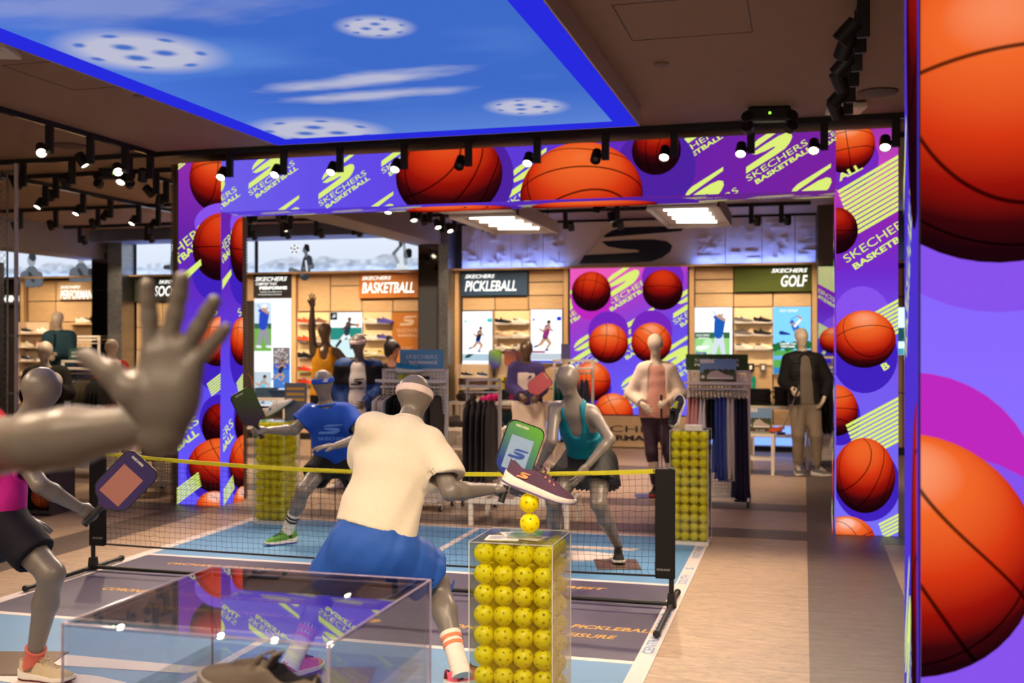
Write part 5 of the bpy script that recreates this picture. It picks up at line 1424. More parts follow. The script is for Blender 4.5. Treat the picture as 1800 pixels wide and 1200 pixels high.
PG = dict(base=(-4.783, 11.030), H=(0.007, -0.05, 1.618), N=(0.013, 0.0, 1.415), SL=(-0.178, 0.0, 1.365), SR=(0.19, 0.0, 1.358), EL=(-0.224, 0.05, 1.077), WL=(-0.149, -0.1, 0.864), ER=(0.241, 0.0, 1.079), WR=(0.129, -0.25, 0.998), P=(0.0, 0.0, 0.856), HL=(-0.082, 0.0, 0.805), HR=(0.082, 0.0, 0.805), KL=(-0.132, -0.05, 0.447), AL=(-0.206, 0.1, 0.11), KR=(0.121, -0.05, 0.447), AR=(0.139, 0.0, 0.11))
PH = dict(base=(-3.235, 12.593), H=(-0.021, -0.05, 1.547), N=(-0.014, 0.0, 1.359), SL=(-0.166, 0.0, 1.318), SR=(0.125, 0.0, 1.311), EL=(-0.20, -0.02, 1.092), WL=(-0.088, -0.22, 1.005), ER=(0.171, -0.02, 1.078), WR=(0.108, -0.22, 1.005), P=(0.0, 0.0, 0.902), HL=(-0.069, 0.0, 0.854), HR=(0.069, 0.0, 0.854), KL=(-0.084, -0.05, 0.477), AL=(-0.09, 0.0, 0.11), KR=(0.096, -0.05, 0.477), AR=(0.104, 0.0, 0.11))
PI_ = dict(base=(-1.534, 11.388), H=(0.007, -0.04, 1.614), N=(0.018, 0.0, 1.407), SL=(-0.121, 0.0, 1.347), SR=(0.164, 0.0, 1.347), EL=(-0.244, 0.06, 1.091), WL=(-0.149, -0.12, 0.993), ER=(0.287, -0.02, 1.084), WR=(0.09, -0.25, 1.025), P=(0.012, 0.0, 0.91), HL=(-0.055, 0.0, 0.849), HR=(0.085, 0.0, 0.849), KL=(-0.036, -0.07, 0.476), AL=(0.016, 0.03, 0.11), KR=(0.149, -0.07, 0.476), AR=(0.21, 0.06, 0.11))
PJ = dict(base=(-0.001, 13.662), H=(-0.029, -0.03, 1.699), N=(-0.007, 0.0, 1.496), SL=(-0.183, 0.0, 1.425), SR=(0.183, 0.0, 1.418), EL=(-0.246, -0.03, 1.164), WL=(-0.188, -0.23, 1.074), ER=(0.311, -0.03, 1.146), WR=(0.232, -0.1, 0.966), P=(0.014, 0.0, 0.934), HL=(-0.07, 0.0, 0.878), HR=(0.112, 0.0, 0.878), KL=(-0.078, -0.06, 0.498), AL=(-0.065, 0.02, 0.11), KR=(0.139, -0.06, 0.498), AR=(0.169, 0.0, 0.11))
PK = dict(base=(-10.421, 13.223), H=(0.0, -0.05, 1.963), N=(0.0, 0.0, 1.766), SL=(-0.16, 0.0, 1.716), SR=(0.167, 0.0, 1.716), EL=(-0.20, -0.05, 1.482), WL=(-0.06, -0.22, 1.45), ER=(0.206, -0.05, 1.482), WR=(0.04, -0.24, 1.47), P=(0.008, 0.0, 1.30), HL=(-0.058, 0.0, 1.258), HR=(0.074, 0.0, 1.258), KL=(-0.06, 0.0, 0.8), AL=(-0.06, 0.0, 0.5), KR=(0.07, 0.0, 0.8), AR=(0.07, 0.0, 0.5))
PL = dict(base=(-8.390, 10.461), H=(-0.017, -0.05, 1.533), N=(-0.046, 0.0, 1.335), SL=(-0.197, 0.0, 1.27), SR=(0.154, 0.0, 1.27), EL=(-0.242, 0.0, 1.027), WL=(-0.132, -0.1, 0.805), ER=(0.243, -0.05, 1.053), WR=(0.22, -0.27, 1.10), P=(-0.02, 0.0, 0.795), HL=(-0.098, 0.0, 0.749), HR=(0.066, 0.0, 0.749), KL=(-0.089, -0.05, 0.42), AL=(-0.111, 0.0, 0.11), KR=(0.107, -0.05, 0.42), AR=(0.098, 0.0, 0.11))
PM = dict(base=(-8.743, 12.126), H=(0.011, -0.05, 1.561), N=(0.0, 0.0, 1.367), SL=(-0.142, 0.0, 1.322), SR=(0.142, 0.0, 1.322), EL=(-0.172, 0.0, 1.053), WL=(-0.138, -0.1, 0.821), ER=(0.172, 0.0, 1.053), WR=(0.153, -0.1, 0.821), P=(0.0, 0.0, 0.845), HL=(-0.075, 0.0, 0.80), HR=(0.075, 0.0, 0.80), KL=(-0.073, -0.05, 0.444), AL=(-0.082, 0.0, 0.11), KR=(0.09, -0.05, 0.444), AR=(0.082, 0.0, 0.11))
PA = dict(base=(-1.567, 1.386), H=(0.02, -.02, 1.70), N=(.02, 0, 1.50), SL=(-.19, .06, 1.45), SR=(.21, -.08, 1.475), EL=(-.30, .1, 1.17), WL=(-.28, 0, .92), ER=(.497, -.285, 1.512), WR=(.661, -.335, 1.540), P=(0, .04, .98), HL=(-.1, .05, .93), HR=(.1, .04, .93), KL=(-.12, .02, .5), AL=(-.12, .06, .11), KR=(.1, .02, .5), AR=(.1, .06, .11))
def dirJ(J, a, b): return unit(V3(*J[b]) - V3(*J[a]))
def figure(J, label, skin=None, w=1.0, fem=False, s=1.0, face=(0, -1, 0), h=.011, legs=True, plate=None):
    o = thing('mannequin', label, 'mannequin', (J['base'][0], J['base'][1], 0), YAW)
    b = sdf_mesh('body', body_ops(J, w, fem, s, face, legs), h, skin or m_skin, o)
    if plate:
        x0, y0, x1, y1, c = plate
        MB().rbox((x0, y0, 0.0035 if c else 0), (x1, y1, .009), .002).build('base_plate', pm('base_plate_brown', (108, 88, 74), rough=.35, metal=.5), o)
    return o
m_plate = pm('base_plate_brown', (108, 88, 74), rough=.35, metal=.5)
def hnd(o, J, side, pose, palm, skin=None, bend=None, s=1.0, h=.0045):
    f = dirJ(J, 'E' + side, 'W' + side)
    if bend is not None: f = unit(f + V3(*bend))
    return place_hand(o, pose, V3(*J['W' + side]) + f * .012, f, palm, side == 'R', skin or m_skin, s, h)

# ---- C: central player seen from behind
c_tee = fab('cream_tee', (218, 205, 182), nz=.03); c_short = fab('royal_blue', (38, 84, 168), rough=.6); c_band = fab('blush_band', (222, 200, 192), nz=.03)
man_c = figure(PC, 'central mannequin from behind in cream tee and blue shorts, holding a paddle', face=(.55, .83, -.15), h=.009, w=1.03)
MB().rbox((-.36, -.16, .0055), (-.02, .18, .0095), .002).build('base_plate', m_plate, man_c)
sdf_mesh('t_shirt', tee_ops(PC, 1.03, .020, sl=.72, hem=-.015, sleeve=.074, loose=.012), .008, c_tee, man_c, wrinkle=folds(.010, 1.0, 4))
sdf_mesh('shorts', shorts_ops(PC, 1.06, .020, ln=.72, flare=.03, top=.10), .008, c_short, man_c, wrinkle=folds(.006, 1.2, 8))
def collar(o, J, r, mat, up=.036):
    N, H = V3(*J['N']), V3(*J['H']); n = unit(H - N); u = unit(np.cross(n, (0, 1, 0))); v = np.cross(n, u)
    MB().tube([tuple(N + n * up + (u * math.cos(t) + v * math.sin(t)) * r) for t in np.linspace(0, 2 * PI, 25)[:-1]], .009, 8, closed=True).build('collar', mat, o, smooth=True)
collar(man_c, PC, .074, c_tee, .014)
headband(man_c, PC, 1.0, (.55, .83, -.15), c_band, .03, .02)
hnd(man_c, PC, 'R', GRIP, (0, .3, -1), bend=(.2, .1, 0)); hnd(man_c, PC, 'L', RELAX, (.6, 0, -1))
m_pk = fab('pink_shoe', (224, 96, 120)); m_or = fab('coral_stripe', (232, 132, 92))
sock(man_c, PC['KL'], PC['AL'], .046, .17, W_, [(.62, m_or), (.82, m_or)]); sock(man_c, PC['KR'], PC['AR'], .046, .17, W_, [(.62, m_or), (.82, m_or)])
worn_shoe(man_c, PC['AL'], (.45, .8), m_pk, m_rub, m_rubk, m_rubk, m_rubk, drop=.010); worn_shoe(man_c, PC['AR'], (.75, .6), m_pk, m_rub, m_rubk, m_rubk, m_rubk, drop=.006)

# ---- B: left edge player in pink
b_tee = fab('hot_pink', (204, 34, 150), rough=.7); b_skirt = fab('navy_skort', (18, 15, 28), rough=.8)
man_b = figure(PB, 'lunging mannequin at the left edge in hot pink top and navy skirt', face=(.96, .0, -.12), fem=True, h=.009, w=1.0)
MB().rbox((-.42, .06, .0055), (-.02, .46, .0095), .002).build('base_plate', m_plate, man_b)
sdf_mesh('t_shirt', tee_ops(PB, 1.0, .014, True, sl=.55, hem=-.02, sleeve=.062), .009, b_tee, man_b, wrinkle=folds(.004, 1.1, 14))
sdf_mesh('skirt', shorts_ops(PB, 1.0, .014, ln=.62, flare=.0, top=.09), .009, b_skirt, man_b, wrinkle=folds(.005, 1.3, 15))
hnd(man_b, PB, 'R', GRIP, (-.3, .9, -.4)); hnd(man_b, PB, 'L', OPEN, (0, .4, -1))
m_be = fab('beige_knit', (196, 178, 146)); m_coral = fab('coral_sock', (206, 108, 92))
sock(man_b, PB['KR'], PB['AR'], .045, .055, m_coral); sock(man_b, PB['KL'], PB['AL'], .045, .055, m_coral)
worn_shoe(man_b, PB['AR'], (.96, -.25), m_be, m_rub, m_be, fab('maroon_sole', (90, 24, 40)), fab('mark_taupe', (110, 96, 84)), drop=.006, s=1.02)
worn_shoe(man_b, PB['AL'], (.6, -.7), m_be, m_rub, m_be, None, None, drop=.006)

# ---- D: blue tee facing us
d_tee = fab('cobalt_tee', (26, 74, 176), rough=.75)
man_d = figure(PD, 'crouching mannequin in blue tee and blue headband beyond the net', face=(-.15, -1, -.15), h=.011)
sdf_mesh('t_shirt', tee_ops(PD, 1.0, .018, sl=.62, hem=-.02, sleeve=.074), .009, d_tee, man_d, wrinkle=folds(.0045, 1.0, 24))
sdf_mesh('shorts', shorts_ops(PD, 1.0, .018, ln=.55, flare=.02), .010, K_, man_d, wrinkle=folds(.004, 1.1, 25))
collar(man_d, PD, .078, d_tee)
hb = headband(man_d, PD, 1.0, (-.15, -1, -.15), d_tee, .035, .02)
f = Flat().emblem(0, 0, .05, .025).build('emblem', hb, W_, 0, loc=(.02, -.212, 1.328), rot=(R(100), 0, R(8)))
f = Flat(); f.emblem(0, .06, .2, .09); f.text('SKECHERS', .0, 0, .24, .03, bold=.02)
f.build('chest_print', man_d, fab('print_pale_blue', (88, 128, 206)), 0, loc=(-.03, -.118, .855), rot=(R(118), 0, R(8)))
hnd(man_d, PD, 'L', GRIP, (.2, .9, -.4)); hnd(man_d, PD, 'R', OPEN, (0, .2, -1), bend=(-.3, 0, .2))
sock(man_d, PD['KL'], PD['AL'], .046, .17, W_, [(.62, K_), (.82, K_)]); sock(man_d, PD['KR'], PD['AR'], .046, .17, W_, [(.62, K_), (.82, K_)])
m_lb = fab('lime_blue', (86, 140, 60)); m_bl = pm('sole_blue', (36, 60, 170), rough=.5)
worn_shoe(man_d, PD['AL'], (-.75, -.6), m_lb, m_rub, K_, m_bl, K_, drop=.006); worn_shoe(man_d, PD['AR'], (.5, -.8), m_lb, m_rub, K_, m_bl, K_, drop=.006)

# ---- E: teal tank
e_tank = fab('teal_tank', (0, 108, 130), rough=.6); e_skirt = fab('black_skirt', (15, 14, 16), rough=.6)
man_e = figure(PE, 'crouching female mannequin in teal tank top and black pleated skirt', fem=True, face=(-.55, -.8, -.2), h=.010)
MB().rbox((.02, -.30, .0055), (.34, .06, .0095), .002).build('base_plate', m_plate, man_e)
def tank_ops(J, w=1.0, grow=.012, fem=True, hem=.0, scoop=.11):
    g = {k: V3(*v) for k, v in J.items() if k != 'base'}
    up = unit((g['SL'] + g['SR']) / 2 - g['P']); ss = unit(g['SR'] - g['SL']); fr = unit(np.cross(ss, up)); ms = unit(g['HR'] - g['HL'])
    if np.dot(fr, V3(0, -1, 0)) < 0: fr = -fr
    S = (g['SL'] + g['SR']) / 2
    o = torso_ops(J, w, grow, fem)
    cut = []
    for a, sg in (('L', -1), ('R', 1)):
        p = g['S' + a] - ss * sg * .055
        cut += [clip(p, ss * sg, .22 if True else 0)]
    # only the upper part is cut by the armholes: rebuild the flank below
    o2 = torso_ops(J, w, grow, fem)[:2]
    hp = g['P'] - up * hem
    end = [carve(g['N'] + fr * .075 + up * .05, S + fr * .125 - up * scoop, .068, .046), carve(g['N'] - up * .02, g['N'] + up * .12, .068, .085), clip(g['N'] + up * .012, up, .2), clip(hp, -up, .5)]
    return o + cut + o2 + end
sdf_mesh('tank_top', tank_ops(PE, 1.0, .012, True, -.03, .13), .008, e_tank, man_e, wrinkle=folds(.003, 1.1, 34))
def pleats(J, n=26, amp=.009):
    c = V3(*J['P'])
    return lambda x, y, z: amp * np.sin(np.arctan2(y - c[1], x - c[0]) * n) * np.clip((c[2] - z) * 4, 0, 1)
sdf_mesh('skirt', skirt_ops(PE, 1.0, .122, .28, .19, flat=.95), .009, e_skirt, man_e, wrinkle=pleats(PE))
hnd(man_e, PE, 'R', OPEN, (-.6, 1, .2)); hnd(man_e, PE, 'L', GRIP, (.3, .5, -.6))
worn_shoe(man_e, PE['AL'], (-.8, -.6), K_, m_rub, K_, m_rubk, W_, drop=.006); worn_shoe(man_e, PE['AR'], (-.05, -1), K_, m_rub, K_, m_rubk, W_, drop=.010)

# ---- A: near mannequin at the left, only its raised hand and arm reach into view
man_a = figure(PA, 'nearest mannequin whose raised open hand fills the left foreground', h=.009, face=(.3, -.95, 0), fem=True, w=1.0)
sdf_mesh('t_shirt', tee_ops(PA, 1.0, .014, True, sl=.50, sleeve=.060), .010, fab('coral_pink_tee', (216, 60, 84)), man_a, wrinkle=folds(.004, 1, 44))
sdf_mesh('shorts', shorts_ops(PA, 1.0, .018, ln=.45), .012, K_, man_a)
AH_ = dict(key='hand_a', curl=((4, 6, 6), (3, 6, 6), (5, 8, 8), (4, 8, 8)), spread=(10, -5, -25, -34), thumb=((.038,.012,.030),(.066,.014,.048),(.098,.012,.062)), h=.0028, fat=1.22)
place_hand(man_a, AH_, V3(.684, -.338, 1.545), (.17, .0, 1), (0, -1, -.08), False, m_skin, 1.10)
hnd(man_a, PA, 'L', RELAX, (1, 0, 0))
for a in 'LR': worn_shoe(man_a, PA['A' + a], (.1, -1), W_, m_rub, drop=.001)

# ---- F..J behind the arch
f_skin = m_skin_b
man_f = figure(PF, 'mannequin with a raised arm wearing a mustard yellow sleeveless top', f_skin, h=.013, face=(-.2, -1, .0))
f_t = fab('mustard', (222, 152, 24), rough=.7)
sdf_mesh('tank_top', tank_ops(PF, 1.05, .02, False, .03, .05), .011, f_t, man_f, wrinkle=folds(.006, .9, 54))
sdf_mesh('shorts', shorts_ops(PF, 1.0, .018, ln=.8), .013, K_, man_f)
hnd(man_f, PF, 'L', OPEN, (.2, -1, 0), f_skin); hnd(man_f, PF, 'R', RELAX, (-1, 0, 0), f_skin)
for a in 'LR': worn_shoe(man_f, PF['A' + a], (.1 if a == 'R' else -.1, -1), W_, m_rub, drop=.001)
man_g = figure(PG, 'mannequin in navy and black jacket over white tee with pale headband', h=.012, face=(-.25, -1, -.1))
g_j = fab('jacket_blue', (36, 66, 122), rough=.6); g_b = fab('jacket_black', (28, 26, 28), rough=.6)
sdf_mesh('t_shirt', tee_ops(PG, 1.0, .012, sl=0, hem=.04), .011, W_, man_g, wrinkle=folds(.003, 1, 60))
def open_jacket(J, w, grow, gap=.05, hem=.03, r=.064, skew=0.0, cuff=.95):
    g = {k: V3(*v) for k, v in J.items() if k != 'base'}
    up = unit((g['SL'] + g['SR']) / 2 - g['P']); ss = unit(g['SR'] - g['SL'])
    so, sc = long_sleeves(J, w, grow, cuff, r)
    o = torso_ops(J, w, grow, False) + [seg(g['P'] + up * .1, g['P'] - up * .1, .15 * w + grow, .155 * w + grow, unit(g['HR'] - g['HL']), .74, k=.05)] + so
    cut = sc + [clip(g['P'] - up * hem, -up, .35), carve(g['N'], g['N'] + up * .15, .07, .085), clip(g['N'] + up * .04, up, .12)]
    ch = (g['SL'] + g['SR']) / 2
    cut += [carve(ch + V3(skew, -.16, .03), g['P'] + V3(skew, -.20, -.06), gap + .035, gap + .06)]
    return o + cut
sdf_mesh('jacket', open_jacket(PG, 1.02, .03, gap=.075), .010, g_j, man_g, wrinkle=folds(.004, .9, 61))
g = {k: V3(*v) for k, v in PG.items() if k != 'base'}
sdf_mesh('jacket_yoke', [op for op in open_jacket(PG, 1.02, .034, cuff=.1, gap=.075)] + [slab(V3(0, 0, 1.28), (0, 0, 1), .11)], .010, g_b, man_g)
headband(man_g, PG, 1.0, (-.25, -1, -.1), c_band, .035, .02)
f = Flat(); f.emblem(-.07, .05, .15, .07); f.text('SKECHERS', -.08, 0, .17, .025, bold=.03); f.build('chest_print', man_g, K_, 0, loc=(.0, -.128, 1.12), rot=(R(92), 0, 0))
sdf_mesh('trousers', trouser_ops(PG, 1.0, .014, .055, .07, .9), .012, K_, man_g)
hnd(man_g, PG, 'R', RELAX, (-1, .2, 0)); hnd(man_g, PG, 'L', RELAX, (1, .2, 0))
for a, t in (('L', (-.6, -.8)), ('R', (.3, -1))): worn_shoe(man_g, PG['A' + a], t, W_, m_rub, K_, m_rubk, K_, drop=.001)
man_h = figure(PH, 'female mannequin in purple and cream jacket holding a pink paddle', m_skin_b, fem=True, h=.013)
h_m = fab('magenta', (168, 24, 104)); h_w = fab('cream_panel', (214, 196, 186)); h_p = fab('plum_jacket', (70, 58, 112)); 
sdf_mesh('t_shirt', tee_ops(PH, 1.0, .008, True, sl=0, hem=.02), .012, h_m, man_h)
sdf_mesh('jacket', open_jacket(PH, .92, .026, gap=-.018, hem=.03, r=.058), .011, h_p, man_h, wrinkle=folds(.004, .9, 70))
sdf_mesh('jacket_panel', open_jacket(PH, .92, .031, gap=-.014, hem=.03, r=.02, cuff=.05) + [slab(V3(0, 0, 1.17), (0, 0, 1), .11), clip(V3(.11, 0, 1.2), (1, 0, 0), .6), clip(V3(-.13, 0, 1.2), (-1, 0, 0), .6)], .011, h_w, man_h)
sdf_mesh('trousers', trouser_ops(PH, 1.0, .02, .11, .10, .95), .013, fab('cream_trousers', (222, 204, 186)), man_h, wrinkle=folds(.006, .7, 71))
hnd(man_h, PH, 'L', GRIP, (.3, .5, -.6), m_skin_b); hnd(man_h, PH, 'R', RELAX, (-.6, .6, -.3), m_skin_b)
for a in 'LR': worn_shoe(man_h, PH['A' + a], (.05, -1), W_, m_rub, drop=.001)
man_i = figure(PI_, 'female mannequin in white jacket and pink top resting a hand on a golf club', m_skin_w, fem=True, h=.011)
MB().rbox((-.2, -.16, .0015), (.14, .16, .007), .002).build('base_plate', pm('plate_navy', (50, 46, 88), rough=.3), man_i)
sdf_mesh('top', tee_ops(PI_, 1.0, .010, True, sl=0, hem=.07), .010, fab('blush_top', (218, 156, 138), rough=.6), man_i, wrinkle=folds(.003, 1.2, 80))
i_j = fab('ivory_jacket', (230, 208, 186))
sdf_mesh('jacket', open_jacket(PI_, .90, .024, gap=.085, hem=.05, r=.055), .009, i_j, man_i, wrinkle=folds(.004, 1.0, 81))
sdf_mesh('trousers', trouser_ops(PI_, .92, .010, .040, .058, .95), .010, fab('plum_leggings', (58, 40, 52), rough=.6), man_i, wrinkle=folds(.003, 1, 82))
hnd(man_i, PI_, 'L', RELAX, (1, .4, 0), m_skin_w); hnd(man_i, PI_, 'R', GRIP, (-.2, .6, -.7), m_skin_w)
for a in 'LR': worn_shoe(man_i, PI_['A' + a], (-.3 if a == 'L' else .3, -1), K_, pm('sole_red', (190, 30, 40), rough=.5), K_, drop=.007 if a == 'L' else .001)
man_j = figure(PJ, 'male mannequin in black quilted jacket and grey trousers with a golf club', m_skin_w, h=.012)
MB().rbox((-.26, -.14, .0015), (.06, .12, .007), .002).build('base_plate', m_plate, man_j)
j_p = fab('taupe_polo', (112, 100, 88)); j_v = fab('black_quilt', (30, 26, 26), rough=.6)
sdf_mesh('polo_shirt', tee_ops(PJ, 1.0, .010, sl=0, hem=.06), .011, j_p, man_j, wrinkle=folds(.002, 1.2, 90))
sdf_mesh('jacket_sleeve', open_jacket(PJ, .98, .02, gap=.05, hem=.0), .010, K_, man_j)
def quilt(x, y, z): return -.007 * np.abs(np.sin(z * 62))
sdf_mesh('quilted_vest', open_jacket(PJ, 1.0, .032, gap=.06, hem=.05, r=.02, cuff=.03), .009, j_v, man_j, wrinkle=quilt)
sdf_mesh('trousers', trouser_ops(PJ, 1.0, .014, .042, .064, .96), .010, fab('khaki_grey', (134, 118, 98), rough=.7), man_j, wrinkle=folds(.004, 1.2, 91))
hnd(man_j, PJ, 'L', GRIP, (.3, .6, -.5), m_skin_w); hnd(man_j, PJ, 'R', RELAX, (-1, 0, 0), m_skin_w)
for a, t in (('L', (-.1, -1)), ('R', (.6, -.8))): worn_shoe(man_j, PJ['A' + a], t, fab('grey_shoe', (104, 100, 92)), m_rub, W_, drop=.007 if a == 'L' else .001)
# ---- K, L, M in the performance bay at left
man_k = figure(PK, 'cream half mannequin in teal quarter-zip pullover on the wall shelf', m_skin_w, h=.013, legs=False)
o_, c_ = long_sleeves(PK, 1.0, .02, .92, .062)
sdf_mesh('pullover', tee_ops(PK, 1.05, .022, sl=0, hem=.03, neck=.06) [:-2] + o_ + c_ + [clip(V3(*PK['N']) + V3(0, 0, .05), (0, 0, 1), .12)], .012, fab('petrol_pullover', (40, 74, 88), rough=.7), man_k, wrinkle=folds(.003, .9, 95))
MB().box((-.006, -.162, 1.56), (.006, -.15, 1.76)).build('zip', K_, man_k)
MB().rbox((-.2, -.12, 1.12), (.2, .14, 1.27), .02).build('hip_block', K_, man_k); MB().cyl((0, 0, 0), (0, 0, 1.13), .03).build('stand_pole', m_white, man_k); MB().cyl((0, 0, 0), (0, 0, .015), .18, n=24).build('stand_base', m_white, man_k)
hnd(man_k, PK, 'L', RELAX, (.5, .5, -.5), m_skin_w); hnd(man_k, PK, 'R', RELAX, (-.5, .5, -.5), m_skin_w)
man_l = figure(PL, 'cream-headed mannequin in black fleece holding a white ball at far left', m_skin_w, h=.012, face=(.2, -1, 0))
o_, c_ = long_sleeves(PL, 1.0, .03, .95, .064)
sdf_mesh('fleece', tee_ops(PL, 1.05, .028, sl=0, hem=.05, neck=.06) + o_ + c_, .011, fab('black_fleece', (34, 30, 24), rough=.95), man_l, wrinkle=folds(.005, .8, 97))
sdf_mesh('shorts', shorts_ops(PL, 1.0, .02, ln=.8), .012, fab('red_shorts', (190, 16, 24)), man_l)
f = Flat().emblem(0, 0, .07, .03).build('emblem', man_l, W_, 0, loc=(.05, -.15, 1.16), rot=(R(90), 0, 0))
hnd(man_l, PL, 'R', RELAX, (-.3, .3, .8), m_skin_w); hnd(man_l, PL, 'L', RELAX, (1, 0, 0), m_skin_w)
for a in 'LR': worn_shoe(man_l, PL['A' + a], (.1, -1), W_, m_rub, drop=.001)
man_m = figure(PM, 'cream-headed mannequin in red top half hidden behind the raised hand', m_skin_w, h=.013)
sdf_mesh('t_shirt', tee_ops(PM, 1.0, .014, sl=.6), .012, fab('red_tee', (206, 40, 32)), man_m)
sdf_mesh('trousers', trouser_ops(PM, 1.0, .014, .05, .07, .95), .013, K_, man_m)
for a in 'LR':
    worn_shoe(man_m, PM['A' + a], (.05, -1), W_, m_rub, drop=.001); hnd(man_m, PM, a, RELAX, (1 if a == 'L' else -1, 0, 0), m_skin_w)

# ---- the one real shopper: dark hair in a bun, black top
PP = dict(base=(-4.825, 12.16), H=(0, -.02, 1.44), N=(.0, .0, 1.27), SL=(-.15, .03, 1.21), SR=(.14, .0, 1.21), EL=(-.2, .0, .96), WL=(-.1, -.2, .88), ER=(.18, -.03, .96), WR=(.1, -.22, .9), P=(0, 0, .8), HL=(-.08, 0, .76), HR=(.08, 0, .76), KL=(-.08, -.02, .42), AL=(-.08, 0, .08), KR=(.08, -.02, .42), AR=(.08, 0, .08))
PP = {k: (v[0], v[1], v[2] * 1.075) if k != 'base' and k[0] != 'A' else v for k, v in PP.items()}
m_fair = pm('skin_tan', (176, 124, 96), rough=.5); m_hair = pm('hair_dark', (30, 20, 18), rough=.5, bump=.3, bs=120)
per = thing('person', 'shopper with dark hair in a bun and black top behind the centre rack', 'person', (PP['base'][0], PP['base'][1], 0), YAW)
fd = unit((.85, -.5, -.15))
hd_ = head_ops(PP, .93, fd)
Hc = V3(*PP['H'])
rt = unit(np.cross(fd, (0, 0, 1)))
facial = [seg(Hc + fd * .088 + V3(0, 0, .01), Hc + fd * .102 - V3(0, 0, .02), .008, .013, k=.01), seg(Hc + fd * .072 - V3(0, 0, .048) - rt * .012, Hc + fd * .072 - V3(0, 0, .048) + rt * .012, .012, .012, k=.008), seg(Hc + rt * .074 - V3(0, 0, .005), Hc + rt * .076 + V3(0, 0, .02), .012, .014, k=.006), seg(Hc - rt * .074 - V3(0, 0, .005), Hc - rt * .076 + V3(0, 0, .02), .012, .014, k=.006)]
bo = [o for o in body_ops(PP, 1.0, True, .93, fd)]
sdf_mesh('body', bo + facial, .009, m_fair, per)
sdf_mesh('hair', head_ops(PP, .93, fd, .014, neck=False)[:1] + [seg(Hc - fd * .03 + V3(0, 0, .03), Hc - fd * .05 - V3(0, 0, .04), .078, .06, k=.03), seg(Hc - fd * .04 + V3(0, 0, .12), Hc - fd * .05 + V3(0, 0, .135), .042, .040, k=.02), clip(Hc + fd * .052 + V3(0, 0, -.02), fd - V3(0, 0, .55), .2)], .008, m_hair, per)
for s_ in (-1, 1):
    MB().sphere(tuple(Hc + fd * .078 + rt * s_ * .03 + V3(0, 0, .014)), .010, 10, 6, None).build('eye', pm('eye_dark', (30, 22, 20), rough=.2), per, smooth=True)
o_, c_ = long_sleeves(PP, .95, .012, .95, .055)
sdf_mesh('top', tee_ops(PP, .95, .014, True, sl=0, hem=.05) + o_ + c_, .011, K_, per)
sdf_mesh('trousers', trouser_ops(PP, .95, .012, .05, .066, .98), .012, K_, per)
for a in 'LR':
    hnd(per, PP, a, RELAX, (1 if a == 'L' else -1, .3, -.3), m_fair); worn_shoe(per, PP['A' + a], (.3, -1), K_, m_rub, drop=.001)
# ================================================================== BALL COLUMNS, NET, PADDLES, DISPLAY CASE
m_acr = glass('clear_acrylic', dens=.985); m_acr_edge = pm('acrylic_edge', (206, 204, 200), rough=.15, nz=.02)
def pickleball_mesh():
    bm = bmesh.new(); bmesh.ops.create_icosphere(bm, subdivisions=4, radius=1)
    dirs = [(0, 0, 1), (0, 0, -1)]
    for k in range(8): dirs.append((math.cos(k * PI / 4), math.sin(k * PI / 4), 0.12 * (-1) ** k))
    for s in (-1, 1):
        for k in range(6): dirs.append((math.cos(k * PI / 3 + .3 * s) * .72, math.sin(k * PI / 3 + .3 * s) * .72, s * .69))
    dirs = [Vector(d).normalized() for d in dirs]
    ha = .145
    for v in bm.verts:
        for d in dirs:
            a = v.co.angle(d)
            if ha * .62 < a < ha * 1.45:
                t = (v.co - d * v.co.dot(d)).normalized(); v.co = (d * math.cos(ha) + t * math.sin(ha)); break
    kill = [f for f in bm.faces if any(f.calc_center_median().angle(d) < ha * .93 for d in dirs)]
    bmesh.ops.delete(bm, geom=kill, context='FACES')
    for v in bm.verts: v.co *= .0365
    me = bpy.data.meshes.new('pickleball'); bm.to_mesh(me); bm.free()
    me.polygons.foreach_set('use_smooth', [True] * len(me.polygons))
    return me
def ball_plastic():
    m = pm('ball_lime_plastic', (250, 232, 12), rough=.38, nz=.03)
    nt = m.node_tree; b = nt.nodes['Principled BSDF']
    o = nt.nodes['Material Output']
    tr = nt.nodes.new('ShaderNodeBsdfTranslucent'); tr.inputs[0].default_value = lin((254, 242, 24))
    mx = nt.nodes.new('ShaderNodeMixShader'); mx.inputs[0].default_value = .45
    nt.links.new(b.outputs[0], mx.inputs[1]); nt.links.new(tr.outputs[0], mx.inputs[2]); nt.links.new(mx.outputs[0], o.inputs[0])
    return m
m_pball = ball_plastic()
PB_ME = pickleball_mesh(); PB_ME.materials.append(m_pball)
rq = random.Random(21)
def pball(loc, label, group):
    o = ob('pickleball', PB_ME, None, loc, (rq.uniform(0, 6), rq.uniform(0, 6), rq.uniform(0, 6)))
    return tag(o, label, 'ball', group)
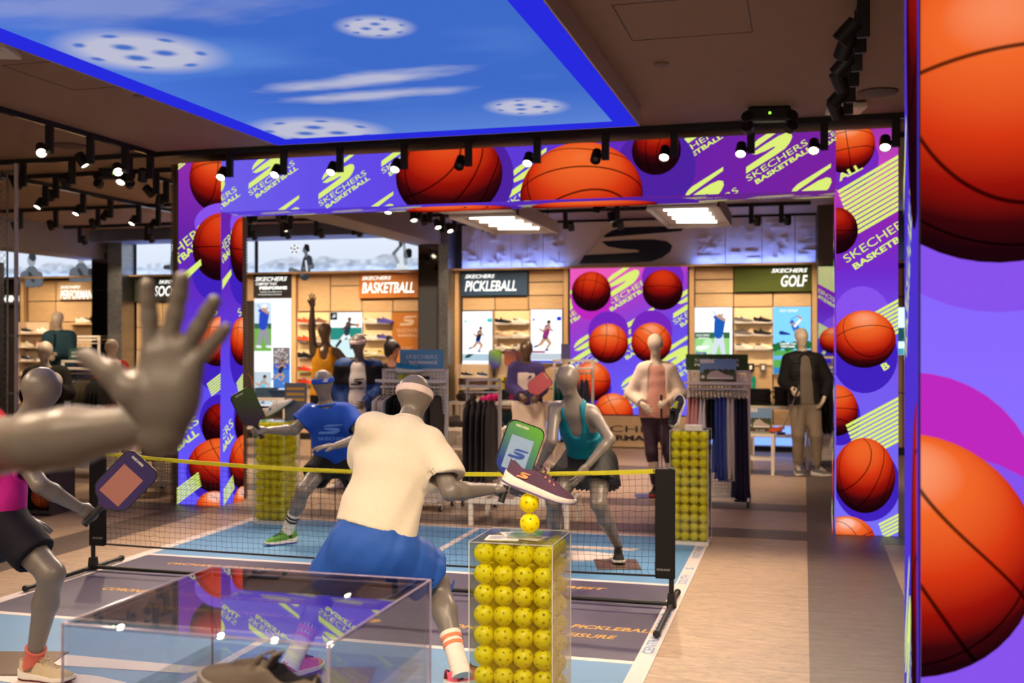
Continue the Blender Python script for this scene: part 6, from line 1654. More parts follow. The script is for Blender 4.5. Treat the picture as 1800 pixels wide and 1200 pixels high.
def ball_column(x0, y0, side_x, rows_vis, where, top=.925):
    """square clear column packed 4 x 4 with balls; side_x = +1 if its right face is the one in view"""
    s = .0738; w = 4 * s + .012
    o = thing('acrylic_column', 'clear acrylic display column packed with lime pickleballs, ' + where, 'display column', (x0, y0, 0))
    t = .005
    MB().box((0, 0, .03), (w, t, top)).build('pane', m_acr, o); MB().box((0, w - t, .03), (w, w, top)).build('pane', m_acr, o)
    MB().box((0, t, .03), (t, w - t, top)).build('pane', m_acr, o); MB().box((w - t, t, .03), (w, w - t, top)).build('pane', m_acr, o)
    MB().box((-.002, -.002, top), (w + .002, w + .002, top + t)).build('lid', m_acr, o)
    for cx, cy in ((0, 0), (w, 0), (w, w), (0, w)): MB().box((cx - .0015, cy - .0015, .03), (cx + .0015, cy + .0015, top + t)).build('edge', m_acr_edge, o)
    for a, b in (((0, -.002), (w, .001)), ((0, w - .001), (w, w + .002))): MB().box((a[0], a[1], top + t - .001), (b[0], b[1], top + t + .001)).build('edge', m_acr_edge, o)
    for a, b in (((-.002, 0), (.001, w)), ((w - .001, 0), (w + .002, w))): MB().box((a[0], a[1], top + t - .001), (b[0], b[1], top + t + .001)).build('edge', m_acr_edge, o)
    MB().rbox((-.004, -.004, .004), (w + .004, w + .004, .032), .003).build('base_tray', pm('tray_white', (214, 208, 200), rough=.5), o)
    n = int((top - .035) / s)
    hid = bmesh.new(); nh = 0
    for k in range(n):
        z = .035 + s * .5 + k * s
        for i in range(4):
            for j in range(4):
                p = (x0 + .006 + s * (i + .5), y0 + .006 + s * (j + .5), z)
                face = j == 0 or (side_x > 0 and i == 3) or (k == n - 1)
                if face and k >= n - rows_vis: pball(p, 'lime pickleball inside the acrylic column ' + where, 'pickleballs in the column ' + where)
                else:
                    m_ = Matrix.Translation((p[0] - x0, p[1] - y0, p[2])) @ Euler((rq.uniform(0, 6), rq.uniform(0, 6), 0)).to_matrix().to_4x4()
                    bmesh.ops.create_icosphere(hid, subdivisions=2, radius=.0362, matrix=m_)
    me = bpy.data.meshes.new('hidden_balls'); hid.to_mesh(me); hid.free(); me.materials.append(m_pball); me.polygons.foreach_set('use_smooth', [True] * len(me.polygons))
    h = ob('ball_fill', me, o); h['kind'] = 'stuff'
    return o, w
COLF, cw = ball_column(-1.16, 3.665, 1, 8, 'in the centre foreground')
ball_column(-1.045, 8.70, 1, 12, 'at the far right corner of the court')
ball_column(-4.80, 8.70, 1, 9, 'at the far left corner of the court')
# items on the front column: leaflets, two threaded balls, tilted shoe
tz = .9305
for k, (dx, dy, rz, c) in enumerate(((.10, .10, .1, (222, 214, 206)), (.19, .12, -.25, (206, 190, 168)), (.14, .17, .5, (214, 208, 204)))):
    o = thing('leaflet', ('white printed leaflet', 'tan leaflet with a player picture', 'white folded leaflet at the back')[k] + ' on top of the front ball column', 'leaflet', (-1.16 + dx, 3.665 + dy, tz + k * .0022), rz)
    MB().box((-.062, -.045, 0), (.062, .045, .002)).build('paper', pm('paper_%d' % k, c, rough=.6, nz=.03), o)
    f = Flat()
    for q in range(5): f.rect(-.05, -.03 + q * .012, .0 + .01 * (q % 3), -.025 + q * .012)
    f.build('print', o, pm('print_bluegrey', (96, 110, 150), rough=.6), .0024)
    if k == 1:
        f = Flat(); f.limb((.02, -.01), (.045, .02), .006); f.limb((.02, .01), (.05, .0), .006); f.build('print', o, pm('print_orange', (206, 130, 50), rough=.6), .0024)
st = thing('shoe_stand', 'clear rod stand threading two balls under the purple shoe', 'stand', (-.965, 3.779, tz))
MB().box((-.07, -.06, .008), (.07, .06, .016)).build('foot', m_acr, st)
MB().cyl((0, 0, .014), (0, 0, .172), .004, n=10).build('rod', m_acr_edge, st)
Mt = Matrix.Translation((-.02, 0, .178)) @ Euler((0, R(20), R(12))).to_matrix().to_4x4()
MB().box((-.09, -.038, -.002), (.06, .038, .002), None, Mt).build('plate', pm('acrylic_frost', (232, 226, 218), rough=.3), st)
pball((-.964, 3.779, .987), 'lower of two lime balls stacked under the purple shoe', 'balls under the purple shoe')
pball((-.966, 3.779, 1.0605), 'upper of two lime balls stacked under the purple shoe', 'balls under the purple shoe')
m_pur = fab('plum_knit', (84, 58, 78), bump=.35, bs=260); m_puro = pm('plum_outsole', (96, 76, 128), rough=.5)
hs = shoe('plum knitted court shoe tilted on a stand above the front ball column', (-1.060, 3.752, 1.137), 0, m_pur, m_rub, pm('lace_plum', (90, 56, 76), rough=.8), m_puro, pm('mark_orange', (236, 150, 90), rough=.5), rot=(0, R(20), R(14)), name='court_shoe', s=.94, lining=m_pur)
for q in range(4):
    MB().cyl((.148 + q * .02, -.026, .082 - q * .008), (.151 + q * .02, -.030, .074 - q * .008), .0028, n=6).build('eyelet_tab', pm('tab_orange', (240, 140, 50), rough=.5), hs)
# items on the far columns
shoe('dark navy shoe tilted on the far right ball column', (-1.02, 8.80, .94), 0, fab('navy_knit', (34, 36, 52)), m_rub, pm('lace_lime', (200, 210, 60), rough=.7), None, None, rot=(0, R(-62), R(70)), name='display_shoe')
o = thing('card_stack', 'stack of white cards on the far right ball column', 'cards', (-.86, 8.80, .9305))
for q in range(5): MB().box((-.07, -.05, q * .008), (.07, .05, q * .008 + .006)).build('card', pm('paper_0', (222, 214, 206), rough=.6), o)
shoe('white and teal shoe tilted on the far left ball column', (-4.74, 8.86, .95), 0, fab('white_knit', (226, 218, 206)), m_rub, W_, pm('sole_teal', (30, 110, 110), rough=.5), pm('mark_teal', (30, 90, 100), rough=.5), rot=(0, R(-30), R(10)), name='display_shoe', lining=fab('teal_lining', (40, 100, 104)))
o = thing('acrylic_sign', 'frosted grey sign plate standing on the far left ball column', 'sign', (-4.60, 8.92, .9305))
MB().box((0, 0, 0), (.22, .006, .34)).build('plate', pm('sign_plate_grey', (104, 108, 118), rough=.3), o)
f = Flat(); [f.rect(.02, .30 - q * .05, .2, .275 - q * .05) for q in range(3)]; f.build('print', o, pm('court_gold_print', (214, 160, 60)), 0, loc=(0, -.001, 0), rot=FRONT)
MB().box((.0, -.06, 0), (.22, .0, .012)).build('foot', m_acr, o)

# ---- the net
NXL, NXR, NYY = -4.93, -.785, 6.62
net = thing('court_net', 'portable black pickleball net with lime top tape across the court', 'net', (0, NYY, 0))
def sagz(x, a, m): t = (x - NXL) / (NXR - NXL) * 2 - 1; return a + m * (1 - t * t)
for x, sg in ((NXL, 1), (NXR, -1)):
    MB().cyl((x, 0, .03), (x, 0, .87), .016, n=12).build('post', m_black, net, smooth='auto')
    Mx = MB(); Mx.rbox((min(x - sg * .022, x + sg * .10), -.02, .185), (max(x - sg * .022, x + sg * .10), .02, .865), .008); Mx.build('post_sleeve', fab('sleeve_black', (20, 18, 20), rough=.7), net)
    f = Flat().text('VEVOR SPORT', 0, 0, .085, .014, bold=.02); f.build('sleeve_print', net, pm('print_grey', (150, 146, 142), rough=.6), 0, loc=(x - .09 if sg < 0 else x + .01, -.0215, .235), rot=FRONT)
    MB().cyl((x + sg * .0, -.68, .028), (x, .32, .028), .016, n=12).build('foot_bar', m_black, net, smooth='auto')
    for yy in (-.69, .33): MB().cyl((x, yy - .012, .028), (x, yy + .012, .028), .021, n=12).build('end_cap', m_rubk, net)
    b = MB(); b.prism([(x - .03, .012), (x + .03, .012), (x + .02, .1), (x - .02, .1)], .05, None, Matrix.Translation((0, -.025, 0))); b.build('corner_joint', m_black, net)
MB().cyl((NXL, 0, .030), (NXR, 0, .030), .014, n=12).build('base_bar', m_black, net, smooth='auto')
nx = 98; xs = np.linspace(NXL + .10, NXR - .10, nx); nz_ = 17
vs = []; fs = []
rn = np.random.RandomState(4)
def strip(pts, r, vert):
    o0 = len(vs)
    for (x, y, z) in pts:
        if vert: vs.extend([(x - r, y, z), (x + r, y - r * .6, z), (x, y + r, z)])
        else: vs.extend([(x, y, z - r), (x, y - r * .6, z + r), (x, y + r, z)])
    for i in range(len(pts) - 1):
        for k in range(3): fs.append((o0 + i * 3 + k, o0 + i * 3 + (k + 1) % 3, o0 + (i + 1) * 3 + (k + 1) % 3, o0 + (i + 1) * 3 + k))
zt = lambda x: sagz(x, .845, -.075); zb_ = lambda x: sagz(x, .20, -.015)
jit = rn.randn(nx, nz_) * .0022
for i, x in enumerate(xs):
    strip([(x + jit[i, k] + .004 * math.sin(k * .9 + i * .3), .006 * math.sin(k * .6 + i * .17), zb_(x) + (zt(x) - zb_(x)) * k / (nz_ - 1)) for k in range(nz_)], .0010, True)
for k in range(nz_):
    strip([(x, .006 * math.sin(k * .6 + i * .17), zb_(x) + (zt(x) - zb_(x)) * k / (nz_ - 1) + jit[i, k]) for i, x in enumerate(xs)], .0010, False)
me = bpy.data.meshes.new('net_mesh'); me.from_pydata(vs, [], fs); me.materials.append(pm('net_cord', (28, 24, 26), rough=.8))
nm = ob('net_mesh', me, net); nm['kind'] = 'stuff'
def ribbon(zf, hh, th, mat, name, x0, x1):
    mb = MB(); n = 40; v = []; f = []
    for i in range(n + 1):
        x = x0 + (x1 - x0) * i / n; z = zf(x)
        v += [(x, -th, z - hh), (x, th, z - hh), (x, th, z + hh), (x, -th, z + hh)]
    for i in range(n):
        for k in range(4): f.append((i*4+k, i*4+(k+1) % 4, i*4+4+(k+1) % 4, i*4+4+k))
    f += [(0, 1, 2, 3), (n*4+3, n*4+2, n*4+1, n*4)]
    mb.add(v, f); return mb.build(name, mat, net)
ribbon(lambda x: zt(x) + .008, .013, .004, pm('lime_tape', (196, 190, 14), rough=.6), 'top_tape', NXL + .06, NXR - .06)
ribbon(zb_, .006, .005, m_black, 'bottom_cord', NXL + .08, NXR - .08)
b = MB(); b.tube([(NXR - .09 + .022 * math.cos(t), -.008, .853 + .012 * math.sin(t)) for t in np.linspace(0, 6.28, 12)[:-1]], .003, 6, closed=True); b.build('buckle', pm('steel', (170, 168, 164), rough=.25, metal=1), net)

# ---- paddles
def paddle(label, M, top, bottom, grip=None, mark=None, emblem=None):
    o = thing('paddle', label, 'paddle', (0, 0, 0)); o.matrix_world = M
    pts = []
    for cx, cz, a0 in ((.06, .235, 0), (-.06, .235, 90)):
        for k in range(7): a = R(a0 + k * 15); pts.append((cx + .04 * math.cos(a), cz + .04 * math.sin(a)))
    pts += [(-.1, .06), (-.095, .035), (-.07, .008), (-.035, -.008), (-.018, -.03), (.018, -.03), (.035, -.008), (.07, .008), (.095, .035), (.1, .06)]
    mb = MB(); mb.prism(pts, .013, None, Matrix.Translation((0, -.0065, 0))); mb.build('edge_guard', m_black, o)
    inn = [(x * .955, .13 + (z - .13) * .962) for x, z in pts]
    m = _M.get(('pad', top, bottom))
    if m is None:
        m = bpy.data.materials.new('paddle_face'); m.use_nodes = True; nt = m.node_tree; bs = nt.nodes['Principled BSDF']; bs.inputs['Roughness'].default_value = .3
        tc = nt.nodes.new('ShaderNodeTexCoord'); sp = nt.nodes.new('ShaderNodeSeparateXYZ'); nt.links.new(tc.outputs['Object'], sp.inputs[0])
        ad = nt.nodes.new('ShaderNodeMath'); ad.operation = 'MULTIPLY_ADD'; ad.inputs[1].default_value = .5; nt.links.new(sp.outputs[0], ad.inputs[0]); nt.links.new(sp.outputs[2], ad.inputs[2])
        mr = nt.nodes.new('ShaderNodeMapRange'); mr.inputs[1].default_value = .02; mr.inputs[2].default_value = .27; nt.links.new(ad.outputs[0], mr.inputs[0])
        rp = nt.nodes.new('ShaderNodeValToRGB'); rp.color_ramp.elements[0].color = lin(bottom); rp.color_ramp.elements[1].color = lin(top); nt.links.new(mr.outputs[0], rp.inputs[0]); nt.links.new(rp.outputs[0], bs.inputs['Base Color'])
        _M[('pad', top, bottom)] = m
    for sy in (-1, 1):
        mb = MB(); mb.prism(inn, .001, None, Matrix.Translation((0, sy * .0068 - .0005, 0))); fc = mb.build('face', m, o)
        f = Flat()
        if mark: f.rect(-.062, .03, .058, .2, mark)
        if f.v: f.build('panel_print', fc, None, 0, loc=(0, sy * .0085, 0), rot=FRONT if sy < 0 else BACK)
        f = Flat()
        if emblem: f.emblem(-.05, .09, .1, .05, emblem)
        f.text('SKECHERS', -.06, .245, .07, .012, W_, bold=.03)
        f.build('emblem', fc, None, 0, loc=(0, sy * .0093, 0), rot=FRONT if sy < 0 else BACK)
    mb = MB(); mb.tube([(0, 0, -.02), (0, 0, -.06), (0, 0, -.13), (0, 0, -.14)], [.015, .016, .0165, .019], 10); mb.build('handle', grip or m_rubk, o, smooth='auto')
    return o
def padM(hand, tip, nrm):
    """matrix with handle middle at `hand`, pointing to `tip`, face normal (local -y) towards nrm"""
    h = Vector(hand); z = (Vector(tip) - h).normalized(); y = -(Vector(nrm) - z * Vector(nrm).dot(z)).normalized(); x = y.cross(z)
    M = Matrix((x, y, z)).transposed().to_4x4(); M.translation = h + z * .075
    return M
def world(J, p):
    ca, sa = math.cos(YAW), math.sin(YAW); return Vector((J['base'][0] + p[0]*ca - p[1]*sa, J['base'][1] + p[0]*sa + p[1]*ca, p[2]))
rv = lambda x, y, z: Vector((x * math.cos(YAW) - y * math.sin(YAW), x * math.sin(YAW) + y * math.cos(YAW), z))
hp = world(PC, V3(*PC['WR'])) + rv(.07, .03, -.008)
paddle('green and blue paddle with a pale printed square held by the central mannequin', padM(hp, hp + rv(.085, .02, .24), rv(.25, -1, .1)), (92, 160, 60), (44, 60, 140), None, pm('paddle_print', (140, 168, 200), rough=.35), pm('paddle_mark', (58, 84, 160), rough=.35))
hp = world(PB, V3(*PB['WR'])) + rv(.06, .02, -.035)
paddle('dark purple paddle with peach panel held by the pink-shirted mannequin', padM(hp, hp + rv(.16, .02, .17), rv(.25, -1, .12)), (52, 40, 92), (62, 46, 96), None, pm('paddle_peach', (168, 112, 100), rough=.35))
hp = world(PD, V3(*PD['WL'])) + rv(-.05, -.05, .0)
paddle('dark green and plum paddle held by the blue-shirted mannequin', padM(hp, hp + rv(-.08, -.05, .2), rv(.55, -.8, .2)), (70, 92, 40), (58, 44, 62))
hp = world(PH, V3(*PH['WL'])) + rv(.06, -.05, .01)
paddle('dusty pink paddle held in front of the purple jacket', padM(hp, hp + rv(.15, -.02, .12), rv(0, -1, .1)), (196, 96, 104), (184, 88, 98))
hp = world(PE, V3(*PE['WL'])) + rv(-.02, .04, -.06)
paddle('dark paddle held low by the teal-topped mannequin', padM(hp, hp + rv(-.12, .2, -.2), rv(.3, -1, 0)), (50, 48, 60), (40, 38, 46))

# ---- golf clubs
def club(label, grip_top, head, hd_dir):
    o = thing('golf_club', label, 'golf club', tuple(head))
    g0 = Vector(grip_top) - Vector(head)
    MB().tube([tuple(g0), tuple(g0 * .72)], [.013, .010], 10).build('grip', m_rubk, o, smooth='auto')
    MB().tube([tuple(g0 * .72), (0, 0, .02)], [.007, .0055], 8).build('shaft', pm('steel', (170, 168, 164), rough=.25, metal=1), o, smooth='auto')
    MB().rbox((-.05, -.012, 0), (.05, .012, .03), .006, None, Matrix.Rotation(hd_dir, 4, 'Z')).build('head', pm('dark_steel', (60, 58, 58), rough=.3, metal=.9), o)
p = world(PI_, V3(*PI_['WR'])) + rv(-.055, -.04, .02)
club('golf club held upright by the mannequin in the white jacket', p + Vector((0, 0, .05)), (p.x + .01, p.y - .02, .003), .3)
p = world(PJ, V3(*PJ['WL'])) + rv(.03, -.06, .0)
club('golf club leaning from the hand of the quilted-jacket mannequin', p + rv(.03, -.01, .04), p + rv(-.27, -.32, -.52), .2)
# ---- ball under the fleece mannequin's arm
o = thing('soccer_ball', 'white and red soccer ball held by the black fleece mannequin', 'ball', tuple(world(PL, (.19, -.33, 1.205))))
MB().sphere((0, 0, 0), .105, 24, 16).build('shell', pm('ball_white', (226, 214, 200), rough=.5), o, smooth=True)
for d in ((0, -1, .1), (.8, -.5, .3), (-.8, -.5, .4), (.1, -.4, .9), (.2, -.6, -.8)):
    d = Vector(d).normalized(); Mx = d.to_track_quat('Z', 'Y').to_matrix().to_4x4(); Mx.translation = d * .102
    mb = MB(); mb.lathe([(.002, .0045), (.03, .002), (.032, -.002)], n=5, M=Mx); mb.build('patch', pm('ball_red', (190, 40, 40), rough=.5), o)

# ---- near acrylic display case with a shoe
case = thing('display_case', 'large clear acrylic display case in the near foreground', 'display case', (-1.63, 2.08, 0))
cwid, cdep, ch = .66, .64, 1.0; t = .008
for a, b in (((0, 0, 0), (cwid, t, ch)), ((0, cdep - t, 0), (cwid, cdep, ch)), ((0, t, 0), (t, cdep - t, ch)), ((cwid - t, t, 0), (cwid, cdep - t, ch)), ((0, 0, ch), (cwid, cdep, ch + t))):
    MB().box(a, b).build('pane', glass('case_acrylic', (246, 248, 252), refl=2.0, dens=.985), case)
for cx, cy in ((0, 0), (cwid, 0), (cwid, cdep), (0, cdep)): MB().box((cx - .002, cy - .002, 0), (cx + .002, cy + .002, ch + t)).build('edge', pm('case_edge', (176, 164, 190), rough=.2), case)
for a, b in (((0, -.002), (cwid, .002)), ((0, cdep - .002), (cwid, cdep + .002))): MB().box((a[0], a[1], ch + t - .002), (b[0], b[1], ch + t + .001)).build('edge', pm('case_edge', (176, 164, 190), rough=.2), case)
for x in (-.002, cwid - .002): MB().box((x, 0, ch + t - .002), (x + .004, cdep, ch + t + .001)).build('edge', pm('case_edge', (176, 164, 190), rough=.2), case)
MB().rbox((.02, .02, .774), (cwid - .02, cdep - .02, .799), .003).build('shelf', m_acr, case)
MB().rbox((.02, .02, .0), (cwid - .02, cdep - .02, .04), .003).build('plinth', pm('tray_white', (214, 208, 200), rough=.5), case)
shoe('taupe slip-on shoe inside the near acrylic case', (-1.05, 2.17, .80), R(168), fab('taupe_suede', (150, 132, 112)), pm('sole_cream', (206, 196, 178), rough=.5), fab('taupe_suede', (150, 132, 112)), name='slip_on_shoe', s=1.12, rot=(0, R(-8), R(168)))
# ================================================================== RACKS, TABLES, CLOTHES, WALL SHOES
def gmesh(key, prof, folds_, seed, flare=0.0):
    """hanging garment: closed wavy loft; prof = (z, half depth along y, half thickness along x)"""
    r = np.random.RandomState(seed); n = 28; vs = []; fs = []
    ph = r.rand(4) * 6.28
    for j, (z, d, t) in enumerate(prof):
        q = j / (len(prof) - 1)
        for i in range(n):
            a = 2 * PI * i / n
            y = d * math.copysign(abs(math.cos(a)) ** .8, math.cos(a)); x = t * math.copysign(abs(math.sin(a)) ** .8, math.sin(a))
            x += t * .55 * q * math.sin(folds_ * a + ph[0]) + t * .3 * q * math.sin(2.3 * folds_ * a + ph[1])
            y += d * .04 * math.sin(5 * z / .2 + ph[2])
            vs.append((x, y, z + .012 * q * math.sin(3 * a + ph[3])))
    for j in range(len(prof) - 1):
        for i in range(n): fs.append((j*n+i, j*n+(i+1) % n, (j+1)*n+(i+1) % n, (j+1)*n+i))
    fs += [tuple(range(n)), tuple(range(len(prof)*n - 1, (len(prof)-1)*n - 1, -1))]
    mb = MB(); mb.v = vs; mb.f = fs; mb.m = [0] * len(fs)
    me = mb.mesh('cloth', W_); me.polygons.foreach_set('use_smooth', [True] * len(fs)); return me
GARM = dict(
    tee=gmesh('tee', [(-.04, .04, .012), (-.06, .12, .016), (-.10, .20, .02), (-.2, .22, .024), (-.4, .20, .028), (-.66, .205, .034)], 3, 1),
    shirt=gmesh('shirt', [(-.04, .04, .012), (-.07, .13, .018), (-.12, .21, .024), (-.3, .24, .03), (-.5, .22, .034), (-.74, .22, .042)], 3, 2),
    jacket=gmesh('jacket', [(-.03, .05, .02), (-.06, .14, .03), (-.12, .22, .04), (-.35, .25, .05), (-.55, .24, .05), (-.76, .23, .055)], 3, 3),
    trouser=gmesh('trouser', [(-.05, .15, .022), (-.12, .16, .03), (-.35, .17, .036), (-.6, .16, .04), (-.85, .14, .045), (-1.0, .13, .05)], 4, 4),
    short=gmesh('short', [(-.05, .14, .02), (-.12, .16, .026), (-.25, .18, .032), (-.36, .19, .038)], 4, 5),
    skirt=gmesh('skirt', [(-.05, .13, .02), (-.12, .15, .026), (-.25, .17, .034), (-.44, .19, .05)], 5, 6))
hg = MB(); hg.tube([(0, 0, 0), (0, .018, .022), (0, 0, .04), (0, -.018, .03)], .0025, 6); hg.tube([(0, 0, 0), (0, 0, -.03)], .003, 6); hg.tube([(0, -.19, -.075), (0, 0, -.03), (0, .19, -.075)], .006, 6)
_hanger = hg.mesh('hanger', m_rubk)
_pin = MB()
_pin.tube([(0, 0, 0), (0, .018, .022), (0, 0, .04), (0, -.018, .03)], .0025, 6); _pin.tube([(0, 0, 0), (0, 0, -.04)], .003, 6); _pin.tube([(0, -.15, -.045), (0, .15, -.045)], .005, 6)
_pin = _pin.mesh('hanger', m_rubk)
NMS = dict(tee='hanging_t_shirt', shirt='hanging_shirt', jacket='hanging_jacket', trouser='hanging_trousers', short='hanging_shorts', skirt='hanging_skirt')
CATS = dict(tee='t-shirt', shirt='shirt', jacket='jacket', trouser='trousers', short='shorts', skirt='skirt')
def hang(kind, mat, loc, rz, label, group, sz=1.0):
    o = thing(NMS[kind], label, CATS[kind], loc, rz, group)
    b = ob('cloth', GARM[kind], o); setmat(b, mat); b.scale = (.72, 1, sz)
    ob('hanger', _pin if kind in ('trouser', 'short', 'skirt') else _hanger, o)
    return o
def hang_row(items, p0, p1, label, group, rz, jitter=.12):
    """items = list of (kind, mat, sz, colour words); spread along the rail from p0 to p1"""
    n = len(items); q = random.Random(n * 7)
    for i, (kind, mat, sz, words) in enumerate(items):
        t = (i + .5) / n; p = [p0[k] + (p1[k] - p0[k]) * t for k in range(3)]
        hang(kind, mat, (p[0], p[1], p[2] - .042), rz * .2 + q.uniform(-jitter, jitter) * .35, words + ' ' + label, group, sz)
FC = {}
def C_(name, rgb):
    return fab(name, rgb)
pinkc, whitec, blackc, bluec, navyc, greyc, dgrey, tealc, magc, oliv, sandc = (C_('g_pink', (222, 158, 148)), C_('g_white', (222, 212, 204)), C_('g_black', (30, 26, 26)), C_('g_blue', (74, 92, 170)), C_('g_navy', (40, 36, 58)), C_('g_grey', (140, 130, 122)), C_('g_dgrey', (66, 60, 58)), C_('g_teal', (10, 92, 98)), C_('g_magenta', (196, 30, 110)), C_('g_olive', (70, 60, 44)), C_('g_sand', (186, 160, 128)))

def caster(o, x, y):
    mb = MB(); mb.cyl((x - .011, y, .032), (x + .011, y, .032), .031, n=14); c = mb.build('caster', m_rubk, o, smooth='auto')
    MB().cyl((x - .013, y, .032), (x + .013, y, .032), .016, n=10).build('hub', m_white, c)
    MB().box((x - .015, y - .012, .05), (x + .015, y + .012, .07)).build('fork', m_white, c)
def gondola(label, x, y, w, d, top, rail, base=True, perf=True, rz=0, rails=1, head=None):
    """white perforated garment rack: uprights, top sheet, hanging rail, low perforated base on casters"""
    o = thing('garment_rack', label, 'garment rack', (x, y, 0), rz)
    for sx in (-1, 1):
        mb = MB(); mb.rbox((sx * w / 2 - .016, -.016, .07), (sx * w / 2 + .016, .016, top), .003); mb.build('upright', m_white, o)
        MB().box((sx * w / 2 - .016, -d / 2, .07), (sx * w / 2 + .016, d / 2, .10)).build('foot', m_white, o)
        for yy in (-d / 2 + .04, d / 2 - .04): caster(o, sx * w / 2, yy)
    MB().rbox((-w / 2, -.016, top - .03), (w / 2, .016, top), .003).build('top_bar', m_white, o)
    if perf: perf_panel(w - .04, .40, .035, .009, 'perforated_sheet', m_white, o, (-w / 2 + .02, .0, top - .44), FRONT)
    for k in range(rails):
        yy = -d / 2 + .06 + k * (d - .12) if rails > 1 else -.10
        MB().cyl((-w / 2, yy, rail), (w / 2, yy, rail), .011, n=10).build('rail', m_white, o, smooth='auto')
        for sx in (-1, 1): MB().box((sx * (w / 2 - .012) - .008, min(yy, 0), rail - .012), (sx * (w / 2 - .012) + .008, max(yy, 0), rail + .012)).build('bracket', m_white, o)
    MB().rbox((-w / 2 - .04, -.14, rail + .05), (w / 2 + .04, -.10, rail + .075), .003).build('shelf_lip', m_white, o)
    MB().rbox((-w / 2 - .0, -.14, rail + .045), (w / 2 + .0, .02, rail + .052), .002).build('shelf', m_white, o)
    if base:
        MB().box((-w / 2, -d / 2, .085), (w / 2, d / 2, .10)).build('base_shelf', m_white, o)
        perf_panel(w - .04, .26, .03, .010, 'perforated_base', m_white, o, (-w / 2 + .02, .0, .10), FRONT)
    return o
def table(label, x, y, w, d, h, rz=0, mat=None, topmat=None, lower=None, name='display_table'):
    o = thing(name, label, 'table', (x, y, 0), rz)
    m = mat or m_white
    MB().rbox((-w / 2, -d / 2, h - .045), (w / 2, d / 2, h - .004), .004).build('table_top', m, o)
    if topmat: MB().box((-w / 2 + .004, -d / 2 + .004, h - .004), (w / 2 - .004, d / 2 - .004, h)).build('top_mat', topmat, o)
    else: MB().box((-w / 2 + .004, -d / 2 + .004, h - .004), (w / 2 - .004, d / 2 - .004, h)).build('top_mat', m, o)
    for sx in (-1, 1):
        for sy in (-1, 1): MB().rbox((sx * (w / 2 - .022) - .02, sy * (d / 2 - .022) - .02, 0.001), (sx * (w / 2 - .022) + .02, sy * (d / 2 - .022) + .02, h - .045), .003).build('leg', m, o)
    if lower: MB().rbox((-w / 2 + .03, -d / 2 + .03, lower - .02), (w / 2 - .03, d / 2 - .03, lower), .003).build('lower_shelf', m, o)
    return o
# folded clothes
fo = MB(); fo.rbox((-.15, -.12, 0), (.15, .12, .028), .012); _fold = fo.mesh('cloth', W_); _fold.polygons.foreach_set('use_smooth', [True] * len(_fold.polygons))
def folded(mat, loc, rz, label, group):
    o = thing('folded_garment', label, 'folded clothes', loc, rz, group)
    c = ob('cloth', _fold, o); setmat(c, mat)
    return o
def pile(mat, x, y, z, n, label, group, rz=0.0, dz=.03):
    q = random.Random(int(x * 100))
    for k in range(n): folded(mat, (x + q.uniform(-.008, .008), y + q.uniform(-.008, .008), z + k * dz), rz + q.uniform(-.06, .06), label, group)
def heap(key, mat, loc, rz, label, sx=1.0, sz=1.0, group=None):
    """loosely draped garment over a table"""
    k = ('heap', key)
    if k not in _M:
        r = np.random.RandomState(key); ops = []
        for i in range(6): ops.append(seg((r.uniform(-.13, .1), r.uniform(-.1, .1), .03), (r.uniform(-.1, .15), r.uniform(-.1, .1), r.uniform(.04, .1)), r.uniform(.035, .055), r.uniform(.03, .05), k=.05))
        ops.append(clip((0, 0, .004), (0, 0, -1), .5))
        _M[k] = sdf_mesh('cloth', ops, .012, W_, 'mesh', wrinkle=folds(.006, 2.2, key))
    o = thing('draped_garment', label, 'clothes', loc, rz, group)
    c = ob('cloth', _M[k], o); setmat(c, mat); c.scale = (sx, 1, sz)
    return o
def card_sign(label, loc, w, h, bg, draw=None, rz=0.0, foot=True, name='counter_sign'):
    o = thing(name, label, 'sign', loc, rz)
    MB().box((-w / 2, 0, 0), (w / 2, .008, h)).build('board', bg, o)
    if draw:
        f = Flat(); draw(f, w, h); f.build('print', o, None, 0, loc=(0, -.0015, 0), rot=FRONT)
    if foot: MB().box((-w / 2, -.03, 0), (w / 2, .04, .006)).build('foot', m_acr_edge, o)
    return o
def pr(key, rgb): return pm('ink_' + key, rgb, rough=.6, nz=.03)
PW = pr('white', (236, 232, 226))
def txt2(a, b):
    def d(f, w, h):
        f.text(a, -w * .36, h * .52, w * .72, h * .2, PW); f.text(b, -w * .36, h * .24, w * .72, h * .17, PW, bold=.05)
    return d

# ---------------- right-hand golf rack with trousers
gx, gy = -.83, 11.0
gondola('white garment rack of golf trousers beside the far right ball column', gx, gy, .60, .42, 1.36, 1.17)
items = [('skirt', pinkc, 1.0, 'blush pink'), ('skirt', pinkc, 1.0, 'blush pink'), ('skirt', pinkc, 1.02, 'blush pink'), ('skirt', whitec, 1.05, 'off-white'), ('skirt', whitec, 1.05, 'off-white'), ('short', blackc, 1.2, 'black'), ('short', blackc, 1.25, 'black')]
hang_row([items[i] for i in range(7)], (gx - .29, gy - .10, 1.17), (gx - .03, gy - .10, 1.17), 'skirt or shorts hanging on the golf rack', 'short garments on the golf rack', 0)
items = [('trouser', bluec, .78, 'periwinkle blue'), ('trouser', bluec, .84, 'periwinkle blue'), ('trouser', bluec, .86, 'periwinkle blue'), ('trouser', whitec, .84, 'off-white'), ('trouser', whitec, .86, 'off-white'), ('trouser', navyc, 1.04, 'dark navy'), ('trouser', navyc, 1.06, 'dark navy'), ('trouser', navyc, 1.06, 'dark navy')]
hang_row(items, (gx - .03, gy - .10, 1.17), (gx + .29, gy - .10, 1.17), 'trousers hanging on the golf rack', 'trousers on the golf rack', 0)
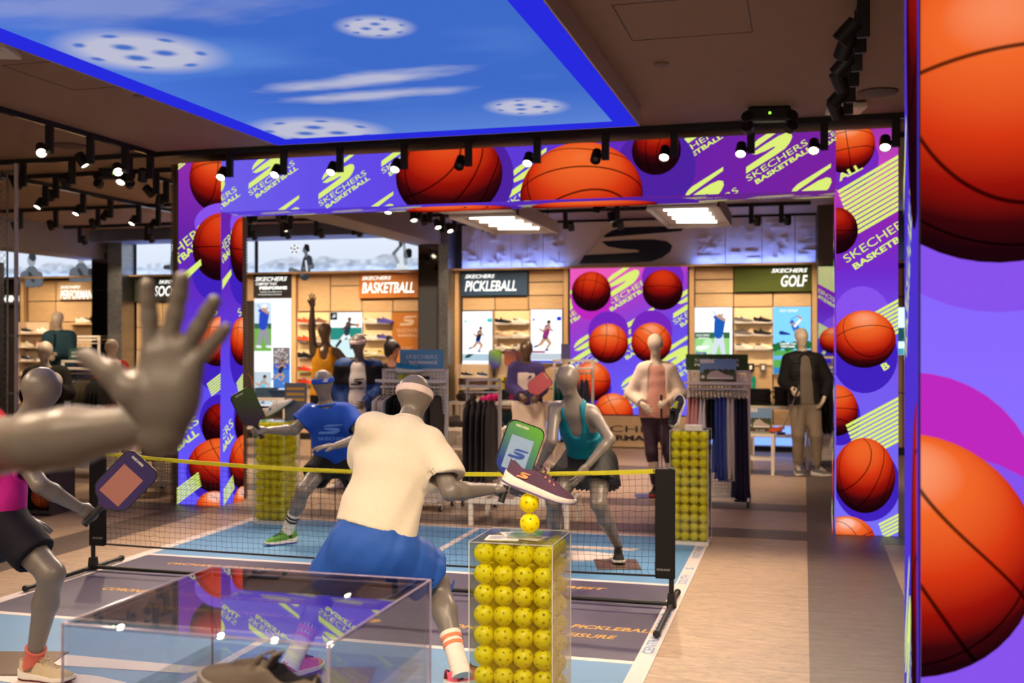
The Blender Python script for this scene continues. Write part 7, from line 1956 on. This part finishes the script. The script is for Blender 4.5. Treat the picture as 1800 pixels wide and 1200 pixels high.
def golf_pic(f, w, h):
    f.rect(-w/2, 0, w/2, h, pr('sky', (116, 150, 190))); f.rect(-w/2, 0, w/2, h * .45, pr('turf', (76, 92, 44))); f.rect(-w/2, 0, w/2, h * .16, pr('brown', (78, 50, 38)))
    for k in range(5): f.disc((-w*.3 + k * w * .17, h * .5), w * .1, h * .1, pr('tree', (58, 66, 40)))
    f.poly([(-w*.3, h*.22), (w*.42, h*.22), (w*.42, h*.3), (w*.2, h*.38), (-.02*w, h*.55), (-w*.2, h*.5), (-w*.3, h*.34)], pr('shoe', (196, 176, 166))); f.rect(-w*.3, h*.2, w*.42, h*.25, PW); f.disc((-w*.42, h*.28), w*.05, w*.05, PW)
    f.text('GO GOLF', -w*.2, h*.05, w*.4, h*.07, PW); f.rect(-w*.48, h*.84, -w*.12, h*.98, PW); f.text('GO GOLF', -w*.44, h*.87, w*.28, h*.07, pr('grey', (90, 90, 96)))
card_sign('golf shoe picture card on the golf rack shelf', (gx + .0, gy - .07, 1.223), .36, .25, pr('brown', (78, 50, 38)), golf_pic)
card_sign('green turf sign behind the golf shoe card', (gx - .02, gy + .02, 1.36), .62, .16, pm('sign_turf2', (58, 84, 40), rough=.95, nz=.2, ns=120), txt2('SKECHERS', 'PERFORMANCE'), foot=False)

# ---------------- golf tables and folded clothes
m_turf = pm('turf_mat', (96, 112, 28), rough=.95, nz=.25, ns=200)
table('low white table with turf top in front of the golf bay', -.56, 13.75, .44, .5, .52, topmat=m_turf, lower=.2)
table('taller white table with turf top stacked with black clothes', -.30, 14.45, .75, .5, .82, topmat=m_turf)
card_sign('golf shoe card on the low turf table', (-.52, 13.66, .52), .28, .3, pr('brown', (78, 50, 38)), golf_pic)
pile(blackc, -.56, 14.42, .82, 7, 'folded black garment in the left pile on the turf table', 'left pile of folded black clothes'); pile(blackc, -.22, 14.42, .82, 8, 'folded black garment in the right pile on the turf table', 'right pile of folded black clothes')
heap(3, C_('g_rust', (190, 86, 50)), (-.34, 13.72, .52), .4, 'rust orange garment draped on the low turf table', .8, .5)
hang_row([('jacket', blackc, 1.0, 'black')] * 5, (.06, 14.75, 1.25), (.36, 14.75, 1.25), 'jacket hanging beside the quilted-jacket mannequin', 'black jackets at the golf bay', 0)
gondola('white garment rack of black jackets behind the golf mannequin', .21, 14.85, .40, .4, 1.45, 1.25, perf=False)

# ---------------- centre rack (white gondola behind the cream tee mannequin)
gx, gy = -3.72, 9.98
gondola('white centre rack with blue sign behind the cream tee mannequin', gx, gy, .66, .44, 1.38, 1.20)
hang_row([('tee', whitec, .95, 'white')] * 3 + [('tee', blackc, .9, 'black')] * 6 + [('tee', whitec, .9, 'white')] * 1 + [('tee', dgrey, .95, 'charcoal')] * 2, (gx - .36, gy - .12, 1.20), (gx + .30, gy - .12, 1.20), 't-shirt hanging on the centre rack', 't-shirts on the centre rack', .0, .2)
gondola('white side rack of charcoal shirts right of the centre rack', -3.12, 10.35, .34, .40, 1.28, 1.14, perf=False)
hang_row([('shirt', dgrey, 1.12, 'charcoal')] * 5, (-3.27, 10.22, 1.14), (-2.97, 10.22, 1.14), 'shirt hanging right of the centre rack', 'charcoal shirts', .3, .25)
card_sign('light blue performance sign standing on the centre rack', (gx + .06, gy + .02, 1.38), .46, .19, pm('sign_skyblue', (96, 160, 194), rough=.5), txt2('SKECHERS', 'PERFORMANCE'), foot=False)
shoe('turquoise and white running shoe on the centre rack sign box', (gx - .17, gy - .07, 1.345), R(4), fab('turquoise_knit', (40, 140, 176)), m_rub, None, None, None, name='running_shoe')
for k in range(3): pball((gx - .12 + k * .075, gy - .07, 1.29), 'lime ball in the small clear box under the turquoise shoe', 'balls in the small clear box')
o = thing('acrylic_box', 'small clear box of balls under the turquoise shoe', 'display box', (gx - .05, gy - .07, 1.252))
for a, b in (((-.12, -.042, 0), (.12, -.038, .09)), ((-.12, .038, 0), (.12, .042, .09)), ((-.12, -.038, 0), (-.116, .038, .09)), ((.116, -.038, 0), (.12, .038, .09)), ((-.12, -.042, .09), (.12, .042, .093))): MB().box(a, b).build('pane', m_acr, o)
card_sign('small black price card on the centre rack', (gx + .14, gy - .10, 1.252), .09, .06, m_black)
# low white platform frame beyond the net
o = thing('display_bench', 'low white tubular bench frame on the floor beyond the net', 'bench', (-2.44, 9.42, 0))
for sy in (-.26, .26): MB().rbox((-.46, sy - .02, .20), (.46, sy + .02, .245), .003).build('side_rail', m_white, o)
for sx in (-.44, .44):
    MB().rbox((sx - .02, -.24, .20), (sx + .02, .24, .24), .003).build('cross_rail', m_white, o)
    for sy in (-.26, .26): MB().rbox((sx - .02, sy - .02, .001), (sx + .02, sy + .02, .20), .003).build('leg', m_white, o)
for k in range(5): MB().box((-.36 + k * .18 - .05, -.24, .245), (-.36 + k * .18 + .05, .24, .255)).build('slat', m_white, o)

# ---------------- pickleball tables
table('front low white table with dark folded clothes, pickleball aisle', -4.25, 13.8, .86, .5, .50, lower=.22)
table('taller white table with caps and tees, pickleball aisle', -4.20, 14.65, 1.3, .55, .80, lower=.3)
for k, (x, m, nm) in enumerate(((-4.55, C_('g_char', (50, 42, 38)), 'dark brown'), (-4.22, dgrey, 'charcoal'), (-4.0, C_('g_slate', (52, 50, 58)), 'slate'))): heap(5 + k, m, (x, 13.72, .50), .3 * k, nm + ' garment slumped on the front low table', 1.0, 1.1)
for k, (x, m, nm) in enumerate(((-4.65, C_('g_char', (50, 42, 38)), 'dark brown'), (-4.28, magc, 'hot pink'), (-3.82, C_('g_moss', (62, 58, 40)), 'dark olive'))): heap(8 + k, m, (x, 14.55, .80), .4 * k, nm + ' cap-like garment heaped on the taller table', 1.0, 1.0)
# shelf unit with folded piles under the pickleball wall
m_unit = pm('shelf_cream', (214, 190, 158), rough=.5)
def wall_unit(x0, x1, zs, label, y0=BACKY - .34, y1=BACKY - .105, back=None):
    o = thing('wall_shelf', label, 'shelf', ((x0 + x1) / 2, y1, 0))
    w = (x1 - x0) / 2; d = y1 - y0
    for z in zs: MB().rbox((-w, -d, z - .018), (w, 0, z), .002).build('shelf_board', m_unit, o)
    for sx in (-w, w): MB().box((sx - .008, -d, 0.001), (sx + .008, 0, max(zs) + .2)).build('side_panel', m_unit, o)
    MB().box((-w, -.012, .05), (w, 0, max(zs) + .2)).build('back_panel', back or m_unit, o)
    return o
wall_unit(-5.31, -4.80, (.45, .72, .90, 1.085), 'shelf unit of trainers below the left pickleball poster')
wall_unit(-4.76, -4.24, (.3, .62), 'low shelf unit of folded clothes and balls in the pickleball bay')
SHC = [('black and grey', K_, m_rub), ('navy and lime', fab('navy_lime', (40, 60, 90)), m_rub), ('teal', fab('teal_shoe', (20, 110, 130)), pm('sole_lime', (180, 190, 60), rough=.5)), ('coral', fab('coral_shoe', (226, 110, 90)), m_rub), ('stone', fab('stone_shoe', (176, 164, 146)), m_rub), ('white', W_, m_rub)]
k = 0
for z in (1.086, .901, .721):
    for x in (-5.26, -4.99):
        nm, u, s_ = SHC[k]; k += 1
        shoe(nm + ' trainer on the shelf unit below the left pickleball poster', (x - .02, BACKY - .24, z), R(-8), u, s_, name='trainer', s=.8)
pile(C_('g_petrol', (30, 52, 62)), -4.56, BACKY - .22, .621, 8, 'folded petrol garment on the pickleball shelf', 'petrol folded pile', dz=.03); pile(C_('g_petrol', (30, 52, 62)), -4.56, BACKY - .22, .301, 8, 'folded petrol garment on the lower pickleball shelf', 'lower petrol folded pile', dz=.03)
table('long white wall table with folded piles under the pickleball bay', -4.35, 15.7, 1.5, .45, .74, lower=.3)
pile(C_('g_petrol', (30, 52, 62)), -4.52, 15.62, .74, 6, 'folded petrol garment on the wall table', 'petrol pile on the wall table'); pile(magc, -4.12, 15.62, .74, 6, 'folded hot pink garment on the wall table', 'hot pink pile on the wall table')
for i in range(3):
    for j in range(2): 
        o = thing('ball_pack', 'upright clear pack of yellow balls below the pickleball shoes', 'ball pack', (-4.64 + i * .17, BACKY - .2, .82 + j * .14), 0, 'yellow ball packs')
        MB().rbox((-.07, -.03, 0), (.07, .03, .12), .01).build('pack', pm('pack_yellow', (216, 190, 20), rough=.4), o); MB().box((-.071, -.032, .04), (.071, .0, .07)).build('label_band', m_rubk, o)
o = thing('slat_panel', 'cream slat panel behind the hanging packs in the pickleball bay', 'panel', (-4.50, BACKY - .12, .76)); MB().box((-.26, 0, 0), (.26, .02, .70)).build('board', m_unit, o)
for q in range(3):
    MB().box((-.26, -.06, .05 + q * .14), (.26, 0, .06 + q * .14)).build('peg_rail', m_white, o)
paddle('green and violet paddle hung on the pickleball wall', Matrix.Translation((-4.73, BACKY - .20, 1.24)), (120, 170, 50), (70, 60, 150)); paddle('charcoal and orange paddle hung on the pickleball wall', Matrix.Translation((-4.47, BACKY - .20, 1.26)), (80, 60, 70), (170, 90, 60)); paddle('dark red paddle hung on the pickleball wall', Matrix.Translation((-4.27, BACKY - .20, 1.25)), (120, 60, 60), (60, 50, 60))
# rack of teal and magenta tops beside the pink paddle mannequin
gondola('white rack of teal tops beside the pink paddle mannequin', -2.82, 13.3, .5, .4, 1.42, 1.25, perf=False)
hang_row([('tee', tealc, .95, 'teal')] * 3 + [('tee', magc, .85, 'magenta')] * 2 + [('shirt', navyc, .95, 'navy')] * 3, (-3.05, 13.16, 1.25), (-2.6, 13.16, 1.25), 'top hanging beside the pink paddle mannequin', 'tops on the teal rack', .5, .3)
card_sign('violet card standing on the teal rack', (-2.92, 13.3, 1.42), .12, .2, pm('sign_violet', (84, 78, 130), rough=.5))

# ---------------- shoe displays on the back wall
m_niche = pm('niche_cream', (232, 204, 156), rough=.55, nz=.03)
def shoe_wall(x0, x1, z0, z1, rows, cols, label, where, cols_def, rz=R(0), sc=.96):
    o = thing('shoe_display', label, 'shoe display', ((x0 + x1) / 2, BACKY - .035, z0))
    w = (x1 - x0) / 2
    MB().box((-w, -.02, 0), (w, 0, z1 - z0)).build('back_panel', m_niche, o)
    k = 0
    rn_ = ['top', 'second', 'third', 'fourth', 'fifth', 'sixth', 'lowest']
    for r, z in enumerate(rows):
        for c, x in enumerate(cols):
            cx = x + .12
            MB().box((cx - (x0 + x1) / 2 - .11, -.12, z - z0 - .008), (cx - (x0 + x1) / 2 + .11, -.02, z - z0)).build('ledge', m_acr_edge, o)
            nm, u, s_, l = cols_def[k % len(cols_def)]; k += 1
            shoe('%s shoe %s, %s row %s' % (nm, where, rn_[r], ('left', 'right', 'far right')[c]) if len(cols) > 1 else '%s shoe %s, %s row' % (nm, where, rn_[r]), (x - .0, BACKY - .105, z), rz, u, s_, l, name='wall_shoe', s=sc, rot=(R(22), 0, rz))
    return o
orange_ = fab('orange_shoe', (226, 84, 44)); viol_ = fab('violet_shoe', (84, 80, 170)); redl = fab('red_shoe', (204, 52, 40)); limes = pm('sole_green', (120, 180, 40), rough=.5); cream_ = fab('cream_shoe', (226, 212, 190)); yel_ = fab('cream_yellow', (222, 206, 120))
shoe_wall(-8.24, -7.66, .75, 2.14, (1.95, 1.65, 1.38, 1.14, .93), (-8.2, -7.93), 'cream display wall of bright basketball shoes', 'on the left basketball wall', [('orange', orange_, m_rub, K_), ('brown', fab('brown_shoe', (120, 84, 60)), m_rub, K_), ('orange and black', orange_, m_rubk, K_), ('tan', sandc, m_rub, K_), ('black', K_, m_rubk, K_), ('dark grey', GY_, m_rubk, K_), ('red and green', redl, limes, redl), ('orange and green', orange_, limes, redl), ('crimson and green', redl, limes, K_), ('scarlet and green', orange_, limes, K_)])
shoe_wall(-7.05, -6.54, 1.05, 2.14, (1.95, 1.68, 1.42, 1.16), (-7.02, -6.77), 'cream display wall of white and violet basketball shoes', 'on the right basketball wall', [('cream', cream_, m_rub, None), ('violet', viol_, pm('sole_violet', (90, 86, 170), rough=.5), None), ('ivory', W_, m_rub, None), ('violet blue', viol_, m_rub, None), ('cream and lime', cream_, pm('sole_lime', (180, 190, 60), rough=.5), None), ('pale yellow', yel_, m_rub, None), ('white', W_, m_rub, K_), ('yellow and white', yel_, m_rub, K_)])
shoe_wall(-4.77, -4.20, 1.47, 2.14, (1.93, 1.71, 1.51), (-4.75, -4.47), 'cream display wall of pickleball shoes between the posters', 'on the pickleball wall', [('black and white', K_, m_rub, W_), ('white', W_, m_rub, None), ('sand', sandc, m_rub, None), ('cream', cream_, m_rub, None), ('ivory', cream_, m_rub, W_), ('off-white', W_, m_rub, W_)])
shoe_wall(-1.01, -.45, 1.30, 2.16, (1.93, 1.74, 1.53), (-1.0, -.72), 'cream display wall of golf shoes between the golf posters', 'on the golf wall', [('dark grey', GY_, m_rub, None), ('black and pink', K_, m_rub, pinkc), ('charcoal', GY_, m_rub, K_), ('black and tan', K_, m_rub, sandc), ('white', W_, m_rub, None), ('off-white', cream_, m_rub, None)])
# golf accessories: gloves and insoles on pegs
for k, (x, c, nm) in enumerate(((-.92, viol_, 'violet'), (-.72, C_('g_mint', (20, 140, 110)), 'green'))):
    o = thing('insole', nm + ' insole hanging below the golf shoes', 'insole', (x, BACKY - .10, 1.0))
    pts = [(.04 * (1 + .35 * math.sin(t) - .25 * math.cos(2 * t)) * math.cos(t), .13 * math.sin(t)) for t in np.linspace(0, 2 * PI, 20)[:-1]]
    mb = MB(); mb.prism(pts, .012); mb.build('sole', c, o); MB().cyl((0, .01, .11), (0, .10, .11), .004, n=6).build('peg', m_white, o)
for k, (x, nm) in enumerate(((-.95, 'violet glove pack'), (-.76, 'black glove pack'), (-.58, 'white and black glove pack'))):
    o = thing('glove_pack', nm + ' hanging on a peg below the golf shoes', 'glove pack', (x, BACKY - .10, 1.2))
    MB().rbox((-.05, 0, 0), (.05, .02, .12), .006).build('card', (viol_, K_, GY_)[k], o); MB().box((-.02, -.002, .03), (.02, 0, .09)).build('label', PW, o); MB().cyl((0, .01, .13), (0, .10, .13), .004, n=6).build('peg', m_white, o)
table('long pale wall table under the golf bay', -.75, 15.9, 1.5, .5, .74, lower=.3)
shoe('pink and brown shoe on the golf wall table', (-.32, 15.85, .741), R(5), fab('brown_shoe', (120, 84, 60)), m_rub, pinkc, name='trainer')
# blue glow strips under the wall tables (real LED lines at the floor)
for x0, x1 in ((-5.2, -3.7), (-1.55, .1)):
    o = thing('floor_light_strip', 'blue light strip at the foot of the ' + ('pickleball' if x0 < -3 else 'golf') + ' wall', 'light strip', (x0, BACKY - .08, .1))
    MB().box((0, 0, 0), (x1 - x0, .02, .28)).build('diffuser', em('floor_glow', (120, 160, 255), 1.6), o); MB().box((0, .02, -.02), (x1 - x0, .03, .3)).build('housing', m_white, o)

# ---------------- left-hand performance bay
wall_unit(-13.62, -12.95, (.55, .8, 1.05, 1.3, 1.55, 1.8), 'pale shelf tower of trainers in the performance bay')
q = random.Random(2); cols6 = [('black', K_, m_rub), ('white', W_, m_rub), ('beige', m_be, m_rub), ('blush', pinkc, m_rub), ('navy', N_, m_rub), ('grey', GY_, m_rub), ('tan', sandc, m_rub), ('blue', bluec, m_rub), ('charcoal', dgrey, m_rub), ('stone', cream_, m_rub)]
k = 0
for r, z in enumerate((1.8, 1.55, 1.3, 1.05, .8)):
    for c, x in enumerate((-13.6, -13.27)):
        nm, u, s_ = cols6[k]; k += 1
        shoe('%s trainer on the performance bay shelf tower' % nm, (x, BACKY - .25, z), R(-5), u, s_, name='trainer', s=.95)
o = thing('wall_shelf', 'short wooden shelf under the PERFORMANCE lettering', 'shelf', (-12.35, BACKY - .03, 1.98)); MB().rbox((-.35, -.22, -.03), (.35, 0, 0), .004).build('board', m_post, o); MB().box((-.3, -.02, -.1), (-.28, 0, -.03)).build('bracket', m_white, o)
shoe('white trainer in front on the short wooden shelf', (-12.5, BACKY - .19, 1.98), R(0), W_, m_rub, name='trainer'); shoe('black trainer behind on the short wooden shelf', (-12.38, BACKY - .1, 1.98), R(5), K_, m_rubk, name='trainer')
gondola('white rack of navy jackets below the short shelf', -12.0, 15.8, .7, .4, 1.75, 1.62, perf=False)
hang_row([('jacket', navyc, 1.0, 'navy')] * 6, (-12.32, 15.68, 1.62), (-11.68, 15.68, 1.62), 'jacket hanging in the performance bay', 'navy jackets in the performance bay', 0)
gondola('white rack with teal sign in the left aisle', -8.45, 11.3, .8, .44, 1.42, 1.26, perf=False)
hang_row([('tee', whitec, 1, 'white')] * 3 + [('tee', C_('g_ice', (150, 160, 172)), 1, 'ice grey')] * 2 + [('jacket', oliv, .9, 'dark brown')] * 3 + [('jacket', blackc, .9, 'black')] * 4, (-8.8, 11.2, 1.26), (-8.08, 11.2, 1.26), 'top hanging on the left aisle rack', 'tops on the left aisle rack', .2, .3)
card_sign('teal performance sign standing on the left aisle rack', (-8.62, 11.3, 1.42), .30, .15, pm('sign_teal', (56, 92, 86), rough=.5), txt2('SKECHERS', 'PERFORMANCE'), foot=False)
table('turf-topped table with clothes left of the arch', -7.45, 11.6, .9, .5, .72, topmat=m_turf, lower=.3)
heap(12, C_('g_denim', (70, 96, 120)), (-7.4, 11.55, .72), .3, 'denim blue garment heaped on the turf-topped table', 1, 1.1); heap(13, greyc, (-7.18, 11.6, .72), .9, 'grey garment heaped on the turf-topped table', 1, 1); shoe('cream trainer on the turf-topped table', (-7.8, 11.5, .72), R(-10), cream_, m_rub, name='trainer')
o = thing('garment_bust', 'grey logo tee on a bust stand beside the left pillar', 'bust', (-7.05, 10.7, 0))
mb = MB(); mb.cyl((0, 0, 0), (0, 0, .02), .15, n=20); mb.build('base', m_white, o); MB().cyl((0, 0, .02), (0, 0, .45), .015).build('pole', m_white, o)
JB = dict(P=(0, 0, .5), N=(0, 0, 1.02), H=(0, 0, 1.2), SL=(-.17, 0, .96), SR=(.17, 0, .96), EL=(-.24, 0, .75), ER=(.24, 0, .75), WL=(-.24, 0, .6), WR=(.24, 0, .6), HL=(-.08, 0, .46), HR=(.08, 0, .46), base=(0, 0))
sdf_mesh('t_shirt', tee_ops(JB, 1.0, .012, sl=.6), .013, greyc, o, wrinkle=folds(.003, 1, 5))
Flat().text('SKECHERS', -.12, .78, .24, .04, bold=.03).build('chest_print', o, PW, 0, loc=(0, -.135, 0), rot=FRONT)
gondola('low white rack of grey sweatshirts beside the left pillar', -6.62, 10.35, .62, .42, .92, .82, perf=False)
hang_row([('tee', greyc, .62, 'grey')] * 4 + [('tee', dgrey, .62, 'charcoal')] * 4, (-6.9, 10.2, .82), (-6.35, 10.2, .82), 'sweatshirt hanging beside the left pillar', 'sweatshirts beside the left pillar', .1, .25)
# ball crate at the far left
o = thing('ball_crate', 'dark cube shelf holding basketballs behind the pink-shirted mannequin', 'crate', (-7.15, 8.75, 0), .1)
m_crate = pm('crate_plum', (64, 52, 56), rough=.5)
for a, b, n_ in (((-.26, -.2, .02), (.26, .2, .05), 'shelf_board'), ((-.26, -.2, .40), (.26, .2, .43), 'shelf_board'), ((-.26, -.2, .78), (.26, .2, .80), 'shelf_board'), ((-.28, -.2, 0), (-.26, .2, .8), 'side_panel'), ((.26, -.2, 0), (.28, .2, .8), 'side_panel'), ((-.26, .18, .05), (.26, .2, .78), 'back_panel')): MB().box(a, b).build(n_, m_crate if n_ != 'back_panel' else m_black, o)
def bball(loc, label):
    b = thing('basketball', label, 'ball', loc)
    MB().sphere((0, 0, 0), .12, 28, 16).build('shell', pm('ball_leather', (196, 84, 34), rough=.6, bump=.4, bs=260), b, smooth=True)
    for k, rt_ in enumerate(((0, 0, 0), (R(90), 0, .4), (0, R(90), .4))):
        Mx = Euler(rt_).to_matrix().to_4x4(); mb = MB(); mb.tube([tuple(Mx @ Vector((.1195 * math.cos(t), .1195 * math.sin(t), 0))) for t in np.linspace(0, 2 * PI, 33)[:-1]], .0028, 5, closed=True); mb.build('seam', m_rubk, b)
bball((-7.02, 8.70, .172), 'orange basketball on the lower shelf of the dark cube'); bball((-7.05, 8.72, .552), 'orange basketball on the upper shelf of the dark cube'); bball((-6.60, 9.15, .92), 'orange basketball resting on top of the wire bin')
o = thing('wire_bin', 'low white wire bin left of the arch holding a ball', 'bin', (-6.60, 9.15, 0))
for z in (.05, .2, .4, .6, .8): 
    mb = MB(); mb.tube([(.17 * math.cos(t), .17 * math.sin(t), z) for t in np.linspace(0, 2 * PI, 17)[:-1]], .004, 5, closed=True); mb.build('hoop', m_white, o)
for k in range(12): MB().cyl((.17 * math.cos(k * PI / 6), .17 * math.sin(k * PI / 6), .001), (.17 * math.cos(k * PI / 6), .17 * math.sin(k * PI / 6), .8), .003, n=5).build('wire', m_white, o)
# wire basket of lime balls beside the far left column
o = thing('wire_basket', 'black wire basket of lime balls on legs beyond the net', 'basket', (-4.28, 9.16, 0))
for z in (.62, .74, .86):
    mb = MB(); mb.tube([(-.12, -.1, z), (.12, -.1, z), (.12, .1, z), (-.12, .1, z)], .004, 5, closed=True); mb.build('hoop', m_black, o)
for sx in (-.12, 0, .12):
    for sy in (-.1, .1): MB().cyl((sx, sy, .001 if sx else .62), (sx, sy, .86), .004, n=6).build('wire', m_black, o)
MB().box((-.12, -.1, .618), (.12, .1, .624)).build('floor_mesh', m_black, o)
for i in range(3):
    for j in range(2):
        for k in range(3): pball((-4.28 - .078 + i * .078, 9.16 - .05 + j * .09, .663 + k * .074), 'lime ball in the black wire basket beyond the net', 'balls in the wire basket')
# counter with jeans and a shoe on an orange hoop, under the tall lightbox
table('pale counter with folded jeans below the tall white lightbox', -8.35, 15.2, 1.3, .5, .78, lower=.3)
pile(C_('g_denim', (70, 96, 120)), -8.1, 15.1, .78, 5, 'folded denim piece on the counter below the lightbox', 'folded denim pile'); pile(C_('g_indigo', (44, 62, 92)), -7.85, 15.1, .78, 4, 'folded indigo piece on the counter below the lightbox', 'folded indigo pile')
shoe('tan and yellow shoe on the counter inside an orange hoop', (-8.72, 15.08, .86), R(0), sandc, m_rub, yel_, name='trainer')
o = thing('display_hoop', 'orange display hoop behind the tan shoe on the counter', 'hoop', (-8.58, 15.16, .78)); mb = MB(); mb.tube([(.2 * math.cos(t), 0, .205 + .2 * math.sin(t)) for t in np.linspace(0, 2 * PI, 29)[:-1]], .005, 6, closed=True); mb.build('ring', pm('hoop_orange', (206, 84, 40), rough=.4), o); MB().box((-.14, -.14, .066), (.16, .02, .078)).build('platform', m_acr_edge, o)

# ---------------- chain-link fence with boxes at the left edge
fe = thing('chain_link_fence', 'chain-link fence panel with steel post at the left edge', 'fence', (-7.9, 9.36, 0))
for x in (-.0, -.95): MB().cyl((x, 0, .001), (x, 0, 3.50), .022, n=12).build('post', pm('galv_pipe', (214, 206, 206), rough=.35, metal=.2), fe, smooth='auto')
MB().cyl((-.11, 0, .05), (-.11, 0, 3.44), .010, n=8).build('tension_bar', m_galv, fe); MB().cyl((-.95, 0, 3.42), (0, 0, 3.42), .018, n=10).build('top_rail', m_galv, fe); MB().cyl((-.95, 0, .08), (0, 0, .08), .018, n=10).build('bottom_rail', m_galv, fe)
for z in (.5, 1.1, 1.7, 2.3, 2.9): MB().box((-.12, -.012, z), (.025, .012, z + .02)).build('clamp', m_galv, fe)
vs, fs = [], []
p_ = .07; 
for sgn in (1, -1):
    for i in range(-52, 66):
        pts = []
        x0 = -.95; 
        for x in (-.95, -.11):
            z = i * p_ + sgn * (x + .95); pts.append((x, .002 * sgn, z))
        (xa, ya, za), (xb, yb, zb2) = pts
        if max(za, zb2) < .1 or min(za, zb2) > 3.4: continue
        def cut_(xa, za, xb, zb2, lo, hi):
            f_ = lambda z: xa + (xb - xa) * (z - za) / (zb2 - za)
            if za > zb2: (xa, za), (xb, zb2) = (xb, zb2), (xa, za)
            f_ = lambda z, xa=xa, za=za, xb=xb, zb2=zb2: xa + (xb - xa) * (z - za) / (zb2 - za)
            if za < lo: xa2, za2 = f_(lo), lo
            else: xa2, za2 = xa, za
            if zb2 > hi: xb2, zb3 = f_(hi), hi
            else: xb2, zb3 = xb, zb2
            return xa2, za2, xb2, zb3
        xa, za, xb, zb2 = cut_(xa, za, xb, zb2, .1, 3.4)
        o0 = len(vs); r_ = .0022
        for x, z in ((xa, za), (xb, zb2)): vs += [(x, ya - r_, z - r_), (x, ya - r_, z + r_), (x, ya + r_, z)]
        fs += [(o0, o0+1, o0+4, o0+3), (o0+1, o0+2, o0+5, o0+4), (o0+2, o0, o0+3, o0+5)]
me = bpy.data.meshes.new('wire_mesh'); me.from_pydata(vs, [], fs); me.materials.append(pm('fence_wire', (110, 104, 100), rough=.4, metal=.2)); wm = ob('wire_mesh', me, fe); wm['kind'] = 'stuff'
m_card = pm('cardboard', (150, 116, 84), rough=.8)
sk = thing('shelf_tower', 'dark shelf tower behind the chain-link fence holding boxes', 'shelf', (-9.72, 10.6, 0))
for z in (.3, .82, 1.34, 1.98): MB().box((-.4, -.22, z - .03), (.4, .22, z)).build('shelf_board', m_black, sk)
for sx in (-.4, .4): MB().box((sx - .015, -.22, 0), (sx + .015, .22, 2.6)).build('side_panel', m_black, sk)
for k, (x, z, w, h, nm) in enumerate(((-9.6, .82, .3, .42, 'plain brown carton with a dark S mark on the fence shelf'), (-9.6, 1.34, .32, .38, 'upper brown carton behind the chain-link fence'), (-9.6, .3, .34, .4, 'low brown carton behind the chain-link fence'))):
    o = thing('carton', nm, 'box', (x, 10.55, z)); MB().rbox((-w / 2, -.15, 0), (w / 2, .15, h), .004).build('box', m_card, o); MB().box((-w / 2, -.152, h * .48), (w / 2, -.15, h * .52)).build('tape', pm('tape_tan', (170, 140, 100), rough=.4), o)
    if k == 0: Flat().emblem(-.06, .1, .1, .07, ang=R(80)).build('mark', o, m_black, 0, loc=(.05, -.1535, .06), rot=FRONT)
ex = thing('exit_sign', 'green and white running-man exit sign behind the fence', 'exit sign', (-9.55, 10.36, 1.72)); MB().box((-.14, 0, 0), (.14, .03, .16)).build('housing', PW, ex); Flat().rect(.03, .012, .125, .148).build('panel', ex, em('exit_green', (30, 120, 60), 1.2), 0, loc=(0, -.001, 0), rot=FRONT); Flat().text('EXIT', -.12, .05, .14, .06, bold=.03).build('lettering', ex, em('exit_green', (30, 120, 60), 1.2), 0, loc=(0, -.001, 0), rot=FRONT)
